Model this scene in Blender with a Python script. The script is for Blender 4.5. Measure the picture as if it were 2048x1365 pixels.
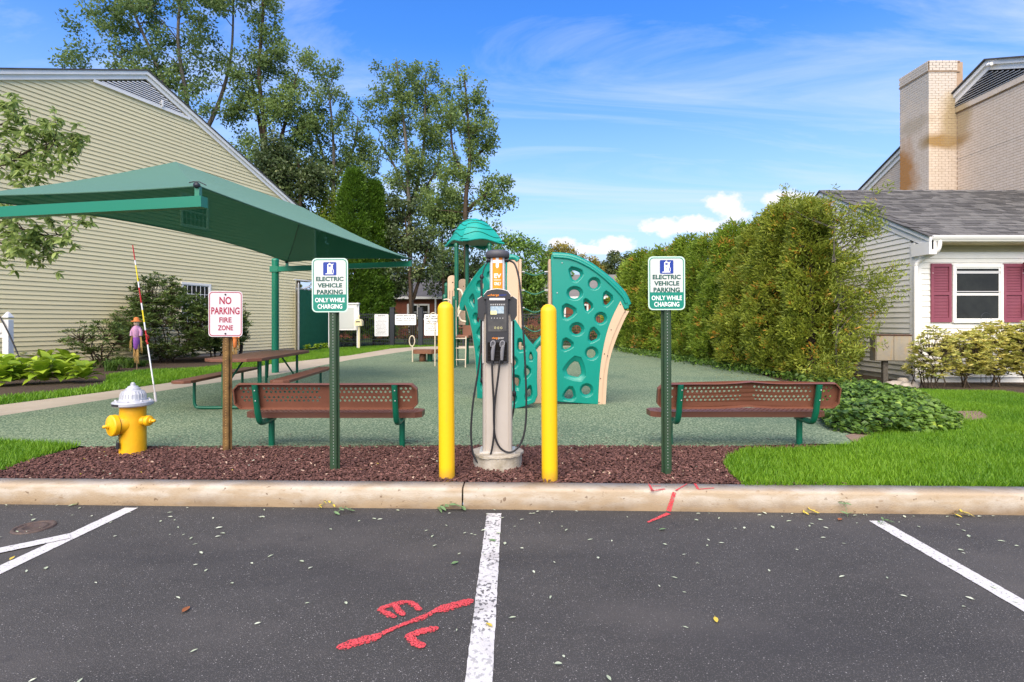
import bpy, bmesh, math, random
import numpy as np
from mathutils import Vector, Matrix, Euler
for o in list(bpy.data.objects): bpy.data.objects.remove(o)
SC = bpy.context.scene
COL = SC.collection
R = math.radians
# ---------------------------------------------------------------- camera, sky, sun, exposure
H = 1.40                      # eye height over the asphalt
F = 1075.0                    # focal length in pixels of the 2048 wide photograph
HY = 645.0                    # row of the horizon
cam = bpy.data.cameras.new('camera'); co = bpy.data.objects.new('camera', cam); COL.objects.link(co)
co.location = (0, 0, H); co.rotation_euler = (R(90), 0, 0)
cam.sensor_width = 36; cam.lens = 36*F/2048; cam.shift_y = (HY-682.5)/2048
cam.clip_start = .05; cam.clip_end = 3000
SC.camera = co
SUN_EL, SUN_AZ = 46, 192      # azimuth clockwise from +Y: the sun stands behind the camera
w = bpy.data.worlds.new('World'); SC.world = w; w.use_nodes = True
nt = w.node_tree; N = nt.nodes; L = nt.links
for n in list(N): N.remove(n)
def wn(t, **k):
    n = N.new(t)
    for a, b in k.items(): setattr(n, a, b)
    return n
out = wn('ShaderNodeOutputWorld'); bg = wn('ShaderNodeBackground'); bg.inputs[1].default_value = .068
sky = wn('ShaderNodeTexSky', sky_type='NISHITA', sun_disc=False, sun_elevation=R(SUN_EL), sun_rotation=R(SUN_AZ))
sky.air_density = 1.0; sky.dust_density = .6; sky.ozone_density = 2.0
tc = wn('ShaderNodeTexCoord')
sep = wn('ShaderNodeSeparateXYZ'); L.new(tc.outputs['Generated'], sep.inputs[0])
def wmath(op, a, b=None, clamp=False):
    n = wn('ShaderNodeMath', operation=op); n.use_clamp = clamp
    for i, v in enumerate((a, b)):
        if v is None: continue
        if isinstance(v, (int, float)): n.inputs[i].default_value = v
        else: L.new(v, n.inputs[i])
    return n.outputs[0]
# saturated blue of a clear day, paler towards the horizon
hsv = wn('ShaderNodeHueSaturation'); hsv.inputs['Saturation'].default_value = 1.38; hsv.inputs['Value'].default_value = 1.0; hsv.inputs['Hue'].default_value = .514
L.new(sky.outputs[0], hsv.inputs['Color'])
# flat cloud layer coordinates: direction / height
zc = wmath('MAXIMUM', sep.outputs[2], .03)
zc2 = wmath('ADD', zc, .10)
cx = wmath('DIVIDE', sep.outputs[0], zc2); cy = wmath('DIVIDE', sep.outputs[1], zc2)
comb = wn('ShaderNodeCombineXYZ'); L.new(cx, comb.inputs[0]); L.new(cy, comb.inputs[1])
mp = wn('ShaderNodeMapping'); mp.inputs['Rotation'].default_value = (0, 0, R(-28)); mp.inputs['Scale'].default_value = (.55, 1.9, 1); mp.inputs['Location'].default_value = (3.1, 1.4, 0)
L.new(comb.outputs[0], mp.inputs[0])
n1 = wn('ShaderNodeTexNoise'); n1.inputs['Scale'].default_value = .9; n1.inputs['Detail'].default_value = 9; n1.inputs['Roughness'].default_value = .62; n1.inputs['Distortion'].default_value = .9
L.new(mp.outputs[0], n1.inputs['Vector'])
r1 = wn('ShaderNodeMapRange'); r1.inputs['From Min'].default_value = .47; r1.inputs['From Max'].default_value = .70; r1.inputs['To Max'].default_value = .62
L.new(n1.outputs[0], r1.inputs['Value'])
# low heaped clouds near the horizon, heaped up in the directions where the photograph shows them
ysafe = wmath('MAXIMUM', sep.outputs[1], .05)
cu_u = wmath('DIVIDE', sep.outputs[0], ysafe); cu_v = wmath('DIVIDE', sep.outputs[2], ysafe)
heap = None
for (px, py, rx, ry) in ((1585, 402, 78, 34), (1455, 415, 62, 38), (1330, 455, 62, 22), (1395, 448, 70, 26), (1228, 489, 62, 20), (1130, 486, 44, 15), (1180, 500, 60, 12), (1640, 420, 60, 26), (700, 520, 90, 16)):
    du = wmath('DIVIDE', wmath('SUBTRACT', cu_u, (px-1024)/F), rx*1.2/F); dv = wmath('DIVIDE', wmath('SUBTRACT', cu_v, (HY-py)/F), ry*1.3/F)
    dd = wmath('SUBTRACT', 1.0, wmath('SQRT', wmath('ADD', wmath('MULTIPLY', du, du), wmath('MULTIPLY', dv, dv))), clamp=True)
    heap = dd if heap is None else wmath('MAXIMUM', heap, dd)
mp2 = wn('ShaderNodeMapping'); mp2.inputs['Scale'].default_value = (14, 14, 20); mp2.inputs['Location'].default_value = (1.37, .2, .35)
L.new(tc.outputs['Generated'], mp2.inputs[0])
n2 = wn('ShaderNodeTexNoise'); n2.inputs['Scale'].default_value = 1.6; n2.inputs['Detail'].default_value = 12; n2.inputs['Roughness'].default_value = .62
L.new(mp2.outputs[0], n2.inputs['Vector'])
thr = wmath('ADD', wmath('MULTIPLY', n2.outputs[0], 1.0), wmath('MULTIPLY', heap, .62))
r2 = wn('ShaderNodeMapRange'); r2.inputs['From Min'].default_value = .70; r2.inputs['From Max'].default_value = .86; L.new(thr, r2.inputs['Value'])
cu = wmath('MULTIPLY', wmath('MULTIPLY', r2.outputs[0], .92), wmath('MULTIPLY', heap, 5.0, clamp=True))
hz = wn('ShaderNodeMapRange'); hz.inputs['From Min'].default_value = .46; hz.inputs['From Max'].default_value = .0; hz.inputs['To Max'].default_value = 1.15; hz.clamp = False; L.new(sep.outputs[2], hz.inputs['Value'])
m0 = wn('ShaderNodeMix', data_type='RGBA'); L.new(wmath('POWER', wmath('MAXIMUM', hz.outputs[0], 0.0), 1.3, clamp=True), m0.inputs[0]); L.new(hsv.outputs[0], m0.inputs[6]); m0.inputs[7].default_value = (1.85, 2.45, 3.45, 1)
m1 = wn('ShaderNodeMix', data_type='RGBA'); L.new(r1.outputs[0], m1.inputs[0]); L.new(m0.outputs[2], m1.inputs[6]); m1.inputs[7].default_value = (2.6, 2.95, 3.6, 1)
m2 = wn('ShaderNodeMix', data_type='RGBA'); L.new(cu, m2.inputs[0]); L.new(m1.outputs[2], m2.inputs[6]); m2.inputs[7].default_value = (3.6, 3.5, 3.6, 1)
L.new(m2.outputs[2], bg.inputs[0]); L.new(bg.outputs[0], out.inputs[0])
sl = bpy.data.lights.new('sun', 'SUN'); sl.energy = 1.5; sl.angle = R(72); sl.color = (1, .86, .66)
so = bpy.data.objects.new('sun', sl); COL.objects.link(so)
so.rotation_euler = (R(90-SUN_EL), 0, R(180-SUN_AZ)); so.location = (0, -5, 20)
SC.view_settings.view_transform = 'Standard'; SC.view_settings.look = 'None'
SC.view_settings.exposure = 2.2; SC.view_settings.gamma = 1; SC.view_settings.use_curve_mapping = False
SC.render.engine = 'CYCLES'
SC.cycles.max_bounces = 6; SC.cycles.transparent_max_bounces = 12

# ---------------------------------------------------------------- helpers
def P(px, py, Y):             # the point at depth Y seen at this pixel of the photograph
    return Vector(((px-1024)/F*Y, Y, H-(py-HY)/F*Y))
def G(px, py, z=.15):         # the point on the level z seen at this pixel
    Y = (H-z)*F/(py-HY)
    return Vector(((px-1024)/F*Y, Y, z))
def tag(o, label=None, cat=None, group=None, kind=None):
    if label: o['label'] = label
    if cat: o['category'] = cat
    if group: o['group'] = group
    if kind: o['kind'] = kind
    return o
def thing(name, label, cat, loc=(0, 0, 0), rz=0, group=None):
    o = bpy.data.objects.new(name, None); COL.objects.link(o); o.empty_display_size = .1
    o.location = loc; o.rotation_euler = (0, 0, rz)
    return tag(o, label, cat, group)
def link(name, me, parent=None, loc=None, rot=None):
    o = bpy.data.objects.new(name, me); COL.objects.link(o)
    if parent is not None: o.parent = parent
    if loc is not None: o.location = loc
    if rot is not None: o.rotation_euler = rot
    return o
def copy_tree(o, parent=None):
    c = o.copy(); COL.objects.link(c); c.parent = parent
    for ch in o.children: copy_tree(ch, c)
    return c
class MB:
    """collects shapes; build() links them as one mesh object"""
    def __init__(s): s.v = []; s.f = []; s.m = []; s.sm = []; s.mi = 0
    def add(s, vs, fs, smooth=False):
        b = len(s.v); s.v += [tuple(v) for v in vs]
        for f in fs: s.f.append(tuple(i+b for i in f)); s.m.append(s.mi); s.sm.append(smooth)
        return s
    def box(s, a, b, M=None):
        x0, y0, z0 = a; x1, y1, z1 = b
        vs = [Vector(p) for p in ((x0,y0,z0),(x1,y0,z0),(x1,y1,z0),(x0,y1,z0),(x0,y0,z1),(x1,y0,z1),(x1,y1,z1),(x0,y1,z1))]
        if M is not None: vs = [M @ v for v in vs]
        return s.add(vs, [(0,3,2,1),(4,5,6,7),(0,1,5,4),(1,2,6,5),(2,3,7,6),(3,0,4,7)])
    def cbox(s, a, b, c=.006, M=None):          # box with chamfered edges
        bm = bmesh.new(); bmesh.ops.create_cube(bm, size=1)
        for v in bm.verts: v.co = Vector([ (a[i]+b[i])/2+v.co[i]*(b[i]-a[i]) for i in range(3)])
        bmesh.ops.bevel(bm, geom=bm.edges[:], offset=c, segments=1, affect='EDGES')
        bm.verts.index_update()
        vs = [v.co.copy() for v in bm.verts]
        if M is not None: vs = [M @ v for v in vs]
        s.add(vs, [tuple(v.index for v in f.verts) for f in bm.faces]); bm.free(); return s
    def bar(s, p, q, w, h, up=(0, 0, 1)):       # box beam from p to q
        p = Vector(p); q = Vector(q); d = (q-p); l = d.length; d.normalize(); u = Vector(up)
        x = d.cross(u); 
        if x.length < 1e-4: x = d.cross(Vector((1, 0, 0)))
        x.normalize(); u = x.cross(d)
        M = Matrix((( *x, 0), (*d, 0), (*u, 0), (0, 0, 0, 1))).transposed(); M.translation = p
        return s.box((-w/2, 0, -h/2), (w/2, l, h/2), M)
    def tube(s, pts, r, n=10, cap=True):
        pts = [Vector(p) for p in pts]; k = len(pts); rs = r if hasattr(r, '__len__') else [r]*k
        ring = []; prev = None
        for i, p in enumerate(pts):
            d = (pts[min(i+1, k-1)]-pts[max(i-1, 0)]).normalized()
            if prev is None:
                x = d.orthogonal().normalized()
            else:
                x = prev-d*prev.dot(d)
                x = x.normalized() if x.length > 1e-5 else d.orthogonal().normalized()
            prev = x; y = d.cross(x)
            ring.append([p+(x*math.cos(a)+y*math.sin(a))*rs[i] for a in [2*math.pi*j/n for j in range(n)]])
        vs = [v for q in ring for v in q]; fs = []
        for i in range(k-1):
            for j in range(n): fs.append((i*n+j, i*n+(j+1) % n, (i+1)*n+(j+1) % n, (i+1)*n+j))
        s.add(vs, fs, True)
        if cap: s.add(ring[0], [tuple(reversed(range(n)))]); s.add(ring[-1], [tuple(range(n))])
        return s
    def lathe(s, prof, n=24, c=(0, 0, 0), M=None, smooth=True):   # prof: (radius, z)
        if smooth == 'hard':
            for a, b in zip(prof, prof[1:]):
                if a[0] > 1e-4 or b[0] > 1e-4: s._band(a, b, n, c, M)
            return s
        vs = []; fs = []; c = Vector(c)
        for r, z in prof:
            for j in range(n):
                a = 2*math.pi*j/n; v = Vector((r*math.cos(a), r*math.sin(a), z))
                vs.append((M @ v if M is not None else v)+c)
        k = len(prof)
        for i in range(k-1):
            for j in range(n): fs.append((i*n+j, i*n+(j+1) % n, (i+1)*n+(j+1) % n, (i+1)*n+j))
        s.add(vs, fs, smooth)
        if prof[0][0] > 1e-4: s.add(vs[:n], [tuple(reversed(range(n)))])
        if prof[-1][0] > 1e-4: s.add(vs[-n:], [tuple(range(n))])
        return s
    def _band(s, a, b, n, c, M):
        vs = []; c = Vector(c)
        for r, z in (a, b):
            for j in range(n):
                t = 2*math.pi*j/n; v = Vector((r*math.cos(t), r*math.sin(t), z)); vs.append((M @ v if M is not None else v)+c)
        s.add(vs, [(j, (j+1) % n, n+(j+1) % n, n+j) for j in range(n)], True)
    def poly(s, pts, up=True): return s.add(pts, [tuple(range(len(pts)))])
    def mesh(s, name='m', mats=()):
        me = bpy.data.meshes.new(name); me.from_pydata(s.v, [], s.f)
        for m in mats: me.materials.append(m)
        me.polygons.foreach_set('material_index', s.m); me.polygons.foreach_set('use_smooth', s.sm)
        me.update(); return me
    def build(s, name, mats, parent=None, loc=None, rot=None):
        if not isinstance(mats, (list, tuple)): mats = [mats]
        return link(name, s.mesh(name, mats), parent, loc, rot)
def smooth_pts(pts, n=8):     # Catmull-Rom
    pts = [Vector(p) for p in pts]; out = []
    for i in range(len(pts)-1):
        a = pts[max(i-1, 0)]; b = pts[i]; c = pts[i+1]; d = pts[min(i+2, len(pts)-1)]
        for k in range(n):
            t = k/n; out.append(.5*((2*b)+(c-a)*t+(2*a-5*b+4*c-d)*t*t+(3*b-a-3*c+d)*t**3))
    out.append(pts[-1]); return out
def rrect(w, h, r, n=5, cx=0, cy=0):
    p = []
    for (sx, sy, a0) in ((1, 1, 0), (-1, 1, 90), (-1, -1, 180), (1, -1, 270)):
        for i in range(n+1):
            a = R(a0+90*i/n); p.append((cx+sx*(w/2-r)+r*math.cos(a), cy+sy*(h/2-r)+r*math.sin(a)))
    return p
def circ(cx, cy, r, n=10, ry=None, rot=0):
    ry = ry or r; o = []
    for i in range(n):
        a = 2*math.pi*i/n; x = r*math.cos(a); y = ry*math.sin(a)
        o.append((cx+x*math.cos(rot)-y*math.sin(rot), cy+x*math.sin(rot)+y*math.cos(rot)))
    return o
def plate_mesh(outline, holes, t, mats, bevel=0, M=None, name='plate', smooth=False):
    """flat plate in the local XZ plane, front face towards -Y, real holes"""
    cu = bpy.data.curves.new('c', 'CURVE'); cu.dimensions = '2D'; cu.fill_mode = 'BOTH'; cu.extrude = max(t/2-bevel, 0); cu.bevel_depth = bevel; cu.bevel_resolution = 1
    for pl in [outline]+list(holes):
        sp = cu.splines.new('POLY'); sp.points.add(len(pl)-1); sp.use_cyclic_u = True
        for i, (x, y) in enumerate(pl): sp.points[i].co = (x, y, 0, 1)
    ob = bpy.data.objects.new('c', cu)
    me = bpy.data.meshes.new_from_object(ob); bpy.data.objects.remove(ob); bpy.data.curves.remove(cu)
    me.name = name
    T = Matrix(((1, 0, 0, 0), (0, 0, -1, 0), (0, 1, 0, 0), (0, 0, 0, 1)))
    me.transform(T if M is None else M @ T)
    me.materials.clear()
    for m in (mats if isinstance(mats, (list, tuple)) else [mats]): me.materials.append(m)
    me.polygons.foreach_set('material_index', [0]*len(me.polygons))
    me.polygons.foreach_set('use_smooth', [smooth]*len(me.polygons))
    return me
def text_mesh(body, w, h, m, M=None, bold=0.0, ext=.0006, cx=0, cz=0):
    """lettering fitted to a box w x h round (cx, cz) in the local XZ plane, facing -Y"""
    cu = bpy.data.curves.new('t', 'FONT'); cu.body = body; cu.size = 1; cu.extrude = 0; cu.offset = bold; cu.resolution_u = 3
    ob = bpy.data.objects.new('t', cu); me = bpy.data.meshes.new_from_object(ob); bpy.data.objects.remove(ob); bpy.data.curves.remove(cu)
    n = len(me.vertices); co_ = np.zeros(n*3); me.vertices.foreach_get('co', co_); co_ = co_.reshape(-1, 3)
    mn = co_.min(0); mx = co_.max(0)
    x = (co_[:, 0]-(mn[0]+mx[0])/2)/(mx[0]-mn[0])*w+cx; z = (co_[:, 1]-(mn[1]+mx[1])/2)/(mx[1]-mn[1])*h+cz
    co_[:, 0] = x; co_[:, 1] = -ext; co_[:, 2] = z
    me.vertices.foreach_set('co', co_.ravel()); me.materials.clear(); me.materials.append(m)
    me.polygons.foreach_set('material_index', [0]*len(me.polygons))
    if M is not None: me.transform(M)
    me.update(); return me

# ---------------------------------------------------------------- materials
def mat(name, c, rough=.6, spec=.4, metal=0, n=None, bump=None, c2=None, coat=0, alpha=1):
    """n=(scale, amount) mottles towards c2, bump=(scale, strength)"""
    m = bpy.data.materials.new(name); m.use_nodes = True; t = m.node_tree; b = t.nodes['Principled BSDF']
    b.inputs['Base Color'].default_value = (*c, 1); b.inputs['Roughness'].default_value = rough
    b.inputs['Specular IOR Level'].default_value = spec; b.inputs['Metallic'].default_value = metal; b.inputs['Coat Weight'].default_value = coat
    b.inputs['Alpha'].default_value = alpha
    tcn = t.nodes.new('ShaderNodeTexCoord')
    if n:
        no = t.nodes.new('ShaderNodeTexNoise'); no.inputs['Scale'].default_value = n[0]; no.inputs['Detail'].default_value = 6; no.inputs['Roughness'].default_value = .65
        t.links.new(tcn.outputs['Object'], no.inputs['Vector'])
        mr = t.nodes.new('ShaderNodeMapRange'); mr.inputs['From Min'].default_value = .35; mr.inputs['From Max'].default_value = .68; mr.inputs['To Max'].default_value = n[1]
        t.links.new(no.outputs[0], mr.inputs['Value'])
        mx = t.nodes.new('ShaderNodeMix'); mx.data_type = 'RGBA'; mx.inputs[6].default_value = (*c, 1); mx.inputs[7].default_value = (*(c2 or tuple(v*.55 for v in c)), 1)
        t.links.new(mr.outputs[0], mx.inputs[0]); t.links.new(mx.outputs[2], b.inputs['Base Color'])
    if bump:
        bo = t.nodes.new('ShaderNodeTexNoise'); bo.inputs['Scale'].default_value = bump[0]; bo.inputs['Detail'].default_value = 4
        t.links.new(tcn.outputs['Object'], bo.inputs['Vector'])
        bp = t.nodes.new('ShaderNodeBump'); bp.inputs['Strength'].default_value = bump[1]; bp.inputs['Distance'].default_value = .01
        t.links.new(bo.outputs[0], bp.inputs['Height']); t.links.new(bp.outputs[0], b.inputs['Normal'])
    return m
def T_(m): return m.node_tree, m.node_tree.nodes['Principled BSDF']
def mixin(m, fac_sock, col):            # lay another colour over the base by a factor
    t, b = T_(m); mx = t.nodes.new('ShaderNodeMix'); mx.data_type = 'RGBA'
    l = b.inputs['Base Color'].links
    if l: t.links.new(l[0].from_socket, mx.inputs[6])
    else: mx.inputs[6].default_value = b.inputs['Base Color'].default_value
    t.links.new(fac_sock, mx.inputs[0]); mx.inputs[7].default_value = (*col, 1); t.links.new(mx.outputs[2], b.inputs['Base Color'])
def noise_fac(m, scale, lo, hi, amt=1, detail=6, coord='Object', stretch=(1, 1, 1), kind='noise', inv=False):
    t, b = T_(m); tcn = t.nodes.new('ShaderNodeTexCoord'); mp = t.nodes.new('ShaderNodeMapping'); mp.inputs['Scale'].default_value = stretch
    t.links.new(tcn.outputs[coord], mp.inputs[0])
    if kind == 'noise':
        no = t.nodes.new('ShaderNodeTexNoise'); no.inputs['Detail'].default_value = detail
    else: no = t.nodes.new('ShaderNodeTexVoronoi')
    no.inputs['Scale'].default_value = scale; t.links.new(mp.outputs[0], no.inputs['Vector'])
    mr = t.nodes.new('ShaderNodeMapRange'); mr.inputs['From Min'].default_value = lo; mr.inputs['From Max'].default_value = hi; mr.inputs['To Max'].default_value = amt
    t.links.new(no.outputs[0], mr.inputs['Value']); return mr.outputs[0]
def leafmat(name, ca, cb, trans=.35, rough=.5, cc=None):
    """leaf colour runs from ca to cb (and cc) with the tint stored on each leaf"""
    m = bpy.data.materials.new(name); m.use_nodes = True; t = m.node_tree; b = t.nodes['Principled BSDF']
    at = t.nodes.new('ShaderNodeAttribute'); at.attribute_name = 'tint'
    cr = t.nodes.new('ShaderNodeValToRGB'); e = cr.color_ramp.elements; e[0].color = (*ca, 1); e[1].color = (*cb, 1)
    if cc: e[1].position = .86; x = e.new(.97); x.color = (*cc, 1)
    t.links.new(at.outputs['Fac'], cr.inputs[0]); t.links.new(cr.outputs[0], b.inputs['Base Color'])
    b.inputs['Roughness'].default_value = rough; b.inputs['Specular IOR Level'].default_value = .35
    tr = t.nodes.new('ShaderNodeBsdfTranslucent'); t.links.new(cr.outputs[0], tr.inputs[0])
    ms = t.nodes.new('ShaderNodeMixShader'); ms.inputs[0].default_value = trans
    o = t.nodes['Material Output']; t.links.new(b.outputs[0], ms.inputs[1]); t.links.new(tr.outputs[0], ms.inputs[2]); t.links.new(ms.outputs[0], o.inputs[0])
    return m

M = {}
M['asphalt'] = mat('asphalt', (.042, .041, .038), .8, .3, n=(1.3, .8), c2=(.060, .058, .055), bump=(160, .55))
mixin(M['asphalt'], noise_fac(M['asphalt'], 120, .27, .17, .8, kind='v'), (.19, .175, .165))
mixin(M['asphalt'], noise_fac(M['asphalt'], 48, .14, .08, .9, kind='v'), (.40, .38, .36))
mixin(M['asphalt'], noise_fac(M['asphalt'], 170, .55, .70, .65, detail=3), (.15, .138, .13))
mixin(M['asphalt'], noise_fac(M['asphalt'], .55, .48, .70, .5, stretch=(.5, 2.2, 1)), (.026, .026, .029))
mixin(M['asphalt'], noise_fac(M['asphalt'], .8, .50, .68, .6, stretch=(.6, 1.4, 1), detail=9), (.098, .090, .082))
mixin(M['asphalt'], noise_fac(M['asphalt'], 5, .64, .72, .35, detail=8), (.025, .025, .027))
M['line'] = mat('white_line_paint', (.56, .55, .53), .7, .3, n=(3, .35), c2=(.6, .58, .55), bump=(160, .4))
mixin(M['line'], noise_fac(M['line'], 75, .60, .66, .75, detail=8), (.09, .09, .09))
M['line_worn'] = mat('worn_line_paint', (.56, .55, .53), .7, .3, n=(4, .45), c2=(.52, .50, .48), bump=(160, .4))
mixin(M['line_worn'], noise_fac(M['line_worn'], 7, .50, .66, .55, detail=10), (.30, .28, .27))
mixin(M['line_worn'], noise_fac(M['line_worn'], 48, .535, .585, .9, detail=10, stretch=(1, .8, 1)), (.07, .07, .07))
mixin(M['line_worn'], noise_fac(M['line_worn'], 3.1, .40, .60, .55, detail=3), (.58, .57, .55))
def spray_mat(name, lo, hi, amt):        # paint that missed the hollows of the surface: the ground shows through
    m = mat(name, (.64, .075, .085), .85, .15, n=(9, .7), c2=(.50, .055, .065), bump=(160, .5)); t, b = T_(m)
    mixin(m, noise_fac(m, 150, .60, .66, .5, detail=3), (.70, .32, .32))
    f = noise_fac(m, 120, lo, hi, amt, detail=6); sb = t.nodes.new('ShaderNodeMath'); sb.operation = 'SUBTRACT'; sb.inputs[0].default_value = 1; t.links.new(f, sb.inputs[1]); t.links.new(sb.outputs[0], b.inputs['Alpha']); return m
M['redpaint'] = spray_mat('red_spray_paint', .52, .60, .85)
M['overspray'] = spray_mat('red_overspray', .44, .54, .98)
M['kerb'] = mat('kerb_concrete', (.47, .42, .345), .85, .25, n=(5, .7), c2=(.40, .32, .22), bump=(90, .35))
mixin(M['kerb'], noise_fac(M['kerb'], 14, .62, .76, .7, stretch=(1, 1, 2)), (.22, .14, .07))
mixin(M['kerb'], noise_fac(M['kerb'], 220, .60, .75, .4), (.26, .21, .16))
def zfade(m, z0, z1, amt):              # stains that rise from the gutter or the ground
    t, b = T_(m); g = t.nodes.new('ShaderNodeTexCoord'); s = t.nodes.new('ShaderNodeSeparateXYZ'); t.links.new(g.outputs['Object'], s.inputs[0])
    no = t.nodes.new('ShaderNodeTexNoise'); no.inputs['Scale'].default_value = 9; no.inputs['Detail'].default_value = 7; t.links.new(g.outputs['Object'], no.inputs['Vector'])
    ad = t.nodes.new('ShaderNodeMath'); ad.operation = 'MULTIPLY_ADD'; ad.inputs[1].default_value = (z0-z1)*.9; t.links.new(no.outputs[0], ad.inputs[0]); t.links.new(s.outputs[2], ad.inputs[2])
    mr = t.nodes.new('ShaderNodeMapRange'); mr.inputs['From Min'].default_value = z1+(z0-z1)*.45; mr.inputs['From Max'].default_value = z0+(z0-z1)*.35; mr.inputs['To Max'].default_value = amt
    t.links.new(ad.outputs[0], mr.inputs['Value']); return mr.outputs[0]
mixin(M['kerb'], zfade(M['kerb'], .0, .10, .85), (.20, .13, .065))
mixin(M['kerb'], noise_fac(M['kerb'], 3.2, .46, .60, .65, stretch=(1, 1, 4)), (.34, .25, .15))
mixin(M['kerb'], noise_fac(M['kerb'], 26, .66, .70, .75, detail=8), (.13, .085, .05))
M['concrete'] = mat('path_concrete', (.43, .37, .28), .9, .2, n=(2.2, .6), c2=(.34, .28, .20), bump=(60, .3))
M['pad'] = mat('footing_concrete', (.46, .42, .35), .9, .2, n=(9, .8), c2=(.26, .22, .15), bump=(60, .5))
M['rubber'] = mat('green_rubber_crumb', (.150, .200, .120), .95, .1, n=(.9, .6), c2=(.10, .165, .105), bump=(60, 1))
mixin(M['rubber'], noise_fac(M['rubber'], 42, .50, .60, .8, detail=4), (.34, .40, .25))
mixin(M['rubber'], noise_fac(M['rubber'], 46, .54, .62, .95, detail=4, stretch=(1.1, 1, 1.3)), (.028, .060, .038))
mixin(M['rubber'], noise_fac(M['rubber'], 20, .60, .75, .5, detail=5), (.05, .09, .055))
mixin(M['rubber'], noise_fac(M['rubber'], .45, .50, .75, .55), (.07, .115, .08))
M['mulchbase'] = mat('mulch_soil', (.045, .024, .019), .95, .1, n=(40, .8), c2=(.02, .012, .01), bump=(40, 1))
M['soil'] = mat('bed_soil', (.055, .040, .030), .95, .1, n=(25, .9), c2=(.10, .075, .05), bump=(30, 1))
M['bald'] = mat('bare_soil', (.27, .19, .14), .95, .1, n=(20, .9), c2=(.17, .12, .08), bump=(40, .6))
M['turf'] = mat('turf_underlay', (.06, .115, .018), .95, .1, n=(8, .8), c2=(.04, .075, .014), bump=(60, 1))
M['terrain'] = mat('far_grass', (.05, .09, .02), .95, .1, n=(.4, .8), c2=(.07, .09, .03))
M['yellow'] = mat('yellow_bollard_plastic', (.80, .47, .004), .42, .4, n=(3, .3), c2=(.80, .44, .01), bump=(30, .06))
mixin(M['yellow'], noise_fac(M['yellow'], 9, .62, .72, .35, stretch=(3, 3, .35), detail=9), (.55, .33, .03))
mixin(M['yellow'], zfade(M['yellow'], -.02, .10, .55), (.30, .17, .04))
M['hydrant'] = mat('yellow_hydrant_paint', (.86, .46, .006), .42, .45, n=(9, .4), c2=(.70, .29, .01), bump=(18, .25))
mixin(M['hydrant'], noise_fac(M['hydrant'], 26, .70, .76, .6), (.30, .12, .02))
M['silver'] = mat('silver_hydrant_paint', (.50, .51, .53), .45, .5, metal=.25, n=(12, .5), c2=(.33, .33, .36), bump=(30, .3))
M['black'] = mat('black_plastic', (.022, .022, .026), .42, .45)
M['cable'] = mat('black_rubber_cable', (.018, .018, .02), .5, .4)
M['darkcap'] = mat('dark_grey_cap', (.075, .075, .085), .5, .4)
M['alu'] = mat('brushed_aluminium', (.52, .47, .41), .42, .5, metal=.25, n=(3, .5), c2=(.46, .40, .34))
M['alu2'] = mat('pale_aluminium', (.63, .60, .56), .38, .5, metal=.3)
M['grip'] = mat('grey_connector_plastic', (.22, .22, .235), .5, .4)
M['orange'] = mat('orange_print', (.90, .27, .01), .5, .35)
M['glass_dark'] = mat('dark_screen_glass', (.05, .048, .044), .12, .6, n=(9, .8), c2=(.11, .10, .09))
M['screen'] = mat('screen_print', (.42, .50, .52), .3, .5, n=(60, .9), c2=(.14, .25, .36))
M['note'] = mat('pale_yellow_sticker', (.75, .72, .35), .5, .3)
M['white'] = mat('white_paint', (.80, .79, .77), .55, .35, n=(4, .25), c2=(.68, .67, .64))
M['print_white'] = mat('white_print', (.82, .82, .80), .5, .3)
M['print_dark'] = mat('dark_print', (.03, .03, .03), .5, .3)
M['sign_white'] = mat('reflective_white_sheet', (.55, .57, .53), .35, .5, n=(3, .3), c2=(.50, .53, .49))
M['sign_mint'] = mat('mint_sign_rim', (.52, .68, .58), .35, .5)
M['sign_green'] = mat('green_sign_print', (.003, .20, .135), .35, .5)
M['sign_dkgreen'] = mat('dark_green_sign_print', (.003, .075, .055), .4, .4)
M['sign_blue'] = mat('blue_sign_print', (.008, .035, .26), .4, .4)
M['sign_red'] = mat('faded_red_sign_print', (.34, .015, .05), .4, .4, n=(30, .6), c2=(.20, .012, .035))
M['sign_pink'] = mat('faded_white_sheet', (.60, .54, .56), .4, .4)
M['postgreen'] = mat('dark_green_post', (.018, .055, .024), .5, .4, n=(14, .6), c2=(.035, .05, .025))
M['postwood'] = mat('rusty_channel_post', (.20, .115, .035), .75, .3, n=(14, .9), c2=(.06, .03, .012), bump=(30, .5))
M['tubegreen'] = mat('green_powder_coat', (.004, .115, .062), .3, .5, n=(6, .3), c2=(.004, .085, .045))
M['beamgreen'] = mat('green_beam_paint', (.006, .17, .095), .35, .45)
M['teal'] = mat('teal_moulded_plastic', (.002, .235, .175), .3, .5, n=(3, .3), c2=(.002, .19, .145))
M['tealroof'] = mat('teal_roof_plastic', (.012, .33, .27), .4, .4, n=(3, .3), c2=(.02, .27, .22))
M['tan'] = mat('tan_moulded_plastic', (.58, .41, .27), .45, .4, n=(3, .3), c2=(.50, .35, .22))
M['cream'] = mat('cream_powder_coat', (.68, .58, .42), .4, .4)
M['brown'] = mat('brown_vinyl_coating', (.175, .068, .040), .45, .4, n=(7, .5), c2=(.13, .05, .03), bump=(50, .15))
M['deck'] = mat('brown_deck_coating', (.23, .10, .055), .5, .35)
M['siding_cream'] = mat('cream_vinyl_siding', (.76, .67, .40), .55, .3, n=(1.1, .5), c2=(.70, .61, .355))
M['siding_white'] = mat('white_clapboard', (.84, .82, .75), .6, .3, n=(1.4, .5), c2=(.70, .69, .62))
mixin(M['siding_white'], noise_fac(M['siding_white'], 3, .55, .8, .35, stretch=(.6, .6, 3)), (.52, .50, .38))
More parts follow.
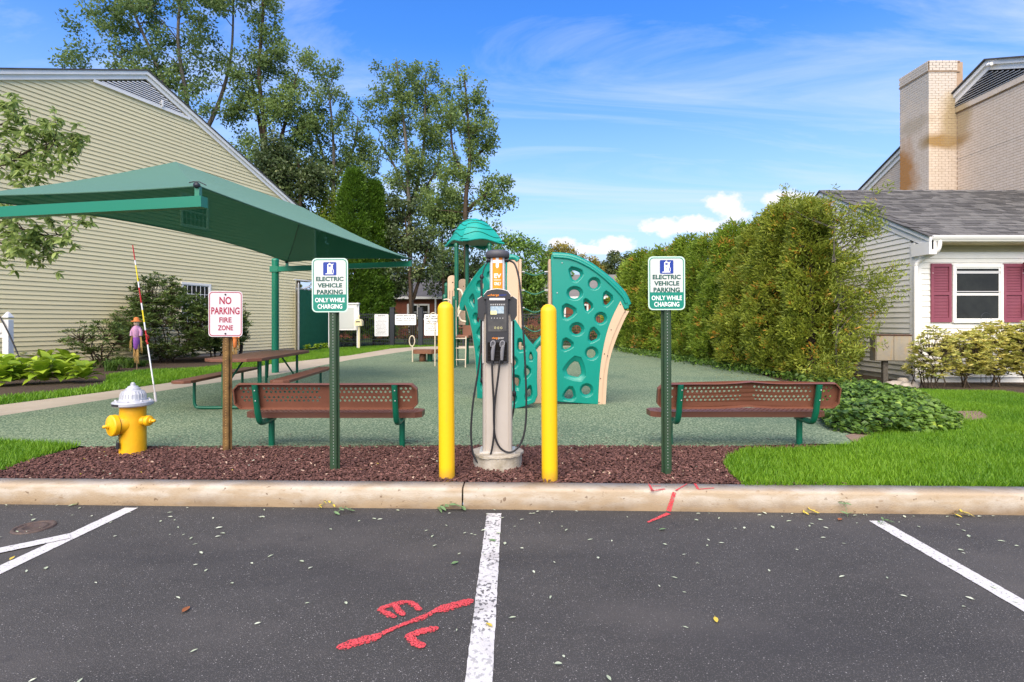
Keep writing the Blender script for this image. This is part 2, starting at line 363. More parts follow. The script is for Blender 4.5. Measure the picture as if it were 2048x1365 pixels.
M['trim'] = mat('white_trim', (.86, .84, .79), .5, .35, n=(2, .4), c2=(.68, .66, .61))
M['creamtrim'] = mat('cream_corner_trim', (.62, .57, .38), .55, .3)
M['soffit'] = mat('soffit_and_shaded_siding', (.56, .50, .34), .7, .2, n=(2, .5), c2=(.42, .36, .22))
M['shingle'] = mat('grey_shingle', (.115, .112, .108), .9, .2, n=(2.5, .9), c2=(.062, .060, .060), bump=(70, .5))
M['shingle2'] = mat('pale_grey_shingle', (.17, .165, .155), .9, .2, n=(4, .8), c2=(.10, .098, .095), bump=(70, .5))
M['farroof'] = mat('far_grey_roof', (.20, .185, .17), .9, .15, n=(1.5, .6), c2=(.14, .13, .12), bump=(20, .4))
M['louver'] = mat('louver_slat', (.74, .73, .70), .55, .3)
M['darkvoid'] = mat('dark_attic_backing', (.012, .011, .010), .9, .1)
M['shutter'] = mat('plum_shutter_paint', (.21, .052, .080), .6, .3, n=(3, .5), c2=(.26, .085, .11))
M['pane'] = mat('window_glass', (.018, .018, .015), .10, .32, n=(2.2, .8), c2=(.035, .037, .030))
M['brick'] = mat('painted_brick', (.68, .575, .46), .8, .25, n=(5, .7), c2=(.58, .475, .36), bump=(60, .5))
M['mortar'] = mat('painted_mortar', (.40, .29, .20), .9, .15, n=(7, .6), c2=(.30, .20, .12))
M['brickred'] = mat('red_brick', (.24, .085, .048), .85, .2, n=(3, .8), c2=(.16, .055, .03))
M['iron'] = mat('dark_iron_fence', (.022, .026, .032), .5, .4)
M['mesh_green'] = mat('green_privacy_fabric', (.012, .095, .052), .8, .2, n=(6, .7), c2=(.02, .13, .075), bump=(200, .4))
M['galv'] = mat('galvanised_steel', (.42, .42, .41), .45, .5, metal=.4)
M['utility'] = mat('weathered_grey_cabinet', (.27, .25, .21), .75, .3, n=(6, .8), c2=(.36, .30, .20), bump=(20, .3))
mixin(M['utility'], noise_fac(M['utility'], 5, .54, .72, .8, stretch=(3, 1, .5)), (.42, .27, .11))
M['rust'] = mat('rusty_edge', (.12, .045, .03), .85, .2)
M['rock'] = mat('pale_field_stone', (.50, .44, .36), .9, .2, n=(6, .8), c2=(.34, .29, .23), bump=(14, .8))
M['bark'] = mat('tree_bark', (.085, .062, .042), .9, .1, n=(9, .8), c2=(.04, .03, .022), bump=(22, 1))
M['barkpale'] = mat('pale_grey_bark', (.15, .135, .11), .9, .1, n=(9, .8), c2=(.07, .06, .05), bump=(22, 1))
M['wood'] = mat('wood_pole', (.30, .21, .12), .8, .2)
M['straw'] = mat('straw', (.55, .36, .14), .9, .1, n=(40, .7), c2=(.36, .2, .07))
M['purple'] = mat('purple_cloth', (.20, .06, .32), .9, .1, n=(40, .6), c2=(.3, .14, .4))
M['pink'] = mat('pink_plaid_cloth', (.62, .27, .36), .9, .1, n=(60, .9), c2=(.35, .30, .55))
M['face'] = mat('burlap_face', (.68, .52, .38), .9, .1)
M['hat'] = mat('orange_felt', (.60, .19, .06), .9, .1)
M['redrod'] = mat('red_rod_band', (.42, .02, .02), .5, .4)
M['yelrod'] = mat('yellow_rod_band', (.78, .62, .02), .5, .4)
M['manhole'] = mat('cast_iron_cover', (.06, .045, .04), .6, .4, n=(30, .8), c2=(.11, .07, .05), bump=(60, .6))
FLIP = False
def canvas_mat():
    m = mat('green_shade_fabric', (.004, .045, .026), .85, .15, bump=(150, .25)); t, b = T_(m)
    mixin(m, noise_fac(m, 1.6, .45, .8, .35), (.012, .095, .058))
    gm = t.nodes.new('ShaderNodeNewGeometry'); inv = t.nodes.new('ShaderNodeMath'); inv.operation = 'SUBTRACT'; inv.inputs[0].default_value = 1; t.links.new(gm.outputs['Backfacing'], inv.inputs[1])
    mixin(m, (gm.outputs['Backfacing'] if FLIP else inv.outputs[0]), (.085, .18, .13))     # paler on the upper side: top light and underside shade put into the colour
    tr = t.nodes.new('ShaderNodeBsdfTranslucent'); tr.inputs[0].default_value = (.008, .14, .065, 1)
    tp = t.nodes.new('ShaderNodeBsdfTransparent'); tp.inputs[0].default_value = (.45, .8, .6, 1)
    a = t.nodes.new('ShaderNodeMixShader'); a.inputs[0].default_value = .10; c = t.nodes.new('ShaderNodeMixShader'); c.inputs[0].default_value = .07
    o = t.nodes['Material Output']; t.links.new(b.outputs[0], a.inputs[1]); t.links.new(tr.outputs[0], a.inputs[2])
    t.links.new(a.outputs[0], c.inputs[1]); t.links.new(tp.outputs[0], c.inputs[2]); t.links.new(c.outputs[0], o.inputs[0])
    # woven cloth scatters light back at grazing angles, so it looks paler there
    b.inputs['Sheen Weight'].default_value = .3; b.inputs['Sheen Roughness'].default_value = .45; b.inputs['Sheen Tint'].default_value = (.55, .9, .78, 1)
    return m
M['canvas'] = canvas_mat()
# foliage
M['L_locust'] = leafmat('locust_leaves', (.060, .115, .032), (.26, .36, .11), .48)
M['L_locust2'] = leafmat('locust_leaves_pale', (.075, .13, .036), (.31, .42, .12), .48)
M['L_holly'] = leafmat('broad_dark_leaves', (.035, .060, .020), (.12, .165, .05), .25, .4, cc=(.30, .33, .14))
M['L_arb'] = leafmat('columnar_conifer_sprays', (.035, .085, .010), (.14, .26, .020), .3)
M['L_hedge'] = leafmat('hedge_conifer_sprays', (.085, .15, .016), (.34, .46, .05), .45, cc=(.52, .30, .05))
M['L_hedge2'] = leafmat('yellowing_conifer_sprays', (.095, .145, .016), (.42, .47, .06), .45, cc=(.62, .32, .05))
M['L_rhodo'] = leafmat('rhododendron_leaves', (.045, .085, .022), (.19, .26, .07), .25, .35, cc=(.32, .36, .10))
M['L_sumac'] = leafmat('pale_compound_leaves', (.16, .24, .06), (.46, .56, .17), .45)
M['L_hosta'] = leafmat('lime_hosta_leaves', (.18, .31, .02), (.46, .60, .05), .3, .4)
M['L_lily'] = leafmat('daylily_blades', (.05, .115, .018), (.15, .26, .035), .3)
M['L_euo'] = leafmat('variegated_leaves', (.32, .36, .08), (.86, .76, .24), .35, .4, cc=(.80, .74, .36))
M['L_ivy'] = leafmat('ground_cover_leaves', (.035, .08, .018), (.20, .34, .045), .3, .4, cc=(.36, .48, .06))
M['L_far'] = leafmat('far_leaves', (.055, .080, .025), (.13, .165, .045), .3)
M['L_forsythia'] = leafmat('yellowing_shrub_leaves', (.12, .12, .02), (.42, .33, .05), .3)
M['L_grass'] = leafmat('grass_blades', (.085, .22, .010), (.24, .43, .022), .35)
M['L_chip'] = leafmat('mulch_chips', (.050, .022, .018), (.22, .105, .085), 0.0, .85, cc=(.50, .36, .26))
M['L_fallen'] = leafmat('fallen_pale_leaf', (.36, .42, .28), (.62, .66, .50), .1, .5)
M['L_fallen_y'] = mat('fallen_yellow_leaf', (.55, .42, .06), .6)
M['L_fallen_b'] = mat('fallen_brown_leaf', (.26, .09, .03), .7)
M['L_fallen_g'] = mat('fallen_green_leaf', (.13, .22, .09), .6)
# ---------------------------------------------------------------- ground and setting
def sheet(name, pts, z, m, kind='structure', noise=0, sub=0):
    me = bpy.data.meshes.new(name); bm = bmesh.new()
    vs = [bm.verts.new((p[0], p[1], z)) for p in pts]; bm.faces.new(vs)
    bmesh.ops.triangulate(bm, faces=bm.faces[:]); bm.normal_update()
    for f in bm.faces:
        if f.normal.z < 0: f.normal_flip()
    bm.to_mesh(me); bm.free(); me.materials.append(m); o = link(name, me); o['kind'] = kind; return o
KB = lambda x: 4.015-.031*x          # line of the kerb foot
KT = lambda x: 4.205-.028*x          # back of the kerb
sheet('asphalt_road', [(-60, -60), (60, -60), (60, KB(60)+.1), (-60, KB(-60)+.1)], 0, M['asphalt'])
sheet('terrain', [(-60, KB(-60)+.05), (60, KB(60)+.05), (900, -60), (900, 1500), (-900, 1500), (-900, -60)], .09, M['terrain'])
# kerb: two stones with an open joint, rounded arris
def kerb(x0, x1, label):
    mb = MB(); n = max(2, int((x1-x0)/.12)); rnd = random.Random(int(x0*10)); rows = []
    for i in range(n+1):
        x = x0+(x1-x0)*i/n; yb = KB(x); yt = KT(x); j = lambda s: rnd.uniform(-s, s)
        pr = [(yt, .02), (yt, .148+j(.001)), (yb+.045, .152+j(.001)), (yb+.026, .150+j(.001)), (yb+.014, .143+j(.002)), (yb+.009, .130+j(.002)), (yb+.004+j(.0015), .06), (yb+j(.002), .0), (yb, -.02)]
        rows.append([(x, y, z) for y, z in pr])
    k = len(rows[0]); vs = [v for r in rows for v in r]; fs = []
    for i in range(n):
        for j in range(k-1): fs.append((i*k+j, i*k+j+1, (i+1)*k+j+1, (i+1)*k+j))
    mb.add(vs, [tuple(reversed(f)) for f in fs], True); mb.add(rows[0], [tuple(range(k))]); mb.add(rows[-1], [tuple(reversed(range(k)))])
    o = mb.build('kerb', M['kerb']); o['kind'] = 'structure'; o['label'] = label
kerb(-12, -.378, 'stained concrete kerb stone on the left of the open joint')
kerb(-.365, 12, 'stained concrete kerb stone on the right of the joint with red paint marks')
G2 = lambda *a: tuple(G(*a))[:2]
# mulch bed, green rubber, path, soil beds, lawns: sheets a few millimetres apart
sheet('mulch_bed', [(-6.5, 4.18+.17)]+[(x, KT(x)-.01) for x in (-4, -2, 0, 2, 4)]+[(4.5, 5.62), (-6.5, 5.62)], .128, M['mulchbase'])
path_up = [(-700, 960), (-300, 870), (0, 810), (195, 785.5), (400, 757), (539, 729), (700, 711), (781, 697.5), (826, 694.5), (900, 692)]
path_lo = [(-700, 1010), (-300, 890), (0, 832), (195, 802), (400, 770), (551, 750), (700, 720), (828, 700.5), (900, 697)]
rub = [G2(p[0], p[1]) for p in path_lo]+[(8.0, 29.5), G2(1250, 700), G2(1340, 712), G2(1480, 735), G2(1640, 790), G2(1665, 845), G2(1712, 876), G2(1700, 889), G2(1640, 888), G2(1480, 892), G2(1000, 890), G2(600, 892), G2(172, 893), G2(0, 881), G2(-300, 905)]
sheet('playground_surface', rub, .150, M['rubber'])
sheet('path', [G2(*p) for p in path_lo]+[(9, 27.6), (9, 28.9)]+[G2(*p) for p in reversed(path_up)], .146, M['concrete'])
# the rubber surface ends in a low edge along the mulch
mbE = MB()
edge = [G(172, 893), G(400, 892), G(600, 892), G(800, 890.5), G(1000, 890), G(1240, 891), G(1480, 892)]
for a, b in zip(edge, edge[1:]):
    mbE.add([(a.x, a.y, .151), (b.x, b.y, .151), (b.x, b.y-.006, .118), (a.x, a.y-.006, .118)], [(3, 2, 1, 0)])
o = mbE.build('rubber_edge', M['rubber']); o['kind'] = 'structure'
bed_front = [(-900, 920), (-300, 845), (0, 794), (127, 783), (209, 770), (214, 752), (270, 742), (400, 737), (520, 722), (585, 706), (650, 700)]
sheet('lawn_strip', [G2(*p) for p in path_up]+[G2(790, 691)]+[(-8.0, 26.5), (-9.0, 25)]+[G2(*p) for p in reversed(bed_front)], .140, M['turf'])
sheet('planting_bed', [G2(*p) for p in bed_front]+[(-10.5, 24.0), (-14, 14), (-15.5, 9), (-20, 6)], .137, M['soil'])
lawnL = [(-8.5, 4.35+.1), (-8.5, 6.2), G2(-300, 905), G2(0, 881), G2(160, 891), G2(80, 912), G2(0, 940), G2(-200, 962)]
sheet('front_lawn', lawnL, .140, M['turf'])
lawnR = [G2(1488, 971), G2(1462, 950), G2(1449, 928), G2(1455, 912), G2(1488, 900), G2(1600, 897), G2(1700, 892), G2(1740, 872), G2(1800, 850), G2(1790, 805), G2(1775, 782), G2(1850, 781), G2(2048, 786), (14, 9.8), (14, KT(14)+.02), (7, KT(7)+.01), (3, KT(3)+.01)]
sheet('front_lawn', lawnR, .140, M['turf'])
sheet('planting_bed', [G2(1740, 790), G2(1660, 760), (7.5, 12.5), (8.6, 11.4), (14, 11.4), (14, 9.7), G2(2048, 788), G2(1850, 783)], .137, M['soil'])
sheet('planting_bed', [G2(1628, 800), G2(1500, 740), G2(1340, 713), G2(1246, 702), (5.0, 29.5), (9, 29.5), (9, 12), G2(1760, 775), G2(1800, 830), G2(1740, 876), G2(1712, 878), G2(1663, 850)], .136, M['soil'])
bald = [G(1938+38*math.cos(a)*(1+.15*math.sin(3*a)), 832+13*math.sin(a)*(1+.2*math.cos(2*a))) for a in [i*math.pi/8 for i in range(16)]]
o = sheet('bare_soil_patch', [p[:2] for p in bald], .1455, M['bald'])
o = sheet('bare_soil_patch', [G2(1690, 872), G2(1735, 862), G2(1770, 868), G2(1745, 882), G2(1712, 888), G2(1700, 880)], .1545, M['bald'])

def in_poly(x, y, poly):
    x = np.asarray(x); y = np.asarray(y); c = np.zeros(len(x), bool); n = len(poly)
    for i in range(n):
        x0, y0 = poly[i][:2]; x1, y1 = poly[(i+1) % n][:2]
        if y0 == y1: continue
        t = ((y0 > y) != (y1 > y)) & (x < (x1-x0)*(y-y0)/(y1-y0)+x0); c ^= t
    return c
def np_mesh(name, verts, faces, mats, tint=None, parent=None, kind=None, smooth=False):
    """verts (n,3), faces (m,k) arrays"""
    me = bpy.data.meshes.new(name); n = len(verts); m, k = faces.shape
    me.vertices.add(n); me.vertices.foreach_set('co', np.ascontiguousarray(verts, dtype=np.float32).ravel())
    me.loops.add(m*k); me.polygons.add(m)
    me.polygons.foreach_set('loop_start', np.arange(0, m*k, k, dtype=np.int32))
    me.loops.foreach_set('vertex_index', faces.astype(np.int32).ravel())
    me.update(calc_edges=True)
    if tint is not None:
        a = me.attributes.new('tint', 'FLOAT', 'FACE'); a.data.foreach_set('value', tint.astype(np.float32))
    me.polygons.foreach_set('use_smooth', np.full(m, bool(smooth)))
    for x in (mats if isinstance(mats, (list, tuple)) else [mats]): me.materials.append(x)
    o = link(name, me, parent)
    if kind: o['kind'] = kind
    return o
def unit(v): return v/np.maximum(np.linalg.norm(v, axis=1, keepdims=True), 1e-6)
def leaf_geo(c, L_, W_, ax, rng, fold=.18, var=.35, nrm=None):
    """one folded diamond per leaf: centres c, long axis ax"""
    n = len(c); ax = unit(ax); r = rng.normal(size=(n, 3)) if nrm is None else nrm
    s = unit(np.cross(ax, r)); nn = np.cross(s, ax); k = (1+rng.uniform(-var, var, (n, 1)))
    l = L_*k/2; w_ = W_*k/2
    v = np.stack([c-ax*l, c+s*w_-nn*w_*fold*0+ax*l*.1, c+ax*l, c-s*w_+ax*l*.1], 1)
    v[:, 1] += nn*w_*fold; v[:, 3] += nn*w_*fold
    f = np.arange(n*4).reshape(n, 4)
    return v.reshape(-1, 3), f
# grass: blades as single triangles
def grass(poly, n, h, seed, label, name='grass', lean=.5, wdt=.0055, near=None):
    rng = np.random.default_rng(seed); P_ = np.array([p[:2] for p in poly]); mn = P_.min(0); mx = P_.max(0)
    if near is not None: mn[0] = max(mn[0], near[0]); mx[0] = min(mx[0], near[2])
    xy = rng.uniform(mn, mx, (int(n), 2)); xy = xy[in_poly(xy[:, 0], xy[:, 1], poly)]; xy = xy[~in_poly(xy[:, 0], xy[:, 1], [tuple(b) for b in bald]) | (rng.random(len(xy)) > .97)]
    # thin out what is far from the camera, where blades melt together
    k = len(xy); patch = np.sin(xy[:, 0]*3.1+np.sin(xy[:, 1]*2.3)*1.4)*np.sin(xy[:, 1]*2.7+xy[:, 0]*.7)
    hh = h*rng.uniform(.55, 1.15, k)*(1+.15*patch); a = rng.uniform(0, 2*np.pi, k); b = rng.uniform(0, 2*np.pi, k)
    base = np.column_stack([xy, np.full(k, .136)]); wv = np.column_stack([np.cos(a), np.sin(a), np.zeros(k)])*wdt
    tip = base+np.column_stack([np.cos(b)*hh*lean, np.sin(b)*hh*lean, hh])
    v = np.stack([base-wv, base+wv, tip], 1).reshape(-1, 3); f = np.arange(k*3).reshape(k, 3)
    patch2 = np.sin(xy[:, 0]*1.1+2*np.sin(xy[:, 1]*.9))*np.sin(xy[:, 1]*1.7)
    t = np.clip(rng.normal(.42, .24, k)+.16*patch+.16*patch2, 0, 1)
    return tag(np_mesh(name, v, f, M['L_grass'], t), label, 'grass', kind='stuff')
grass(lawnR, 330000, .062, 3, 'bright green mown grass of the lawn at the right behind the kerb', near=(0, 0, 8.8))
grass(lawnL, 42000, .062, 4, 'green grass wedge at the left end of the mulch')
ls = [G2(*p) for p in path_up]+[G2(790, 691)]+[(-8.0, 26.5), (-9.0, 25)]+[G2(*p) for p in reversed(bed_front)]
grass(ls, 190000, .08, 5, 'strip of grass between the concrete path and the planting bed', wdt=.011, near=(-14, 0, 2))
# mulch: chips in their own tumbled shapes
def chips(n, seed):
    rng = np.random.default_rng(seed); mp_ = [(-6.2, 4.42), (4, KT(4)+.005), (-4, KT(-4)+.005)]
    poly = [(-6.2, KT(-6.2)+.012), (3.0, KT(3.0)+.012), G2(1489, 966), G2(1466, 952), G2(1447, 926), G2(1455, 912), G2(1490, 899), G2(1640, 894), G2(1640, 889), G2(1480, 892), G2(1000, 891), G2(600, 893), G2(172, 894), G2(80, 914), G2(0, 942), G2(-300, 975)]
    xy = rng.uniform((-6.2, 4.0), (3.2, 5.7), (n, 2)); xy = xy[in_poly(xy[:, 0], xy[:, 1], poly)]; k = len(xy)
    c = np.column_stack([xy, .136+rng.uniform(-.004, .022, k)])
    a = rng.uniform(0, 2*np.pi, k); ax = np.column_stack([np.cos(a), np.sin(a), rng.normal(0, .35, k)])
    ax = unit(ax); up = unit(np.column_stack([rng.normal(0, .45, k), rng.normal(0, .45, k), np.ones(k)])); s = unit(np.cross(ax, up)); u = np.cross(s, ax)
    l = rng.uniform(.006, .019, (k, 1)); w_ = rng.uniform(.003, .008, (k, 1)); t_ = rng.uniform(.0015, .004, (k, 1))
    cs = []
    for sx, sy, sz in ((-1,-1,-1),(1,-.7,-1),(1,.8,-1),(-1,1,-1),(-.8,-.9,1),(.9,-.6,1),(.85,.7,1),(-.9,.9,1)): cs.append(c+ax*l*sx+s*w_*sy+u*t_*sz)
    v = np.stack(cs, 1).reshape(-1, 3); q = np.array([(4,5,6,7),(0,1,5,4),(1,2,6,5),(2,3,7,6),(3,0,4,7)])
    f = (q[None]+(np.arange(k)*8)[:, None, None]).reshape(-1, 4)
    t = np.repeat(np.clip(rng.beta(1.6, 3.2, k)+(rng.random(k) > .985)*.6, 0, 1), 5)
    return tag(np_mesh('mulch', v, f, M['L_chip'], t), 'reddish brown shredded mulch spread behind the kerb', 'mulch', kind='stuff')
chips(60000, 8)
# painted stall lines and marks
def strip(pts, wd, z, rag=0, seed=1, ends=1):
    """flat ribbon along pts on level z; wd one width or one per point"""
    pts = [Vector((p[0], p[1], 0)) for p in pts]; k = len(pts); W = wd if hasattr(wd, '__len__') else [wd]*k; rnd = random.Random(seed); vs = []
    for i, p in enumerate(pts):
        d = (pts[min(i+1, k-1)]-pts[max(i-1, 0)]).normalized(); s = Vector((-d.y, d.x, 0)); q = W[i]/2
        vs += [(p+s*(q+rnd.uniform(-rag, rag))+Vector((0, 0, z))), (p-s*(q+rnd.uniform(-rag, rag))+Vector((0, 0, z)))]
    return vs, [(2*i+1, 2*i+3, 2*i+2, 2*i) for i in range(k-1)]
def lerp_pts(a, b, n): return [(a[0]+(b[0]-a[0])*i/n, a[1]+(b[1]-a[1])*i/n) for i in range(n+1)]
def stall_line(a, b, m, label, wd=.102, seed=1, z=.004):
    vs, fs = strip(lerp_pts(a, b, 60), wd, z, .0022, seed); mb = MB(); mb.add(vs, fs)
    o = mb.build('stall_line', m); tag(o, label, 'painted line')
    return o
g0 = lambda x, y: G(x, y, 0)[:2]
stall_line(g0(988, 1028), g0(926, 1700), M['line_worn'], 'worn white stall line in the middle running up to the kerb joint', .107, 2)
stall_line(g0(263, 1017), g0(-760, 1500), M['line'], 'white stall line at the left with a second line branching off it', .102, 3)
stall_line(g0(1752, 1043), g0(2600, 1530), M['line'], 'white stall line at the lower right corner of the lot', .102, 4)
stall_line(g0(140, 1074), g0(-420, 1192), M['line'], 'short white hatch line branching off the left stall line', .102, 5, z=.008)
def spray(strokes, label, to3, wd=.05, seed=1):
    mb = MB()
    for i, (pts, wds) in enumerate(strokes):
        q = smooth_pts([(*to3(*p)[:2], 0) for p in pts], 6); k = len(q); n = len(wds)
        ws = [wds[min(int(j/(k-1)*(n-1)), n-1)] for j in range(k)]
        ws = [w_*(.55 if j in (0, k-1) else 1) for j, w_ in enumerate(ws)]
        # rounded ends
        mb.mi = 1; vs, fs = strip([p for p in q], [w_*1.3 for w_ in ws], .0040+.0003*i, .006, seed+i+50); mb.add(vs, fs); mb.mi = 0
        vs, fs = strip([p for p in q], ws, .0060+.0003*i, .004, seed+i); mb.add(vs, fs)
        for e in (0, -1):
            c = q[e]; r_ = ws[e]*.9 if k else .02
            mb.add([(c.x+r_*math.cos(a), c.y+r_*math.sin(a), .0059+.0003*i) for a in [t*math.pi/5 for t in range(10)]], [tuple(range(10))])
    return tag(mb.build('spray_mark', [M['redpaint'], M['overspray']]), label, 'paint mark')
t0 = lambda x, y: G(x, y, 0)
spray([([(683, 1296), (722, 1284), (752, 1276)], [.045, .05]), ([(752, 1276), (800, 1254), (842, 1238), (878, 1220)], [.022, .026, .026]),
       ([(878, 1222), (906, 1214), (938, 1205)], [.05, .05]),
       ([(788, 1236), (765, 1224), (766, 1218), (800, 1208), (822, 1208), (838, 1221)], [.028, .032]), ([(806, 1232), (797, 1223), (790, 1213)], [.026, .026]),
       ([(870, 1260), (842, 1266), (820, 1275), (830, 1288), (842, 1294)], [.035, .045])], 'red sprayed letters E and L either side of a slash on the asphalt', t0)
# red marks running over the kerb
def kerb_spray():
    mb = MB()
    def seg(px0, py0, px1, py1, w0, w1, zone):
        n = 8; ring = []
        for i in range(n+1):
            t = i/n; px = px0+(px1-px0)*t; py = py0+(py1-py0)*t; wd = (w0+(w1-w0)*t)/2
            if zone == 'top': p = G(px, py, .1545)
            elif zone == 'face':
                z0 = .13; Yk = KB(.95)+.005; zz = H-(py-HY)/F*Yk; x = (px-1024)/F*Yk
                fy = Yk+.016*max(0, (zz-.03)/.1) ; p = Vector((x, KB(x)-.006+max(zz, 0)*.06, max(zz, .002)))
            else: p = G(px, py, .005)
            ring.append((p, wd))
        vs = []
        for i, (p, wd) in enumerate(ring):
            d = (ring[min(i+1, n)][0]-ring[max(i-1, 0)][0]).normalized(); s = Vector((-d.y, d.x, 0)) if zone != 'face' else Vector((-d.z, 0, d.x))
            s.normalize(); vs += [p+s*wd, p-s*wd]
        fs = [(2*i, 2*i+1, 2*i+3, 2*i+2) for i in range(n)]
        mb.add(vs, fs); 
    seg(1298, 968, 1305, 982, .016, .02, 'top'); seg(1302, 982, 1330, 978, .026, .02, 'top'); seg(1305, 972, 1322, 972, .008, .008, 'top')
    seg(1390, 967.5, 1396, 978, .02, .018, 'top'); seg(1396, 979, 1428, 976, .016, .016, 'top'); seg(1374, 968, 1352, 981, .008, .018, 'top')
    seg(1348, 984, 1336, 1021, .026, .036, 'face'); seg(1337, 1027, 1295, 1045, .038, .018, 'road')
    return tag(mb.build('spray_mark', M['redpaint']), 'red sprayed letters and slash running down over the kerb stone', 'paint mark')
kerb_spray()
# cast iron valve cover half worn into the asphalt at the left
c = G(68, 1056, .0); mb = MB()
mb.lathe([(.001, .004), (.055, .004), (.06, .009), (.075, .009), (.078, .005), (.098, .005), (.10, .010), (.118, .010), (.122, .001)], 32)
tag(mb.build('valve_cover', M['manhole'], None, tuple(c)), 'small round rusty iron valve cover set in the asphalt at the far left', 'valve cover')

# ---------------------------------------------------------------- fallen leaves
def leaf_mesh_one(l, w_, m, seed, kind='oval'):
    rnd = random.Random(seed); mb = MB(); n = 9
    pts = []
    for i in range(n+1):
        t = i/n; r_ = math.sin(math.pi*t)**.7*w_/2*(1-.25*t); pts.append((l*(t-.5), r_))
    cup = .12*w_; vs = []
    for x, r_ in pts: vs += [(x, r_, cup*(r_/(w_/2))**2+.0015), (x, 0, .001), (x, -r_, cup*(r_/(w_/2))**2+.0015)]
    fs = []
    for i in range(n): fs += [(3*i, 3*i+1, 3*i+4, 3*i+3), (3*i+1, 3*i+2, 3*i+5, 3*i+4)]
    mb.add(vs, fs); mb.add([(-l/2-.3*w_, -.0008, .002), (-l/2-.3*w_, .0008, .002), (-l/2+.004, .0008, .002), (-l/2+.004, -.0008, .002)], [(0, 3, 2, 1)])
    me = mb.mesh('leaf', [m]); a = me.attributes.new('tint', 'FLOAT', 'FACE'); a.data.foreach_set('value', [rnd.random()]*len(me.polygons)); return me
pale = [leaf_mesh_one(.034+.004*(i % 3), .014+.003*(i % 4), M['L_fallen'], i) for i in range(9)]
rnd = random.Random(77); spots = []
for i in range(96):                    # most lie along the foot of the kerb, thinning out over the stalls
    x = rnd.uniform(-3.9, 3.7); d = rnd.expovariate(1/.34)
    y = KB(x)-.02-d
    if y < 2.0 or abs(x) > y*.95+.1: continue
    spots.append((x, y))
for i in range(70):
    y = 2.0+2.0*rnd.random()**.8; spots.append((rnd.uniform(-.95*y, .95*y), y))
for i, (x, y) in enumerate(spots):
    o = link('fallen_leaf', pale[i % 9], None, (x, y, .0095 if abs(x) < .5 else .006), (rnd.uniform(-.12, .12), rnd.uniform(-.12, .12), rnd.uniform(0, 6.28)))
    s = rnd.uniform(.45, 1.05); o.scale = (s, s, s)
    tag(o, 'small pale green leaflet fallen flat on the dark asphalt', 'leaf', 'pale leaflets scattered over the asphalt')
sp2 = [leaf_mesh_one(.045, .024, M['L_fallen_y'], 3), leaf_mesh_one(.06, .03, M['L_fallen_b'], 4), leaf_mesh_one(.05, .026, M['L_fallen_g'], 5)]
for (px, py, k, lab) in ((1432, 1240, 0, 'yellow leaf alone on the asphalt right of the middle stall line'), (372, 1219, 1, 'brown leaf on the asphalt in the left stall'), (24, 1117, 0, 'curled yellow leaf between the two white lines at the left'),
                         (978, 1250, 0, 'greenish yellow leaf lying on the worn middle line'), (985, 1081, 2, 'green leaf lying on the upper end of the worn middle line'), (1680, 1039, 1, 'brown oak leaf at the kerb foot near the right stall line'),
                         (1325, 1059, 2, 'long green leaf just below the red kerb mark'), (910, 1126, 2, 'dull green leaf in the left stall near the middle line'), (148, 1010, 2, 'green leaf at the kerb foot near the left stall line')):
    o = link('fallen_leaf', sp2[k], None, G(px, py, .009), (.1, .05, rnd.uniform(0, 6))); tag(o, lab, 'leaf')
def leaf_spray(px, py, n, l, m, lab, rz, seed, arch=.05, z=.0):
    """a fallen twig with paired leaflets"""
    rnd = random.Random(seed); t = thing('fallen_twig', lab, 'leaf spray', tuple(G(px, py, z)), rz)
    st = smooth_pts([(-l/2, 0, .006), (0, .01, .012+arch), (l/2, 0, .008)], 8); mb = MB(); mb.tube(st, .0016, 5); mb.build('stem', M['L_fallen_g'], t)
    base = leaf_mesh_one(l*.42, l*.15, m, seed)
    for i in range(n):
        u = (i+.5)/n; p = st[int(u*(len(st)-1))]
        for s in (-1, 1):
            link('leaflet', base, t, p+Vector((0, s*l*.17, .004)), (rnd.uniform(-.5, .5), rnd.uniform(-.2, .3), s*rnd.uniform(.9, 1.35)))
leaf_spray(905, 1020, 7, .20, M['L_fallen_g'], 'fallen pale green frond lying at the kerb joint', .1, 1, .03)
leaf_spray(688, 1027, 4, .13, M['L_fallen_g'], 'fallen green leaf sprig on the asphalt left of the kerb joint', .5, 2, .02)
leaf_spray(655, 1017, 4, .12, M['L_fallen_y'], 'yellowing leaf sprig leaning on the kerb foot', .2, 3, .04)
leaf_spray(1692, 1030, 4, .12, M['L_fallen_g'], 'small green weed sprig growing at the kerb foot on the right', 1.2, 4, .08)
leaf_spray(1925, 1034, 4, .12, M['L_fallen_y'], 'yellow green leaf sprig at the kerb foot far right', .1, 5, .02)
leaf_spray(1622, 1030, 3, .10, M['L_fallen_y'], 'yellow leaf sprig at the kerb foot left of the green weed', .0, 6, .02)
leaf_spray(1772, 1049, 3, .10, M['L_fallen_g'], 'pale green leaf sprig on the end of the right stall line', .3, 7, .015)
# yellow leaves on mulch and rubber
for i in range(60):
    x = rnd.uniform(-4.4, 2.6); y = rnd.uniform(4.4, 5.5)
    if y < KT(x)+.05: continue
    o = link('fallen_leaf', (sp2[0] if i % 3 == 0 else pale[i % 9]), None, (x, y, .158), (rnd.uniform(-.4, .4), rnd.uniform(-.4, .4), rnd.uniform(0, 6))); o.scale = (.45,)*3 if i % 3 == 0 else (.6,)*3
    tag(o, 'yellow leaf lying on the brown mulch' if i % 3 == 0 else 'pale leaflet lying on the brown mulch', 'leaf', 'yellow leaves on the mulch' if i % 3 == 0 else 'pale leaflets on the mulch')

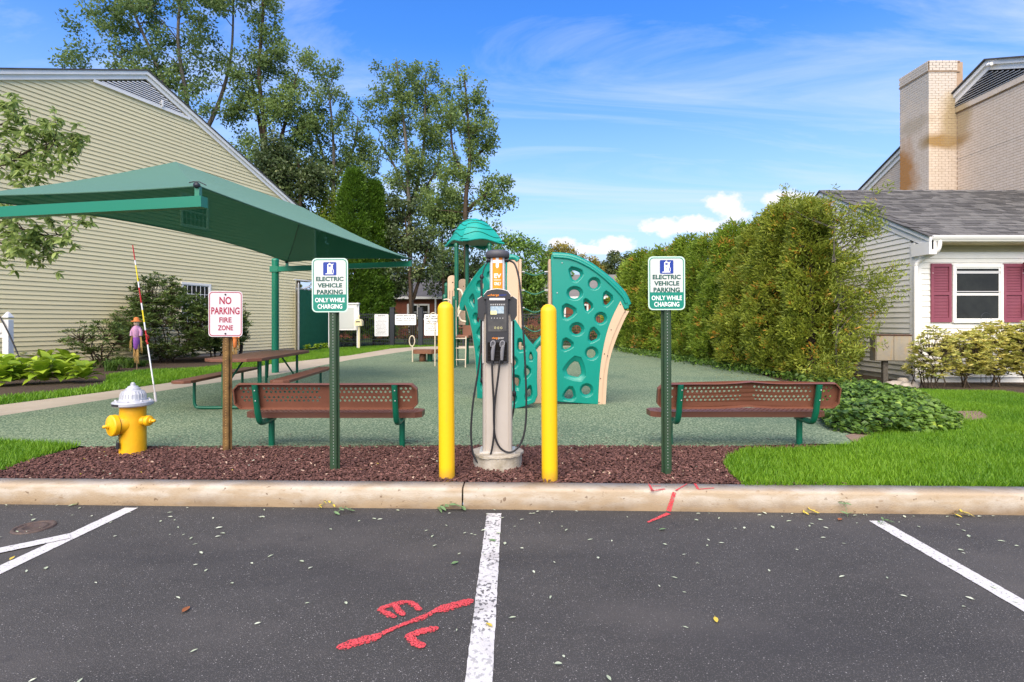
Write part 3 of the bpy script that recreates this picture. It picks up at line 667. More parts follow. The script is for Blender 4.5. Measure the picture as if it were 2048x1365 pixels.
# ---------------------------------------------------------------- bollards
def bollard(px, py, top, label):
    b = G(px, py); h = (HY-top)/F*b.y+H-b.z+.01; r_ = .064
    mb = MB(); mb.lathe([(r_, -.03), (r_, h-.062)]+[(r_*math.cos(a), h-.062+.062*math.sin(a)) for a in [R(d) for d in (10, 20, 30, 42, 54, 66, 78)]]+[(.0, h)], 40)
    return tag(mb.build('bollard', M['yellow'], None, tuple(b), (R(.4), R(-.45), 0)), label, 'bollard', 'yellow bollards guarding the charging station')
bollard(894, 953.5, 606, 'yellow round topped bollard on the left of the charging station')
bollard(1099.5, 957, 611, 'yellow round topped bollard on the right of the charging station')

# ---------------------------------------------------------------- signs
def uchannel(mb, h, w_=.085, d=.038, t=.006, front=-1):
    # hat section: two flanges, two webs and a face
    mb.box((-.020, -d, 0), (.020, -d+t, h)); mb.box((-.026, -d+t-.001, 0), (-.020, 0, h)); mb.box((.020, -d+t-.001, 0), (.026, 0, h))
    mb.box((-w_/2, -t, -.0), (-.0255, .0, h)); mb.box((.0255, -t, 0), (w_/2, .0, h))
def post_obj(t, h, m, w_=.085):
    mb = MB(); uchannel(mb, h, w_); mb.build('post', m, t)
    mb = MB(); k = int(h/.0254/1.0)
    for i in range(2, k):
        z = i*.0254; mb.add([(.0034*math.cos(a), -.0386, z+.0040*math.sin(a)) for a in [j*math.pi/4 for j in range(8)]], [tuple(range(8))])
    return mb
def ev_sign(px, py, top, bot, cx, label, rz):
    b = G(px, py); Y = b.y; zt = H-(top-HY)/F*(Y-.04)-b.z; zb = H-(bot-HY)/F*(Y-.04)-b.z
    t = thing('parking_sign', label, 'sign', tuple(b), rz, 'green and white charging signs on posts'); t.rotation_euler = (0, R(-.25), rz)
    mb = post_obj(t, zt-.03, M['postgreen']); mb.build('post_hole', M['galv'], t)['kind'] = 'stuff'
    w_ = .305; h = zt-zb; cz = (zt+zb)/2; ox = (cx-px)/F*Y
    S = Matrix.Translation((ox, -.050, cz))
    pl = link('sign_plate', plate_mesh(rrect(w_, h, .038), [], .003, M['sign_mint'], M=S), t)
    def lay(nm, out_, holes, m, y): return link(nm, plate_mesh(out_, holes, .0006, m, M=Matrix.Translation((ox, -.050-y, cz))), pl)
    lay('border', rrect(w_-.020, h-.020, .032), [rrect(w_-.034, h-.034, .026)], M['sign_green'], .0022)
    lay('face_sheet', rrect(w_-.035, h-.035, .026), [], M['sign_white'], .0020)
    lo = h*.292; lay('lower_panel', rrect(w_-.030, lo, .022, cy=-h/2+.015+lo/2), [], M['sign_green'], .0028)
    lay('lower_panel', [(-(w_-.030)/2, -h/2+.04), ((w_-.030)/2, -h/2+.04), ((w_-.030)/2, -h/2+.017+lo), (-(w_-.030)/2, -h/2+.017+lo)], [], M['sign_green'], .0031)
    pc = h*(.5-.197)
    lay('pictogram', rrect(.112, .112, .010, cy=pc), [], M['sign_blue'], .0028)
    pump = [(-.038, pc-.046), (.030, pc-.046), (.030, pc-.040), (.018, pc-.036), (.018, pc+.040), (.006, pc+.040), (.006, pc+.047), (-.010, pc+.047), (-.010, pc+.040), (-.020, pc+.036), (-.020, pc-.038), (-.038, pc-.041)]
    lay('pump_symbol', pump, [rrect(.022, .016, .004, cy=pc+.024, cx=-.001), [(-.004, pc-.020), (.004, pc-.006), (.001, pc-.005), (.005, pc+.010), (-.006, pc-.004), (-.002, pc-.005)]], M['print_white'], .0036)
    hose = [(.022, pc-.034), (.032, pc-.034), (.032, pc-.012), (.024, pc+.004), (.026, pc+.034), (.034, pc+.040), (.030, pc+.043), (.021, pc+.038), (.019, pc+.002), (.027, pc-.014), (.027, pc-.030)]
    lay('pump_symbol', hose, [], M['print_white'], .0036)
    rows = [('ELECTRIC', .232, .037, h*(.5-.385), M['sign_dkgreen']), ('VEHICLE', .208, .037, h*(.5-.503), M['sign_dkgreen']), ('PARKING', .218, .039, h*(.5-.625), M['sign_dkgreen']),
            ('ONLY WHILE', .250, .038, h*(.5-.775), M['print_white']), ('CHARGING', .208, .039, h*(.5-.893), M['print_white'])]
    for s, tw, th, z, m in rows:
        link('lettering', text_mesh(s, tw, th, m, Matrix.Translation((ox, -.0538, cz)), .034 if m is M['sign_dkgreen'] else .018, 0, 0, z), pl)
    for zz in (h/2-.034, -h/2+.034):
        mb = MB(); mb.lathe([(.007, 0), (.007, .003), (.004, .005), (0, .005)], 10, M=Matrix.Rotation(R(90), 4, 'X')); mb.build('bolt', M['galv'], t, (ox, -.0538, cz+zz))
    return t
ev_sign(670, 938, 517, 625, 665.5, 'white and green electric vehicle parking sign in front of the left bench', 0)
ev_sign(1333, 946, 513.5, 620.5, 1331, 'white and green electric vehicle parking sign in front of the right bench', R(1.5))
def fire_sign():
    px, py = 455, 900; b = G(px, py); Y = b.y; zt = H-(583-HY)/F*(Y-.05)-b.z; zb = H-(674-HY)/F*(Y-.05)-b.z
    t = thing('no_parking_sign', 'faded white no parking fire zone sign with red lettering on a rusty post', 'sign', tuple(b), R(6))
    mb = post_obj(t, zt-.04, M['postwood'], .088); mb.build('post_hole', M['straw'], t)['kind'] = 'stuff'
    w_ = .315; h = zt-zb; cz = (zt+zb)/2; S = Matrix.Translation((.002, -.050, cz))
    pl = link('sign_plate', plate_mesh(rrect(w_, h, .034), [], .003, M['sign_pink'], M=S), t)
    link('border', plate_mesh(rrect(w_-.016, h-.016, .03), [rrect(w_-.030, h-.030, .024)], .0006, M['sign_red'], M=Matrix.Translation((.002, -.0522, cz))), pl)
    for s, tw, th, z in (('NO', .112, .074, h/2-.090), ('PARKING', .262, .070, h/2-.190), ('FIRE', .114, .050, h/2-.278), ('ZONE', .140, .050, h/2-.355)):
        link('lettering', text_mesh(s, tw, th, M['sign_red'], Matrix.Translation((.002, -.0530, cz)), .024, 0, 0, z), pl)
    for zz in (h/2-.032, -h/2+.030):
        mb = MB(); mb.lathe([(.009, 0), (.009, .003), (.005, .006), (0, .006)], 10, M=Matrix.Rotation(R(90), 4, 'X')); mb.build('bolt', M['print_dark'], t, (.002, -.0525, cz+zz))
fire_sign()

# ---------------------------------------------------------------- charging station
def charger():
    b = G(990, 940); b.y = 4.76; b.x = (993-1024)/F*4.76+.01; Y = b.y; k = Y/F      # metres per pixel here
    t = thing('charging_station', 'two port electric vehicle charging station with black head and hanging cables on a concrete footing', 'charging station', (b.x, b.y, .15))
    Z = lambda py: H-(py-HY)*k-.15; X = lambda px: (px-1024)*k-b.x
    # footing, chipped rim
    mb = MB(); rr = random.Random(3); n = 36; zt = .115
    prof = [(.215, -.03), (.215, zt-.025), (.228, zt-.02), (.226, zt-.004), (.215, zt), (0, zt)]; vs = []
    for i, (r_, z) in enumerate(prof):
        for j in range(n):
            a = 2*math.pi*j/n; rj = r_*(1+(.025*math.sin(5*a)+.02*math.sin(11*a+1) if i in (2, 3) else .008*math.sin(7*a))); zz = z+(rr.uniform(-.008, .006) if i == 2 else 0); vs.append((rj*math.cos(a), rj*math.sin(a), zz))
    mb.add(vs, [(i*n+j, i*n+(j+1) % n, (i+1)*n+(j+1) % n, (i+1)*n+j) for i in range(len(prof)-1) for j in range(n)]); mb.build('footing', M['pad'], t)
    # aluminium column: curved front with grooves
    hw = 29.5*k; mb = MB(); zb = zt; ztop = Z(583); sec = []
    for x, y in ((-1, .02), (-1, -.06), (-.93, -.085), (-.80, -.094), (-.78, -.090), (-.74, -.090), (-.72, -.098), (0, -.112), (.72, -.098), (.74, -.090), (.78, -.090), (.80, -.094), (.93, -.085), (1, -.06), (1, .02), (.9, .09), (-.9, .09)): sec.append((x*hw, y))
    n = len(sec); mb.add([(x, y, zb) for x, y in sec]+[(x, y, Z(626)) for x, y in sec], [(i, (i+1) % n, n+(i+1) % n, n+i) for i in range(n)]); mb.build('column', M['alu'], t)
    mb = MB(); mb.box((-hw*1.18, -.115, zb), (hw*1.18, .11, zb+.012)); mb.build('base_plate', M['alu2'], t)
    for s in (-1, 1):
        mb = MB(); mb.cbox((s*hw-(.014 if s > 0 else .0), -.100, Z(726)), (s*hw+(.0 if s > 0 else .014), .03, Z(629)), .004); mb.build('side_rail', M['alu2'], t)
    # black fascia
    mb = MB(); fx = 22*k
    mb.cbox((-fx, -.135, Z(724)), (fx, -.090, Z(590)), .005); fas = mb.build('fascia', M['black'], t)
    mb = MB(); a = [(-fx*1.18, Z(600)), (-fx*1.18, Z(592)), (-fx*.9, Z(584.5)), (-fx*.4, Z(581.5)), (0, Z(580.5)), (fx*.4, Z(581.5)), (fx*.9, Z(584.5)), (fx*1.18, Z(592)), (fx*1.18, Z(600))]
    n = len(a); mb.add([(x, -.137, z) for x, z in a]+[(x, .09, z) for x, z in a], [tuple(range(n)), tuple(reversed(range(n, 2*n)))]+[(i, n+i, n+(i+1) % n, (i+1) % n) for i in range(n)]); mb.build('head', M['black'], t)
    mb = MB(); mb.tube([(x, -.12, z+.003) for x, z in a[1:-1]], .004, 6); mb.build('head_trim', M['alu2'], t)
    for s in (-1, 1):      # shoulders that carry the cable arms
        pr = [(s*fx*.95, Z(597)), (s*30*k, Z(594)), (s*38.5*k, Z(600)), (s*38.5*k, Z(632)), (s*33*k, Z(641)), (s*27*k, Z(643)), (s*25*k, Z(628)), (s*fx*.95, Z(628))]
        n = 8; mb = MB(); vs = [(x, -.105, z) for x, z in pr]+[(x, .08, z) for x, z in pr]; mb.add(vs, [tuple(range(n)), tuple(reversed(range(n, 2*n)))]+[(i, n+i, n+(i+1) % n, (i+1) % n) for i in range(n)])
        mb.build('shoulder', M['black'], t)
        mb = MB(); mb.tube([(s*30*k, -.107, Z(594)), (s*38.7*k, -.107, Z(600))], .003, 5); mb.build('shoulder_trim', M['alu2'], t)
    # display window, status dots, plates and lettering
    mb = MB(); mb.box((-18*k, -.139, Z(663)), (18*k, -.135, Z(608))); win = mb.build('display_window', M['glass_dark'], t)
    mb = MB(); mb.box((-13*k, -.1405, Z(628)), (13*k, -.139, Z(614))); mb.build('display_screen', M['screen'], win)
    mb = MB(); mb.box((-13*k, -.1415, Z(630)), (-1*k, -.1407, Z(623))); mb.build('sticker', M['note'], win)
    for i in range(5):
        mb = MB(); mb.lathe([(.0035, 0), (.0035, .001), (0, .001)], 8, M=Matrix.Rotation(R(90), 4, 'X')); mb.build('status_light', M['print_white'], win, ((-11+5.5*i)*k, -.139, Z(637)))
    for i in range(7):
        mb = MB(); mb.box(((-13+4.2*i)*k, -.1402, Z(612)), ((-11+4.2*i)*k, -.139, Z(609.5))); mb.build('sensor_slot', M['galv'], win)
    mb = MB()
    for x in (-4, 2, 8): mb.tube([((x+1.7*math.cos(a))*k, -.141, Z(656)+1.9*k*math.sin(a)) for a in [i*math.pi/5 for i in range(11)]], .0018, 4, False)
    mb.build('contactless_symbol', M['note'], win)
    mb = MB(); mb.box((-15*k, -.1385, Z(602)), (15*k, -.137, Z(598))); mb.build('notice_strip', M['print_white'], t)
    for (s, x0, x1, z, m) in (('charge', -15, 3.5, 592.5, M['orange']), ('point+', 4, 18, 592.5, M['sign_blue']), ('charge', -10, 1.5, 676.0, M['orange']), ('point+', 2, 13, 676.0, M['alu2'])):
        link('lettering', text_mesh(s, (x1-x0)*k, 5.2*k, m, Matrix.Translation(((x0+x1)/2*k, -.1385 if z < 600 else -.1365, Z(z))), .01, 0), t)
    mb = MB(); mb.box((-18.5*k, -.1385, Z(593.6)), (-15.5*k, -.1375, Z(592.6))); mb.build('lettering', M['orange'], t)
    # holster pocket
    mb = MB(); mb.box((-19*k, -.137, Z(721)), (19*k, -.1352, Z(684))); mb.build('holster', M['darkvoid'], t)
    mb = MB()
    for q in (701, 709, 716): mb.box((-18*k, -.139, Z(q)-.002), (18*k, -.137, Z(q)))
    mb.box((-20*k, -.145, Z(724.5)), (20*k, -.135, Z(721))); mb.build('holster_bar', M['black'], t)
    # light column with orange notice and cap
    mb = MB(); mb.lathe([(16*k, Z(585)), (16*k, Z(511))], 32, (0, .0, 0)); tw = mb.build('light_column', M['alu2'], t)
    def arc(px0, px1, py0, py1, m, nm, off):     # a patch wrapped round the light column
        r_ = 16*k+off; n = 10; xs = [(px0+(px1-px0)*i/n)*k for i in range(n+1)]; vs = []
        for x in xs: yy = -math.sqrt(max(r_*r_-x*x, 1e-9)); vs += [(x, yy, Z(py1)), (x, yy, Z(py0))]
        mb = MB(); mb.add(vs, [(2*i, 2*i+2, 2*i+3, 2*i+1) for i in range(n)]); return mb.build(nm, m, tw)
    arc(-13.5, -11.0, 515, 584, M['print_white'], 'edge_strip', .0012); arc(11.0, 13.5, 515, 584, M['print_white'], 'edge_strip', .0012)
    arc(-9.5, 10.0, 515, 580.5, M['orange'], 'notice', .0014)
    arc(-9.5, 10.0, 522, 528, M['print_white'], 'plus_symbol', .0024); arc(-3, 2.5, 515, 536, M['print_white'], 'plus_symbol', .0026); arc(-2, 1.5, 535.9, 538, M['print_white'], 'plus_symbol', .0026)
    for s, w2, hh, z in (('EV', 14, 9, 553.5), ('ONLY', 14, 6.5, 569)):
        me = text_mesh(s, w2*k, hh*k, M['print_white'], None, .03, 0, .5*k, Z(z))
        for v in me.vertices: v.co.y = -math.sqrt(max((16*k+.003)**2-v.co.x**2, 1e-9))
        link('lettering', me, tw)
    arc(-7, 7, 561.2, 562.2, M['print_white'], 'rule', .0024)
    mb = MB(); mb.lathe([(20*k, Z(517.5)), (23.6*k, Z(516)), (23.8*k, Z(506)), (21*k, Z(503)), (12*k, Z(501)), (0, Z(500.4))], 32); mb.build('cap', M['darkcap'], t)
    mb = MB(); mb.tube([(-22*k, -.02, Z(521)), (22*k, -.02, Z(521))], .022, 10); mb.box((-.03, .02, Z(583)), (.03, .09, Z(515))); mb.build('cable_arm', M['black'], t)
    # connectors with pistol grips
    for s in (-1, 1):
        px = -9 if s < 0 else 9; lean = -.25 if s > 0 else -.12
        mb = MB(); mb.tube([(px*k, -.150, Z(718)), ((px+.6)*k, -.165, Z(702)), ((px+2.5)*k, -.175, Z(690))], [.013, .017, .015], 10); body = mb.build('connector', M['grip'], t)
        mb = MB(); mb.tube(smooth_pts([((px-2.5)*k, -.17, Z(692)), ((px-3.2)*k, -.172, Z(686)), ((px-.5)*k, -.172, Z(681.5)), ((px+4)*k, -.172, Z(682)), ((px+5)*k, -.172, Z(687)), ((px+2.5)*k, -.172, Z(692))], 4), .0055, 7); mb.build('trigger_guard', M['grip'], body)
        mb = MB(); mb.tube([((px+.8)*k, -.155, Z(686)), ((px+.8)*k, -.128, Z(684))], .016, 12); mb.build('plug_head', M['grip'], body)
        mb = MB(); [mb.lathe([(.0135, z-.003), (.0135, z+.003)], 10, (px*k-.001, -.150, 0)) for z in (Z(719), Z(722), Z(725))]; mb.build('strain_relief', M['cable'], body)
    c1 = [(985, 718), (986.5, 760), (988.5, 800), (989, 840), (991.5, 868), (1001, 889), (1017, 898), (1033, 892), (1045, 872), (1051, 840), (1052, 790), (1049.5, 720), (1045, 640), (1040, 575), (1035, 545), (1028, 527), (1017, 521)]
    c2 = [(1001, 718), (996, 760), (990.5, 805), (989, 860), (984, 896), (976, 915), (964, 921), (953, 912), (946, 890), (944, 850), (948, 800), (956, 750), (962, 700), (963, 640), (963, 600)]
    for c, ys in ((c1, (-.155, .02)), (c2, (-.160, -.03))):
        n = len(c); pts = [(X(x), ys[0]+(ys[1]-ys[0])*(i/(n-1))**2, Z(y)) for i, (x, y) in enumerate(c)]
        mb = MB(); mb.tube(smooth_pts(pts, 6), .0088, 8); mb.build('charging_cable', M['cable'], t)
    # retractor ropes with their weights
    mb = MB(); mb.tube(smooth_pts([(X(985), -.02, Z(521)), (X(972), -.02, Z(530)), (X(965), -.02, Z(551))], 4), .005, 6); mb.tube([(X(963.5), -.03, Z(556)), (X(963.5), -.03, Z(600))], .010, 8)
    mb.lathe([(0, Z(561)), (.018, Z(557)), (.019, Z(554)), (.010, Z(550)), (0, Z(549))], 12, (X(964), -.03, 0)); mb.build('retractor_cord', M['cable'], t)
    mb = MB(); mb.tube(smooth_pts([(X(966), .02, Z(642)), (X(965), .02, Z(700)), (X(963), .02, Z(755)), (X(967), .02, Z(775)), (X(973), .02, Z(812))], 5), .010, 8)
    mb.lathe([(0, Z(769)), (.022, Z(765)), (.022, Z(758)), (0, Z(753))], 12, (X(965), .02, 0)); mb.build('retractor_cord', M['cable'], t)
    mb = MB(); mb.tube(smooth_pts([(X(1027), .02, Z(642)), (X(1027), .02, Z(700)), (X(1028), .02, Z(775)), (X(1028.5), .02, Z(810)), (X(1023), .02, Z(842))], 5), .0085, 8)
    mb.lathe([(0, Z(796)), (.020, Z(792)), (.020, Z(785)), (0, Z(780))], 12, (X(1028), .02, 0)); mb.build('retractor_cord', M['cable'], t)
charger()

# ---------------------------------------------------------------- benches
def bench(cx, Y, label, bent, rz=0, right_shift=0):
    """back of the bench towards the camera"""
    t = thing('park_bench', label, 'bench', (cx, Y, .15), rz, 'brown perforated benches facing the playground')
    w2 = .88; hb = .25; hz = .055
    def back_holes(wd, rows, mid):
        out = []
        for ri, z in enumerate(rows):
            x = -wd/2+.06+(ri % 2)*.022
            while x < wd/2-.05:
                if abs(x) > mid and abs(abs(x)-.665) > .045: out.append(circ(x, z, .0125, 8))
                x += .044
        return out
    def warp(v):
        if bent:
            a = abs(v.co.x); v.co.z += .024*max(0, 1-a/.30)**1.4; v.co.y -= .010*max(0, 1-a/.3); v.co.z += .004*v.co.x
        else: v.co.z += -.002*math.cos(v.co.x*2)
    ch = .05; outl = [(-w2, -hb/2+ch), (-w2+ch, -hb/2), (0, -hb/2), (w2-ch, -hb/2), (w2, -hb/2+ch), (w2, hb/2-ch), (w2-ch, hb/2), (0, hb/2), (-w2+ch, hb/2), (-w2, hb/2-ch)]
    me = plate_mesh(outl, back_holes(2*w2, (.070, .037, -.018, -.051), .055), .004, M['brown'])
    tilt = Matrix.Translation((0, -.195, .545)) @ Matrix.Rotation(R(13), 4, 'X')
    for v in me.vertices: warp(v)
    me.transform(tilt); bo = link('backrest', me, t)
    # folded rim round the backrest, open side towards the camera
    mb = MB(); n = len(outl)
    dense = []
    for i in range(n):
        a = outl[i]; b = outl[(i+1) % n]; m = max(1, int(math.hypot(a[0]-b[0], a[1]-b[1])/.08))
        for j in range(m): dense.append((a[0]+(b[0]-a[0])*j/m, a[1]+(b[1]-a[1])*j/m))
    class V:
        def __init__(s, c): s.co = Vector(c)
    n = len(dense); vs = []
    for (x, z) in dense:
        for (q, y) in ((1, .003), (1, -.050), (.985 if abs(x) > .8 else 1, -.050), ): 
            v = V((x*q, y, z*(1 if q == 1 else .96))); warp(v); vs.append(tilt @ v.co)
        v = V((x*(1-.006), .003, z*.965)); warp(v); vs.append(tilt @ v.co)
    fs = []
    for i in range(n):
        j = (i+1) % n
        for k in range(4): fs.append((i*4+k, i*4+(k+1) % 4, j*4+(k+1) % 4, j*4+k))
    mb.add(vs, fs); mb.build('backrest_rim', M['brown'], t)
    # seat: perforated top with a rolled edge
    sw = .265; so_ = [(-w2, -sw/2+.05), (-w2+.06, -sw/2), (w2-.06, -sw/2), (w2, -sw/2+.05), (w2, sw/2-.05), (w2-.06, sw/2), (-w2+.06, sw/2), (-w2, sw/2-.05)]
    rows = [-.085, -.052, -.018, .018, .052, .085]; hs = []
    for ri, z in enumerate(rows):
        x = -w2+.07+(ri % 2)*.025
        while x < w2-.06:
            if abs(x) > .03: hs.append(circ(x, z, .0125, 6))
            x += .05
    me = plate_mesh(so_, hs, .004, M['brown'], M=Matrix.Translation((0, .11, .350)) @ Matrix.Rotation(R(-90), 4, 'X')); link('seat', me, t)
    mb = MB(); n = len(so_)
    for i in range(n):
        a = so_[i]; b = so_[(i+1) % n]; pa = Vector((a[0], a[1]+.11, 0)); pb = Vector((b[0], b[1]+.11, 0)); nrm = Vector((b[1]-a[1], -(b[0]-a[0]), 0)).normalized()*.002
        q = [pa-nrm, pb-nrm, pb+nrm, pa+nrm]; mb.add([(v.x, v.y, .296) for v in q]+[(v.x, v.y, .3495) for v in q], [(3,2,1,0), (4,5,6,7), (0,1,5,4), (1,2,6,5), (2,3,7,6), (3,0,4,7)])
    mb.build('seat_rim', M['brown'], t)
    for s in (-1, 1):
        x = s*.665
        mb = MB(); mb.tube(smooth_pts([(x, .10, -.02), (x, .10, .25)], 2), .030, 16); leg = mb.build('leg', M['tubegreen'], t)
        mb = MB(); mb.tube(smooth_pts([(x, .155, .268), (x, .05, .268), (x, -.09, .268), (x, -.155, .290), (x, -.195, .36), (x, -.225, .48), (x, -.252, .60), (x, -.262, .652)], 6), .029, 16); mb.build('back_arm', M['tubegreen'], t)
        mb = MB(); mb.box((x-.02, -.02, .297), (x+.02, .22, .305)); mb.build('seat_bracket', M['tubegreen'], t)
        for z in (.50, .60): mb = MB(); mb.lathe([(.007, 0), (.005, .004), (0, .004)], 8, M=Matrix.Rotation(R(90), 4, 'X')); mb.build('bolt', M['galv'], t, (x+.006, -.262-(z-.5)*.2, z))
bench(-1.785, 5.38, 'brown perforated bench with green legs behind the left charging sign', False)
bench(2.285, 5.42, 'brown perforated bench with a bent backrest behind the right charging sign', True)

# ---------------------------------------------------------------- fire hydrant
def hydrant():
    b = G(266, 903); t = thing('fire_hydrant', 'yellow fire hydrant with silver bonnet and a tall striped marker rod', 'fire hydrant', (b.x, b.y, .15)); k = b.y/F
    Z = lambda py: H-(py-HY)*k-.15; r_ = .112
    mb = MB(); mb.lathe([(r_*1.02, -.03), (r_*1.0, .02), (r_*.99, .2), (r_*.98, Z(812))], 32); mb.build('barrel', M['hydrant'], t)
    mb = MB(); mb.lathe([(.165, Z(811)), (.172, Z(809)), (.172, Z(804)), (.165, Z(802)), (.115, Z(800)), (.108, Z(796)), (.102, Z(788)), (.085, Z(782)), (.062, Z(779.5)), (.060, Z(777)), (.048, Z(775.5)), (.042, Z(773)), (.030, Z(772)), (.022, Z(771.5)), (.021, Z(767.5)), (0, Z(767.5))], 36, smooth='hard'); bon = mb.build('bonnet', M['silver'], t)
    mb = MB(); mb.lathe([(.015, 0), (.015, .018), (0, .018)], 5, (0, 0, Z(769))); mb.build('operating_nut', M['silver'], bon)
    for i in range(8):
        a = i*math.pi/4+.3; mb = MB(); mb.lathe([(.011, 0), (.011, .012), (0, .012)], 6, (.145*math.cos(a), .145*math.sin(a), Z(801.5))); mb.build('bolt', M['silver'], bon)
    mb = MB()
    for i in range(24):
        a = 2*math.pi*i/24; mb.tube([(.111*math.cos(a), .111*math.sin(a), Z(799)), (.104*math.cos(a), .104*math.sin(a), Z(788)), (.088*math.cos(a), .088*math.sin(a), Z(782.5))], .003, 5)
    mb.build('bonnet_rib', M['silver'], bon)['kind'] = 'stuff'
    mb = MB(); n = 8; vs = []
    for i in range(n+1):
        a = R(228+36*i/n); vs += [(.1735*math.cos(a), .1735*math.sin(a), Z(809)), (.1735*math.cos(a), .1735*math.sin(a), Z(805))]
    mb.add(vs, [(2*i, 2*i+2, 2*i+3, 2*i+1) for i in range(n)]); mb.build('plate', M['black'], bon)
    def nozzle(ang, z, r1, l, label, nutr, big=False):
        Mx = Matrix.Rotation(ang, 4, 'Z') @ Matrix.Rotation(R(90), 4, 'X')      # local z -> -y rotated by ang
        mb = MB(); mb.lathe([(r1*.92, .05), (r1*.92, r_+.02), (r1*.86, r_+.025), (r1*.86, r_+.04)], 24, (0, 0, z), Mx); noz = mb.build('nozzle', M['hydrant'], t)
        mb = MB(); c = r_+.035; mb.lathe([(r1*.9, c), (r1*1.05, c), (r1*1.05, c+l*.50), (r1*.98, c+l*.62), (r1*.45, c+l*.78), (nutr*1.9, c+l*.82), (nutr*1.7, c+l), (0, c+l)], 32, (0, 0, z), Mx, 'hard'); cap_ = mb.build('nozzle_cap', M['hydrant'], t)
        mb = MB(); mb.lathe([(nutr*1.3, c+l*.9), (nutr*1.05, c+l+.03), (0, c+l+.034)], 5, (0, 0, z), Mx); mb.build('cap_nut', M['hydrant'], cap_)
        mb = MB(); mb.lathe([(r1*.93, c-.010), (r1*.95, c-.005), (r1*.93, c+.001)], 24, (0, 0, z), Mx); mb.build('gasket', M['rust'], cap_)
    nozzle(R(-30), Z(846), .095, .075, '', .014, True)     # large pumper outlet towards the camera, slightly left
    nozzle(R(-95), Z(842), .048, .060, '', .015)
    nozzle(R(82), Z(841), .048, .060, '', .015)
    # padlock and chain
    mb = MB()
    for i in range(5):
        zc = Z(862)-i*.013; mb.tube([(-.055+.009*math.cos(a)*(1 if i % 2 else .4)+.001*i, -r_-.004-.004*math.sin(a), zc+.009*math.sin(a)) for a in [j*math.pi/4 for j in range(9)]], .0022, 5, False)
    mb.build('chain', M['rust'], t)
    mb = MB(); mb.cbox((-.073, -r_-.022, Z(893)), (-.043, -r_+.004, Z(880)), .006); mb.tube(smooth_pts([(-.068, -r_-.008, Z(881)), (-.068, -r_-.008, Z(877)), (-.058, -r_-.008, Z(875)), (-.048, -r_-.008, Z(877)), (-.048, -r_-.008, Z(881))], 4), .004, 6); mb.build('padlock', M['black'], t)
    # marker rod bolted to the flange
    p0 = Vector(((299-266)*k, .09, Z(800))); p1 = Vector(((262.5-266)*k, .02, Z(490)))
    rod = MB(); rod.tube([p0-Vector((-.001, 0, .03)), p0+(p1-p0)*.04], .012, 10); rod.tube([p0, p0+(p1-p0)*.5], .0060, 8); rr = rod.build('marker_rod', M['alu2'], t)
    ys = [(490, 520, 'redrod'), (520, 530, 'white'), (530, 563, 'yelrod'), (563, 575, 'white'), (575, 606, 'redrod'), (606, 620, 'white'), (620, 645, 'yelrod'), (645, 661, 'white'), (661, 690, 'redrod'), (690, 770, 'white')]
    for y0, y1, m in ys:
        u0 = (800-y0)/310; u1 = (800-y1)/310; mb = MB(); rw = .0078 if y0 < 690 else .0070
        mb.tube([p0+(p1-p0)*u1, p0+(p1-p0)*u0], [rw*(1-.35*u1), rw*(1-.35*u0)], 8); mb.build('rod_band', M[m], rr)
    mb = MB(); mb.tube(smooth_pts([p0+(p1-p0)*.36+Vector((.012*math.cos(i*1.2), -.012*math.sin(i*1.2), .013*i)) for i in range(9)], 3), .005, 6); mb.build('red_ribbon', M['redrod'], rr)
hydrant()

# ---------------------------------------------------------------- picnic table
def picnic():
    A = Vector((-3.49, 7.36, 0)); B = Vector((-3.62, 9.70, 0))   # long edge of the top nearest the camera side
    d = (B-A).normalized(); ang = math.atan2(d.y, d.x); ln = 1.83*1.28; n_ = Vector((-d.y, d.x, 0))
    c = (A+B)/2+n_*.38
    t = thing('picnic_table', 'brown coated picnic table with attached seats on green tube legs under the shade canopy', 'picnic table', (c.x, c.y, .15), ang)
    def slab(w_, l, z, th, y0, nm, cut=.09):
        o = [(-l/2, -w_/2+cut), (-l/2+cut, -w_/2), (l/2-cut, -w_/2), (l/2, -w_/2+cut), (l/2, w_/2-cut), (l/2-cut, w_/2), (-l/2+cut, w_/2), (-l/2, w_/2-cut)]
        me = plate_mesh(o, [], th, M['brown'], bevel=.006, M=Matrix.Translation((0, y0, z-th/2)) @ Matrix.Rotation(R(-90), 4, 'X')); return link(nm, me, t)
    slab(.76, ln, .75, .045, 0, 'table_top', .14); slab(.25, ln, .45, .04, -.66, 'seat', .06); slab(.25, ln, .45, .04, .66, 'seat', .06)
    for s in (-1, 1):
        x = s*ln*.33
        mb = MB(); mb.tube(smooth_pts([(x, -.66, .41), (x, -.66, .16), (x, -.645, .06), (x, -.56, .028), (x, 0, .028), (x, .56, .028), (x, .645, .06), (x, .66, .16), (x, .66, .41)], 6), .021, 12); mb.build('leg_frame', M['tubegreen'], t)
        for y in (-.26, .26): mb = MB(); mb.tube([(x, y, .03), (x, y, .705)], .021, 12); mb.build('leg', M['tubegreen'], t)
        mb = MB(); mb.tube([(x, -.24, .30), (x-s*.32, -.1, .70)], .014, 8); mb.tube([(x, .24, .30), (x-s*.32, .1, .70)], .014, 8); mb.build('brace', M['tubegreen'], t)
        mb = MB(); mb.box((x-.02, -.36, .697), (x+.02, .36, .704)); mb.build('top_bracket', M['tubegreen'], t)
picnic()

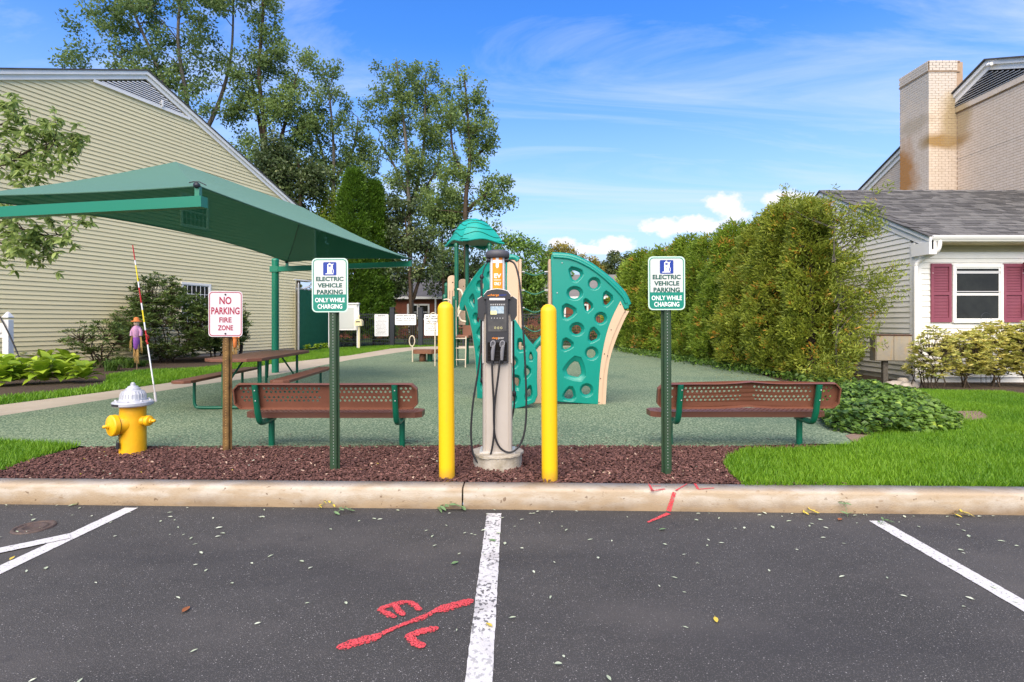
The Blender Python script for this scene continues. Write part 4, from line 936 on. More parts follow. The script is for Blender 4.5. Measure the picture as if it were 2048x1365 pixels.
# ---------------------------------------------------------------- shade canopy
def canopy():
    t = thing('shade_canopy', 'green fabric hip canopy on green steel posts and arms over the picnic table', 'shade canopy', (-5.9, 13.4, .15))
    off = Vector((-5.9, 13.4, .15))
    NR = Vector((-3.66, 6.27, 2.99)); FR = Vector((-2.43, 12.9, 2.92)); FL = Vector((-5.60, 13.38, 2.90)); NL = Vector((-6.95, 6.62, 2.95))
    P1 = Vector((-4.94, 7.9, 3.76)); P2 = Vector((-4.33, 11.15, 3.78))
    mb = MB(); n = 14
    def edge(a, b, inward, sag, lift):
        out = []
        for i in range(n+1):
            u = i/n; p = a.lerp(b, u); w_ = 4*u*(1-u); out.append(p+inward*sag*w_+Vector((0, 0, lift*w_)))
        return out
    cen = (NR+FR+FL+NL)/4
    eN = edge(NL, NR, Vector((0, 1, 0)), .16, .02); eF = edge(FR, FL, Vector((0, -1, 0)), .16, .03); eR = edge(NR, FR, Vector((-1, 0, 0)), .12, .0); eL = edge(FL, NL, Vector((1, 0, 0)), .15, .16)
    def fan(e, apex_a, apex_b):
        m = 10; g = []
        for i, p in enumerate(e):
            q = apex_a.lerp(apex_b, i/n); row = []
            for j in range(m+1):
                u = j/m; s = p.lerp(q, u); s.z -= .05*math.sin(math.pi*u)*(1 if j not in (0, m) else 0); row.append(s)
            g.append(row)
        vs = [v-off for r_ in g for v in r_]; fs = [(i*(m+1)+j, (i+1)*(m+1)+j, (i+1)*(m+1)+j+1, i*(m+1)+j+1) for i in range(n) for j in range(m)]
        mb.add(vs, fs, True)
    fan(eN, P1, P1); fan(eF, P2, P2); fan(eR, P1, P2); fan(eL, P2, P1)
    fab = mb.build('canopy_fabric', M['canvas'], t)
    mb = MB()
    for e in (eN, eF, eR, eL): mb.tube([p-off for p in e], .011, 6)
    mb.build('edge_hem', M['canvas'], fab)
    mb = MB()
    for a, b in ((P1, NR), (P1, NL), (P2, FL), (P2, FR), (P1, P2)): mb.tube([a.lerp(b, u/8)-off-Vector((0, 0, .014+(.05*math.sin(math.pi*u/8) if b is not P2 else 0))) for u in range(9)], .006, 5)
    mb.build('seam_cable', M['iron'], fab)
    # far post, near post (outside the picture) and their arms
    post2 = Vector((-7.25, 6.62, 0))-Vector((off.x, off.y, 0))
    mb = MB(); mb.tube([(0, 0, -.05), (0, 0, 2.80)], .085, 24); mb.lathe([(.089, 2.78), (.089, 2.82), (.05, 2.84), (0, 2.845)], 24); mb.build('post', M['beamgreen'], t)
    mb = MB(); mb.tube([(post2.x, post2.y, -.05), (post2.x, post2.y, 2.80)], .085, 24); mb.build('post', M['beamgreen'], t)
    a = Vector((-5.86, 13.38, 2.72))-off; b = Vector((-2.42, 12.90, 2.80))-off; mb = MB(); mb.bar(a, b, .12, .125); mb.build('arm', M['beamgreen'], t)
    a = Vector((-7.2, 6.62, 2.70))-off; b = Vector((-3.56, 6.22, 2.79))-off; mb = MB(); mb.bar(a, b, .115, .125); mb.build('arm', M['beamgreen'], t)
    for pt, bz in ((NR, 2.84), (FR, 2.86), (FL, 2.76), (NL, 2.76)):
        q = Vector((pt.x, pt.y, bz)); mb = MB(); mb.bar(q-off, pt-off-Vector((0, 0, .01)), .055, .055, up=(0, 1, 0)); mb.build('corner_bracket', M['beamgreen'], t)
        mb = MB(); mb.lathe([(0, -.03), (.033, -.02), (.036, 0), (.033, .02), (0, .03)], 12, M=Matrix.Rotation(R(90), 4, 'X')); mb.tube([(-.09, 0, .03), (-.04, .01, .045), (.03, 0, .04), (.10, .02, .005)], .006, 6); mb.build('shackle', M['iron'], t, pt-off+Vector((0, -.03, 0)))
    for s in (0, 1):
        q = Vector((0, 0, 2.5)) if s == 0 else Vector((post2.x, post2.y, 2.5)); mb = MB(); mb.box((q.x-.10, q.y-.10, 2.50), (q.x+.10, q.y+.10, 2.64)); mb.build('collar', M['beamgreen'], t)
canopy()

rng = np.random.default_rng(44); n = 420; xy = np.column_stack([rng.uniform(-4.6, 3.2, n), 5.5+rng.exponential(.28, n)])
xy = xy[(xy[:, 1] < 8)]; k = len(xy); a = rng.uniform(0, 6.28, k); ax = np.column_stack([np.cos(a), np.sin(a), rng.normal(0, .1, k)])
v, f = leaf_geo(np.column_stack([xy, np.full(k, .157)]), .022, .012, ax, rng, .2, .5, nrm=np.tile((0.05, 0, 1.), (k, 1)))
tag(np_mesh('mulch_litter', v, f, M['L_chip'], np.clip(rng.beta(1, 3, k), 0, 1)), 'loose mulch bits strewn over the front of the green surface', 'litter', kind='stuff')
rng = np.random.default_rng(45); n = 900; u = rng.uniform(0, 1, n); xy = np.column_stack([6.2-1.0*u+rng.normal(0, .5, n)-.3, 9.5+13*u])
v, f = leaf_geo(np.column_stack([xy, np.full(n, .156)]), .04, .02, np.column_stack([rng.normal(size=(n, 2)), np.zeros(n)]), rng, .2, .5, nrm=np.tile((0.05, 0, 1.), (n, 1)))
tag(np_mesh('leaf_litter', v, f, M['L_forsythia'], rng.random(n)), 'thin scatter of yellowed leaf bits on the green surface along the hedge', 'litter', kind='stuff')
# ---------------------------------------------------------------- buildings
def boards(t, x0f, x1f, z0, e, n, m, W=None, out0=.022, name='siding_board', cut=None):
    """lapped boards in the wall frame: x along the wall, y outwards, z up"""
    rnd = random.Random(int(z0*100)+n)
    for i in range(n):
        z = z0+i*e; a0, a1 = x0f(z), x0f(z+e); b0, b1 = x1f(z), x1f(z+e)
        if b0-a0 < .05: continue
        cuts = [a0]
        if cut:
            c_ = a0+rnd.uniform(.3, 1)*cut
            while c_ < min(b0, b1)-.4:
                if c_ > max(a0, a1)+.2: cuts.append(c_)
                c_ += cut
        cuts.append(b0); A1, B1 = a1, b1; first, last = cuts[0], cuts[-1]
        if b1-a1 < .02: a1 = b1 = (a1+b1)/2
        for a0, b0 in zip(cuts, cuts[1:]):
            a1 = A1 if a0 == first else a0; b1 = B1 if b0 == last else b0
            j = rnd.uniform(-.0016, .0016); out = out0; g = .0 if b0 == last else -.0015
            vs = [(a0, out+j, z), (b0+g, out+j, z), (b1+g, .003, z+e+.002), (a1, .003, z+e+.002), (a0, .0, z), (b0, .0, z), (a0, out+j-.003, z-.004), (b0, out+j-.003, z-.004), (a0, .001, z+.006), (b0, .001, z+.006)]
            fs = [(1, 0, 3, 2), (0, 1, 7, 6), (6, 7, 9, 8)]
            mb = MB(); mb.add([(W @ Vector(v) if W is not None else v) for v in vs], fs); mb.build(name, m, t)
def brick_boxes(cells, depth, name, parent, mats, W=None, kind='stuff', tint=None):
    """cells: (x, z, w, h, proud) in the wall frame, joined into one mesh"""
    vs = []; c = np.array(cells); x, z, w_, h, d = c.T
    for sx, sy, sz in ((-1,0,-1),(1,0,-1),(1,1,-1),(-1,1,-1),(-1,0,1),(1,0,1),(1,1,1),(-1,1,1)):
        q = .93 if sy else 1
        vs.append(np.column_stack([x+sx*w_/2*(.985 if sy else 1), d*sy+depth, z+sz*h/2*q]))
    v = np.stack(vs, 1).reshape(-1, 3)
    if W is not None: A = np.array(W); v = v @ A[:3, :3].T+A[:3, 3]
    q = np.array([(2,3,7,6),(4,5,6,7),(0,3,2,1),(1,2,6,5),(3,0,4,7)]); f = (q[None]+(np.arange(len(c))*8)[:, None, None]).reshape(-1, 4)
    o = np_mesh(name, v, f, mats, None, parent, kind); return o
def window(t, W, cx, cz, w_, h, grid=None, frame=.055, m='trim', sash=True):
    """proud frame, recessed panes; wall frame coordinates"""
    mb = MB(); A = lambda a, b: mb.box(a, b, W)
    x0, x1, z0, z1 = cx-w_/2, cx+w_/2, cz-h/2, cz+h/2; f = frame
    A((x0, .024, z1-f), (x1, .062, z1)); A((x0, .024, z0), (x1, .070, z0+f*1.1)); A((x0, .0242, z0+f*1.1), (x0+f, .062, z1-f)); A((x1-f, .0242, z0+f*1.1), (x1, .062, z1-f))
    fr = mb.build('window', M[m], t)
    mb = MB(); mb.box((x0+f-.01, .026, z0+f*1.1-.01), (x1-f+.01, .032, z1-f+.01), W); mb.build('pane', M['pane'], fr)
    if sash:
        mb = MB(); zm = (z0+z1)/2; s = .028
        for za, zb in ((z0+f*1.1, zm-.01), (zm-.02, z1-f-.002)):
            yy = .040 if za < zm-.1 else .046
            for q in (((x0+f, .033, za), (x1-f, yy, za+s)), ((x0+f, .033, zb-s), (x1-f, yy, zb)), ((x0+f, .0331, za+s), (x0+f+s, yy, zb-s)), ((x1-f-s, .0331, za+s), (x1-f, yy, zb-s))): mb.box(q[0], q[1], W)
        mb.build('sash', M[m], fr)
    if grid:
        mb = MB(); nx, nz = grid
        for i in range(1, nx): x = x0+f+(x1-x0-2*f)*i/nx; mb.box((x-.009, .033, z0+f), (x+.009, .041, z1-f), W)
        for j in range(1, nz): z = z0+f+(z1-z0-2*f)*j/nz; mb.box((x0+f, .033, z-.009), (x1-f, .0405, z+.009), W)
        mb.build('muntin', M[m], fr)
    return fr
def left_house():
    C = Vector((-9.85, 24.4, .15)); ang = math.atan2(-.944, -.330)
    t = thing('siding_house', 'cream sided apartment house with a louvred gable at the left', 'house', tuple(C), ang)
    apex, pit = 9.53, .432       # over the base
    rk = lambda s: apex-.10-pit*abs(s-7)
    def x0f(z): return max(-1.28 if z > 3.20 else .02, 7-(apex-.10-z)/pit)
    def x1f(z): return min(15.2, 7+(apex-.10-z)/pit)
    boards(t, x0f, x1f, .10, .127, 68, M['siding_cream'], out0=.030, cut=3.7)
    # body behind the boards
    mb = MB(); mb.box((.0, -9, -.1), (15.2, -.003, 3.24)); mb.box((-1.28, -9, 3.24), (15.2, -.0042, 6.0)); mb.add([(-1.28, -.0044, 6), (15.2, -.0044, 6), (7, -.0044, 9.43), (-1.28, -9, 6), (15.2, -9, 6), (7, -9, 9.43)], [(0, 1, 2), (5, 4, 3)]); mb.build('wall', M['siding_cream'], t)
    mb = MB(); mb.box((-.055, -.09, .0), (.035, .032, 3.19)); mb.build('corner_trim', M['creamtrim'], t)
    mb = MB(); mb.box((-1.36, -.09, 3.22), (-1.27, .034, 6.0)); mb.box((-1.36, -.5, 3.17), (.10, .034, 3.215)); mb.build('corner_trim', M['trim'], t)
    mb = MB(); mb.tube(smooth_pts([(-1.25, -.12, 3.1), (-1.1, -.12, 2.95), (-.4, -.12, 2.72), (-.13, -.12, 2.6), (-.12, -.12, .1)], 4), .045, 8); mb.build('downspout', M['trim'], t)
    # foundation strip
    mb = MB(); mb.box((.0, -.02, -.1), (15.2, .005, .095)); mb.build('foundation', M['concrete'], t)
    # rake boards, roof
    for sgn in (-1, 1):
        xe = -1.62 if sgn < 0 else 15.62; L_ = abs(xe-7)
        a = Vector((7, 0, apex)); b = Vector((xe, 0, apex-pit*L_))
        mb = MB(); vs = []
        for p in (a, b):
            for y, z in ((.0, -.24), (.075, -.24), (.075, .0), (.0, .0)): vs.append((p.x, y, p.z+z))
        mb.add(vs, [(0,1,2,3), (7,6,5,4), (0,4,5,1), (1,5,6,2), (2,6,7,3), (3,7,4,0)]); mb.build('rake_board', M['trim'], t)
        mb = MB(); vs = []
        for p in (a, b):
            for y, z in ((-.02, -.10), (.13, -.10), (.13, .02), (-.02, .02)): vs.append((p.x, y, p.z+z+.004))
        mb.add(vs, [(0,1,2,3), (7,6,5,4), (0,4,5,1), (1,5,6,2), (2,6,7,3), (3,7,4,0)]); mb.build('rake_moulding', M['trim'], t)
        mb = MB(); vs = []
        for p in (a, b):
            for y, z in ((-9.2, .026), (.16, .026), (.16, .066), (-9.2, .066)): vs.append((p.x, y, p.z+z))
        mb.add(vs, [(0,1,2,3), (7,6,5,4), (0,4,5,1), (1,5,6,2), (2,6,7,3), (3,7,4,0)]); mb.build('roof', M['shingle'], t)
    # gable louvre
    zb = 8.60; hw = lambda z: (apex-.27-z)/pit
    mb = MB(); mb.add([(7-hw(zb), .028, zb), (7+hw(zb), .028, zb), (7, .028, apex-.27)], [(0, 1, 2)][::-1]); lv = mb.build('gable_louvre', M['darkvoid'], t)
    mb = MB(); mb.box((7-hw(zb)-.1, .024, zb-.09), (7+hw(zb)+.1, .075, zb)); mb.build('louvre_sill', M['trim'], lv)
    for i in range(10):
        z = zb+.015+i*.066; h = hw(z+.04)
        if h < .08: break
        mb = MB(); mb.add([(7-h, .075, z), (7+h, .075, z), (7+h-.05, .036, z+.045), (7-h+.05, .036, z+.045), (7-h, .075, z-.010), (7+h, .075, z-.010)], [(1,0,3,2), (4,5,1,0)]); mb.build('slat', M['louver'], lv)
    mb = MB(); mb.box((6.42, .07, zb-.02), (6.47, .11, zb+.20)); mb.box((6.36, .07, zb+.06), (6.53, .10, zb+.10)); mb.build('bracket', M['trim'], lv)
    for (s, z, w_, h) in ((5.10, 1.93, 1.22, 1.50), (5.15, 5.25, 1.15, 1.2), (11.6, 5.25, 1.15, 1.2)):
        window(t, None, s, z, w_, h, grid=(6, 4), frame=.075)
left_house()

def brick_mat():
    m = M['brick']; t, b = T_(m); g = t.nodes.new('ShaderNodeNewGeometry')
    def blob(c, r, col, amt, soft=.45):
        vm = t.nodes.new('ShaderNodeVectorMath'); vm.operation = 'SUBTRACT'; t.links.new(g.outputs['Position'], vm.inputs[0]); vm.inputs[1].default_value = c
        dv = t.nodes.new('ShaderNodeVectorMath'); dv.operation = 'DIVIDE'; t.links.new(vm.outputs[0], dv.inputs[0]); dv.inputs[1].default_value = r
        ln = t.nodes.new('ShaderNodeVectorMath'); ln.operation = 'LENGTH'; t.links.new(dv.outputs[0], ln.inputs[0])
        no = t.nodes.new('ShaderNodeTexNoise'); no.inputs['Scale'].default_value = 2.4; no.inputs['Detail'].default_value = 5; t.links.new(g.outputs['Position'], no.inputs['Vector'])
        ad = t.nodes.new('ShaderNodeMath'); ad.operation = 'MULTIPLY_ADD'; ad.inputs[1].default_value = .9; t.links.new(no.outputs[0], ad.inputs[0]); t.links.new(ln.outputs['Value'], ad.inputs[2])
        mr = t.nodes.new('ShaderNodeMapRange'); mr.inputs['From Min'].default_value = 1.45+soft*.3; mr.inputs['From Max'].default_value = 1.45-soft; mr.inputs['To Max'].default_value = amt; t.links.new(ad.outputs[0], mr.inputs['Value'])
        mixin(m, mr.outputs[0], col)
    blob((13.6, 16.9, 9.3), (1.2, 2.2, 1.25), (.50, .455, .39), .8)          # pale weathered top
    blob((13.4, 18.50, 6.35), (.6, .75, 1.25), (.44, .20, .05), .95)         # rusty stain on the side
    blob((14.0, 17.28, 7.25), (1.1, .6, .30), (.34, .21, .07), .95)         # brown tide mark on the front
    blob((14.25, 17.28, 7.95), (.55, .6, .95), (.44, .34, .19), .9)
    blob((13.5, 17.9, 7.95), (.4, .9, .28), (.40, .33, .23), .6)
brick_mat()
def right_brick():
    t = thing('brick_house', 'tall painted brick apartment house with a stained chimney and louvred gable at the right', 'house', (14.3, 16.08, .15))
    # own frame: x = along the wall away from the camera (world +Y), y = outwards (world -X)
    W = Matrix(((0, -1, 0, 0), (1, 0, 0, 0), (0, 0, 1, 0), (0, 0, 0, 1)))      # wall (x, y, z) -> (-y, x, z)
    apex, pit = 9.07, .42; far = 5.85; zf = 7.99
    mb = MB(); mb.box((.0, -6, -.1), (8, far, 6.5)); mb.add([(0, -6, 6.4), (0, far, 6.4), (0, 0, 8.95), (0, -6, 6.4)], [(0, 1, 2)]); mb.build('wall', M['mortar'], t)
    rnd = random.Random(4); cells = []; e = .081; L_ = .213
    for r_ in range(58, 106):
        z = r_*e+.04
        if z > zf-.03: break
        x = -3.2+(r_ % 2)*L_/2
        while x < far-.1:
            lim = (apex-.12-z)/pit
            if abs(x) < lim-.05 and not (1.25 < x < 2.5): cells.append((x, z, L_-.010, e-.011, .0035+rnd.uniform(-.001, .001)))
            x += L_
    brick_boxes(cells, .0, 'brick', t, M['brick'], W)
    # chimney: solid core with single bricks proud of it
    ch = link('chimney', None, t)
    Y0, Y1 = 17.28-16.08, 18.58-16.08; X0 = -.90      # near and far edge along y, outer face at x = X0
    mb = MB(); mb.box((X0+.008, Y0+.008, 3.0), (.2, Y1-.008, 9.62)); core = mb.build('core', M['mortar'], ch)
    zt = 9.66; rows = int((zt-5.0)/e); single = 0; rest_f = []; rest_s = []
    bw = {}
    def one(w_):
        k = round(w_, 3)
        if k not in bw:
            q = MB(); q.cbox((-w_/2, -.006, -.0375), (w_/2, .006, .0375), .0022); bw[k] = q.mesh('brick', [M['brick']])
        return bw[k]
    for r_ in range(rows):
        z = zt-.04-r_*e; cap_ = r_ < 4; pr = .030 if cap_ else 0
        # front face (towards the camera), from x = X0 to 0
        for face in (0, 1):
            ln = .90 if face == 0 else 1.30; x = 0; n = 0; off = ((r_+face) % 2)*.106
            while x < ln-.01:
                w_ = .205 if not (x == 0 and off) else .099; w_ = min(w_, ln-x); cxm = x+w_/2
                if w_ > .03:
                    j = rnd.uniform(-.002, .003)
                    if face == 0: loc = (X0+cxm, Y0-pr+.006, z); rot = math.pi
                    else: loc = (X0-pr+.006, Y0+cxm, z); rot = math.pi/2
                    if single < 300:
                        o = link('brick', one(w_-.006), ch, (loc[0], loc[1]+(j if face == 0 else 0), loc[2]+rnd.uniform(-.001, .001)), (0, rnd.uniform(-.006, .006), rot)); single += 1
                    else: (rest_f if face == 0 else rest_s).append((loc, w_))
                x += w_+.008
    cf = [(p[0], p[2], w_-.004, .076, .004) for p, w_ in rest_f]
    Wf = Matrix(((1, 0, 0, 0), (0, -1, 0, Y0+.006), (0, 0, 1, 0), (0, 0, 0, 1))); brick_boxes(cf, 0, 'brick', ch, M['brick'], Wf)
    cs = [(p[1], p[2], w_-.004, .076, .004) for p, w_ in rest_s]
    Ws = Matrix(((0, -1, 0, X0+.006), (1, 0, 0, 0), (0, 0, 1, 0), (0, 0, 0, 1))); brick_boxes(cs, 0, 'brick', ch, M['brick'], Ws)
    mb = MB(); mb.box((X0-.02, Y0-.02, 9.30), (.1, Y1+.02, 9.345)); mb.box((X0-.018, Y0-.018, 9.62), (.1, Y1+.02, 9.655)); mb.build('cap_course', M['mortar'], ch)
    # rake boards, roof, louvre
    for sgn in (-1, 1):
        ye = sgn*(6.4); a = Vector((0, 0, apex)); b = Vector((0, ye, apex-pit*6.4))
        for nm, x0, x1, z0, z1, m in (('rake_board', -.05, .0, -.27, -.02, 'trim'), ('rake_moulding', -.12, .0, -.11, .02, 'trim'), ('roof', -.18, 8, .022, .065, 'shingle')):
            mb = MB(); vs = []
            for p in (a, b):
                for x, z in ((x1, z0), (x0, z0), (x0, z1), (x1, z1)): vs.append((x, p.y, p.z+z))
            mb.add(vs, [(0,1,2,3), (7,6,5,4), (0,4,5,1), (1,5,6,2), (2,6,7,3), (3,7,4,0)]); mb.build(nm, M[m], t)
    hw = lambda z: (apex-.28-z)/pit
    zb = zf+.16
    mb = MB(); mb.add([(-.012, -hw(zb), zb), (-.012, hw(zb), zb), (-.012, 0, apex-.28)], [(0, 2, 1)]); lv = mb.build('gable_louvre', M['darkvoid'], t)
    mb = MB(); mb.box((-.06, -hw(zb)-.25, zf-.01), (0, hw(zb)+.25, zb)); mb.build('frieze_board', M['brick'], lv)
    for i in range(14):
        z = zb+.02+i*.072; h = hw(z+.04)
        if h < .1: break
        mb = MB(); mb.add([(-.075, -h, z), (-.075, h, z), (-.03, h-.04, z+.042), (-.03, -h+.04, z+.042), (-.075, -h, z-.010), (-.075, h, z-.010)], [(0,1,2,3), (4,5,1,0)][::1]); mb.build('slat', M['galv'], lv)
    mb = MB(); mb.tube(smooth_pts([(-.12, -.1, 8.93), (-.2, -.15, 8.86), (-.22, -.3, 8.84)], 4), .05, 8); mb.build('apex_vent', M['trim'], t)
right_brick()

def annex():
    X0, Yf = 8.47, 11.3; t = thing('clapboard_house', 'low white clapboard house with plum shutters and grey shingle roof behind the hedge', 'house', (X0, Yf, .15))
    Wf = Matrix(((1, 0, 0, 0), (0, -1, 0, 0), (0, 0, 1, 0), (0, 0, 0, 1)))        # front: x to the right, y outwards = -Y
    Ws = Matrix(((0, -1, 0, 0), (-1, 0, 0, 0), (0, 0, 1, 0), (0, 0, 0, 1)))        # side: x towards -Y?, outwards = -X
    Ws = Matrix(((0, -1, 0, 0), (1, 0, 0, 0), (0, 0, 1, 0), (0, 0, 0, 1)))         # x along +Y, outwards -X
    ridge = Vector((0, 3.36, 4.80)); pit = .475; e = .1145
    zr = lambda y: ridge.z-.09-pit*abs(y-ridge.y)
    boards(t, lambda z: max(.10, ridge.y-(ridge.z-.09-z)/pit), lambda z: min(7.0, ridge.y+(ridge.z-.09-z)/pit), .10, e, 42, M['siding_white'], Ws)
    boards(t, lambda z: .12, lambda z: 6.3, .10, e, 23, M['siding_white'], Wf)
    boards(t, lambda z: .12, lambda z: 6.3, .10+23*e, .08, 3, M['soffit'], Wf)  # top wall boards in the darker soffit tone: eave shade put into the colour
    mb = MB(); mb.box((.004, .004, -.1), (6.4, 7.0, 2.95)); mb.add([(.004, 0, 2.9), (.004, 7, 2.9), (.004, ridge.y, 4.66)], [(0, 2, 1)]); mb.build('wall', M['siding_white'], t)
    mb = MB(); mb.box((-.03, -.032, .03), (.115, .0, 2.92)); mb.box((-.031, -.0, .03), (.0, .105, 2.92)); mb.build('corner_board', M['trim'], t)
    mb = MB(); mb.box((.12, -.03, 2.59), (6.3, .0, 2.685)); mb.build('frieze_board', M['trim'], t)
    mb = MB(); mb.box((-.02, -.44, 2.86), (6.3, -.0, 2.875)); mb.build('soffit', M['soffit'], t)
    # gutter with a lip and downspout with elbows
    sec = [(-.44, 2.875), (-.44, 2.99), (-.452, 2.995), (-.54, 2.995), (-.545, 2.975), (-.525, 2.93), (-.50, 2.90), (-.49, 2.88)]
    n = len(sec); mb = MB(); mb.add([(-.03, y, z) for y, z in sec]+[(6.3, y, z) for y, z in sec], [(i, (i+1) % n, n+(i+1) % n, n+i) for i in range(n)]+[tuple(reversed(range(n))), tuple(range(n, 2*n))]); mb.build('gutter', M['trim'], t)
    mb = MB()
    for a, b in zip([(.14, -.47, 2.89), (.14, -.47, 2.82), (.10, -.40, 2.66), (-.02, -.12, 2.55), (-.045, -.085, 2.44)], [(.14, -.47, 2.82), (.10, -.40, 2.66), (-.02, -.12, 2.55), (-.045, -.085, 2.44), (-.045, -.085, .12)]): pass
    mb.tube(smooth_pts([(.14, -.47, 2.90), (.14, -.47, 2.80), (.115, -.42, 2.68), (0, -.15, 2.53), (-.04, -.09, 2.44), (-.045, -.085, 2.3), (-.045, -.085, 1.2), (-.045, -.085, .12)], 5), .042, 8); mb.build('downspout', M['trim'], t)
    # rakes
    for sgn in (-1, 1):
        b = Vector((0, ridge.y+sgn*3.86, 0)); b.z = ridge.z-pit*3.86
        for nm, x0, x1, z0, z1, m in (('rake_board', -.035, .0, -.25, -.02, 'trim'), ('rake_moulding', -.075, .0, -.10, .0, 'trim')):
            mb = MB(); vs = []
            for p in (ridge, b):
                for x, z in ((x1, z0), (x0, z0), (x0, z1), (x1, z1)): vs.append((x, p.y, p.z+z))
            mb.add(vs, [(0,1,2,3), (7,6,5,4), (0,4,5,1), (1,5,6,2), (2,6,7,3), (3,7,4,0)]); mb.build(nm, M[m], t)
    mb = MB(); mb.box((-.085, -.50, 2.62), (.06, -.01, 2.87)); mb.build('cornice_return', M['trim'], t)
    # roof deck and shingles
    for sgn in (-1, 1):
        mb = MB(); vs = []; b = Vector((0, ridge.y+sgn*3.86, ridge.z-pit*3.86))
        for p in (ridge, b):
            for x, z in ((6.0, .004), (-.11, .004), (-.11, .03), (6.0, .03)): vs.append((x, p.y, p.z+z))
        mb.add(vs, [(0,1,2,3), (7,6,5,4), (0,4,5,1), (1,5,6,2), (2,6,7,3), (3,7,4,0)]); rf = mb.build('roof', M['shingle'], t)
        if sgn < 0: front = rf
    sl = math.atan(pit); ex = .142; rows = 30; rnd = random.Random(9); cnt = 0; cells = []
    sm = []
    for k in range(6):
        w_ = (.20, .26, .31, .22, .29, .34)[k]; q = MB(); th = .011+.004*(k % 3)
        q.add([(0, 0, 0), (w_-.006, 0, 0), (w_-.006, .155, -.004), (0, .155, -.004), (0, 0, th), (w_-.006, 0, th), (w_-.010, .155, .003), (.004, .155, .003)], [(4,5,6,7), (0,1,5,4), (1,2,6,5), (3,0,4,7)]); sm.append((w_, q.mesh('shingle', [M['shingle2'] if k in (1, 3, 4) else M['shingle']])))
    restv = []; restm = []
    for r_ in range(rows):
        x = -.115+rnd.uniform(-.15, 0); y = r_*ex
        py = ridge.y-3.88+y*math.cos(sl); pz = ridge.z-pit*3.88+.038+y*math.sin(sl)
        while x < 5.95:
            k = rnd.randrange(6); w_, me = sm[k]
            if x >= -.13:
                if cnt < 300: o = link('shingle', me, front, (x, py, pz), (sl, 0, 0)); cnt += 1
                else: restv.append((x, py, pz, k))
            x += w_
    mb = MB(); mats = [M['shingle'], M['shingle2']]
    for x, py, pz, k in restv:
        w_ = sm[k][0]; th = .011+.004*(k % 3); mb.mi = 1 if k in (1, 3, 4) else 0; c, s = math.cos(sl), math.sin(sl)
        pts = [(x+a, py+y*c-z*s, pz+y*s+z*c) for a, y, z in ((0, 0, 0), (w_-.006, 0, 0), (w_-.010, .155, .003), (.004, .155, .003), (0, 0, th), (w_-.006, 0, th))]
        mb.add(pts, [(4,5,2,3), (0,1,5,4)])
    o = mb.build('shingle', mats, front); o['kind'] = 'stuff'
    for i in range(22):
        x = -.1+i*.28; mb = MB(); mb.add([(x, ridge.y-.14, ridge.z-.025), (x+.30, ridge.y-.14, ridge.z-.018), (x+.30, ridge.y, ridge.z+.062), (x, ridge.y, ridge.z+.052), (x, ridge.y+.14, ridge.z-.025), (x+.30, ridge.y+.14, ridge.z-.018), (x, ridge.y-.14, ridge.z-.045), (x+.30, ridge.y-.14, ridge.z-.04)], [(0,1,2,3), (3,2,5,4), (6,7,1,0)]); mb.build('ridge_shingle', M['shingle2' if i % 3 else 'shingle'], front)
    # window with shutters
    k = Yf/F; X = lambda px: (px-1024)*k-X0; Z = lambda py: H-(py-HY)*k-.15
    def win(c, w_):
        wd = window(t, Wf, c, (Z(530)+Z(646))/2, w_, Z(530)-Z(646), frame=.055)
        mb = MB(); zb = Z(583); mb.box((c-w_/2+.055, .050, zb-.02), (c+w_/2-.055, .056, zb), Wf); mb.box((c-w_/2+.06, .048, Z(548)), (c+w_/2-.06, .054, Z(543)), Wf); mb.build('screen_bar', M['alu2'], wd)
    win((X(1902)+X(2002))/2, X(2002)-X(1902)); win(X(2230), X(2002)-X(1902))
    slat = MB(); slat.add([(-.145, .040, -.012), (.145, .040, -.012), (.145, .028, .012), (-.145, .028, .012), (-.145, .036, -.016), (.145, .036, -.016)], [(1,0,3,2), (4,5,1,0)]); sme = slat.mesh('slat', [M['shutter']])
    for v in sme.vertices: v.co = Wf @ v.co
    sme.flip_normals() if hasattr(sme, 'flip_normals') else None
    for a, b in ((1859, 1899.5), (2003, 2044), (2188, 2228-40)):
        if b <= a: continue
        x0, x1 = X(a), X(b); z0, z1 = Z(645), Z(528); w_ = x1-x0; mb = MB(); B = lambda p, q: mb.box(p, q, Wf)
        B((x0, .024, z0), (x0+.055, .055, z1)); B((x1-.055, .024, z0), (x1, .055, z1)); B((x0+.055, .0242, z0), (x1-.055, .054, z0+.10)); B((x0+.055, .0242, z1-.07), (x1-.055, .054, z1)); zm = (z0+z1)/2-.01; B((x0+.055, .0242, zm-.035), (x1-.055, .054, zm+.035)); B((x0+.055, .0235, z0+.1), (x1-.055, .027, z1-.07))
        sh = mb.build('shutter', M['shutter'], t)
        for (za, zb) in ((z0+.11, zm-.045), (zm+.045, z1-.08)):
            n = 15
            for i in range(n):
                o = link('slat', sme, sh, ((x0+x1)/2, 0, za+(zb-za)*(i+.5)/n)); o.scale = ((w_-.11)/.29, 1, 1)
        for zz in (z1-.2,): mb = MB(); mb.lathe([(.008, .055), (.008, .058), (0, .058)], 8, (0, 0, 0), Wf @ Matrix.Translation((x0+.03 if a < 2000 else x1-.03, 0, zz)) @ Matrix.Rotation(R(-90), 4, 'X')); mb.build('screw', M['print_white'], sh)
    # wall lamp bracket at the far right
    mb = MB(); mb.box((X(2043), -.3, Z(617)), (X(2075), -.05, Z(606))); mb.box((X(2040), -.32, Z(540)), (X(2075), -.06, Z(526))); mb.build('awning_bracket', M['shutter'], t)
annex()

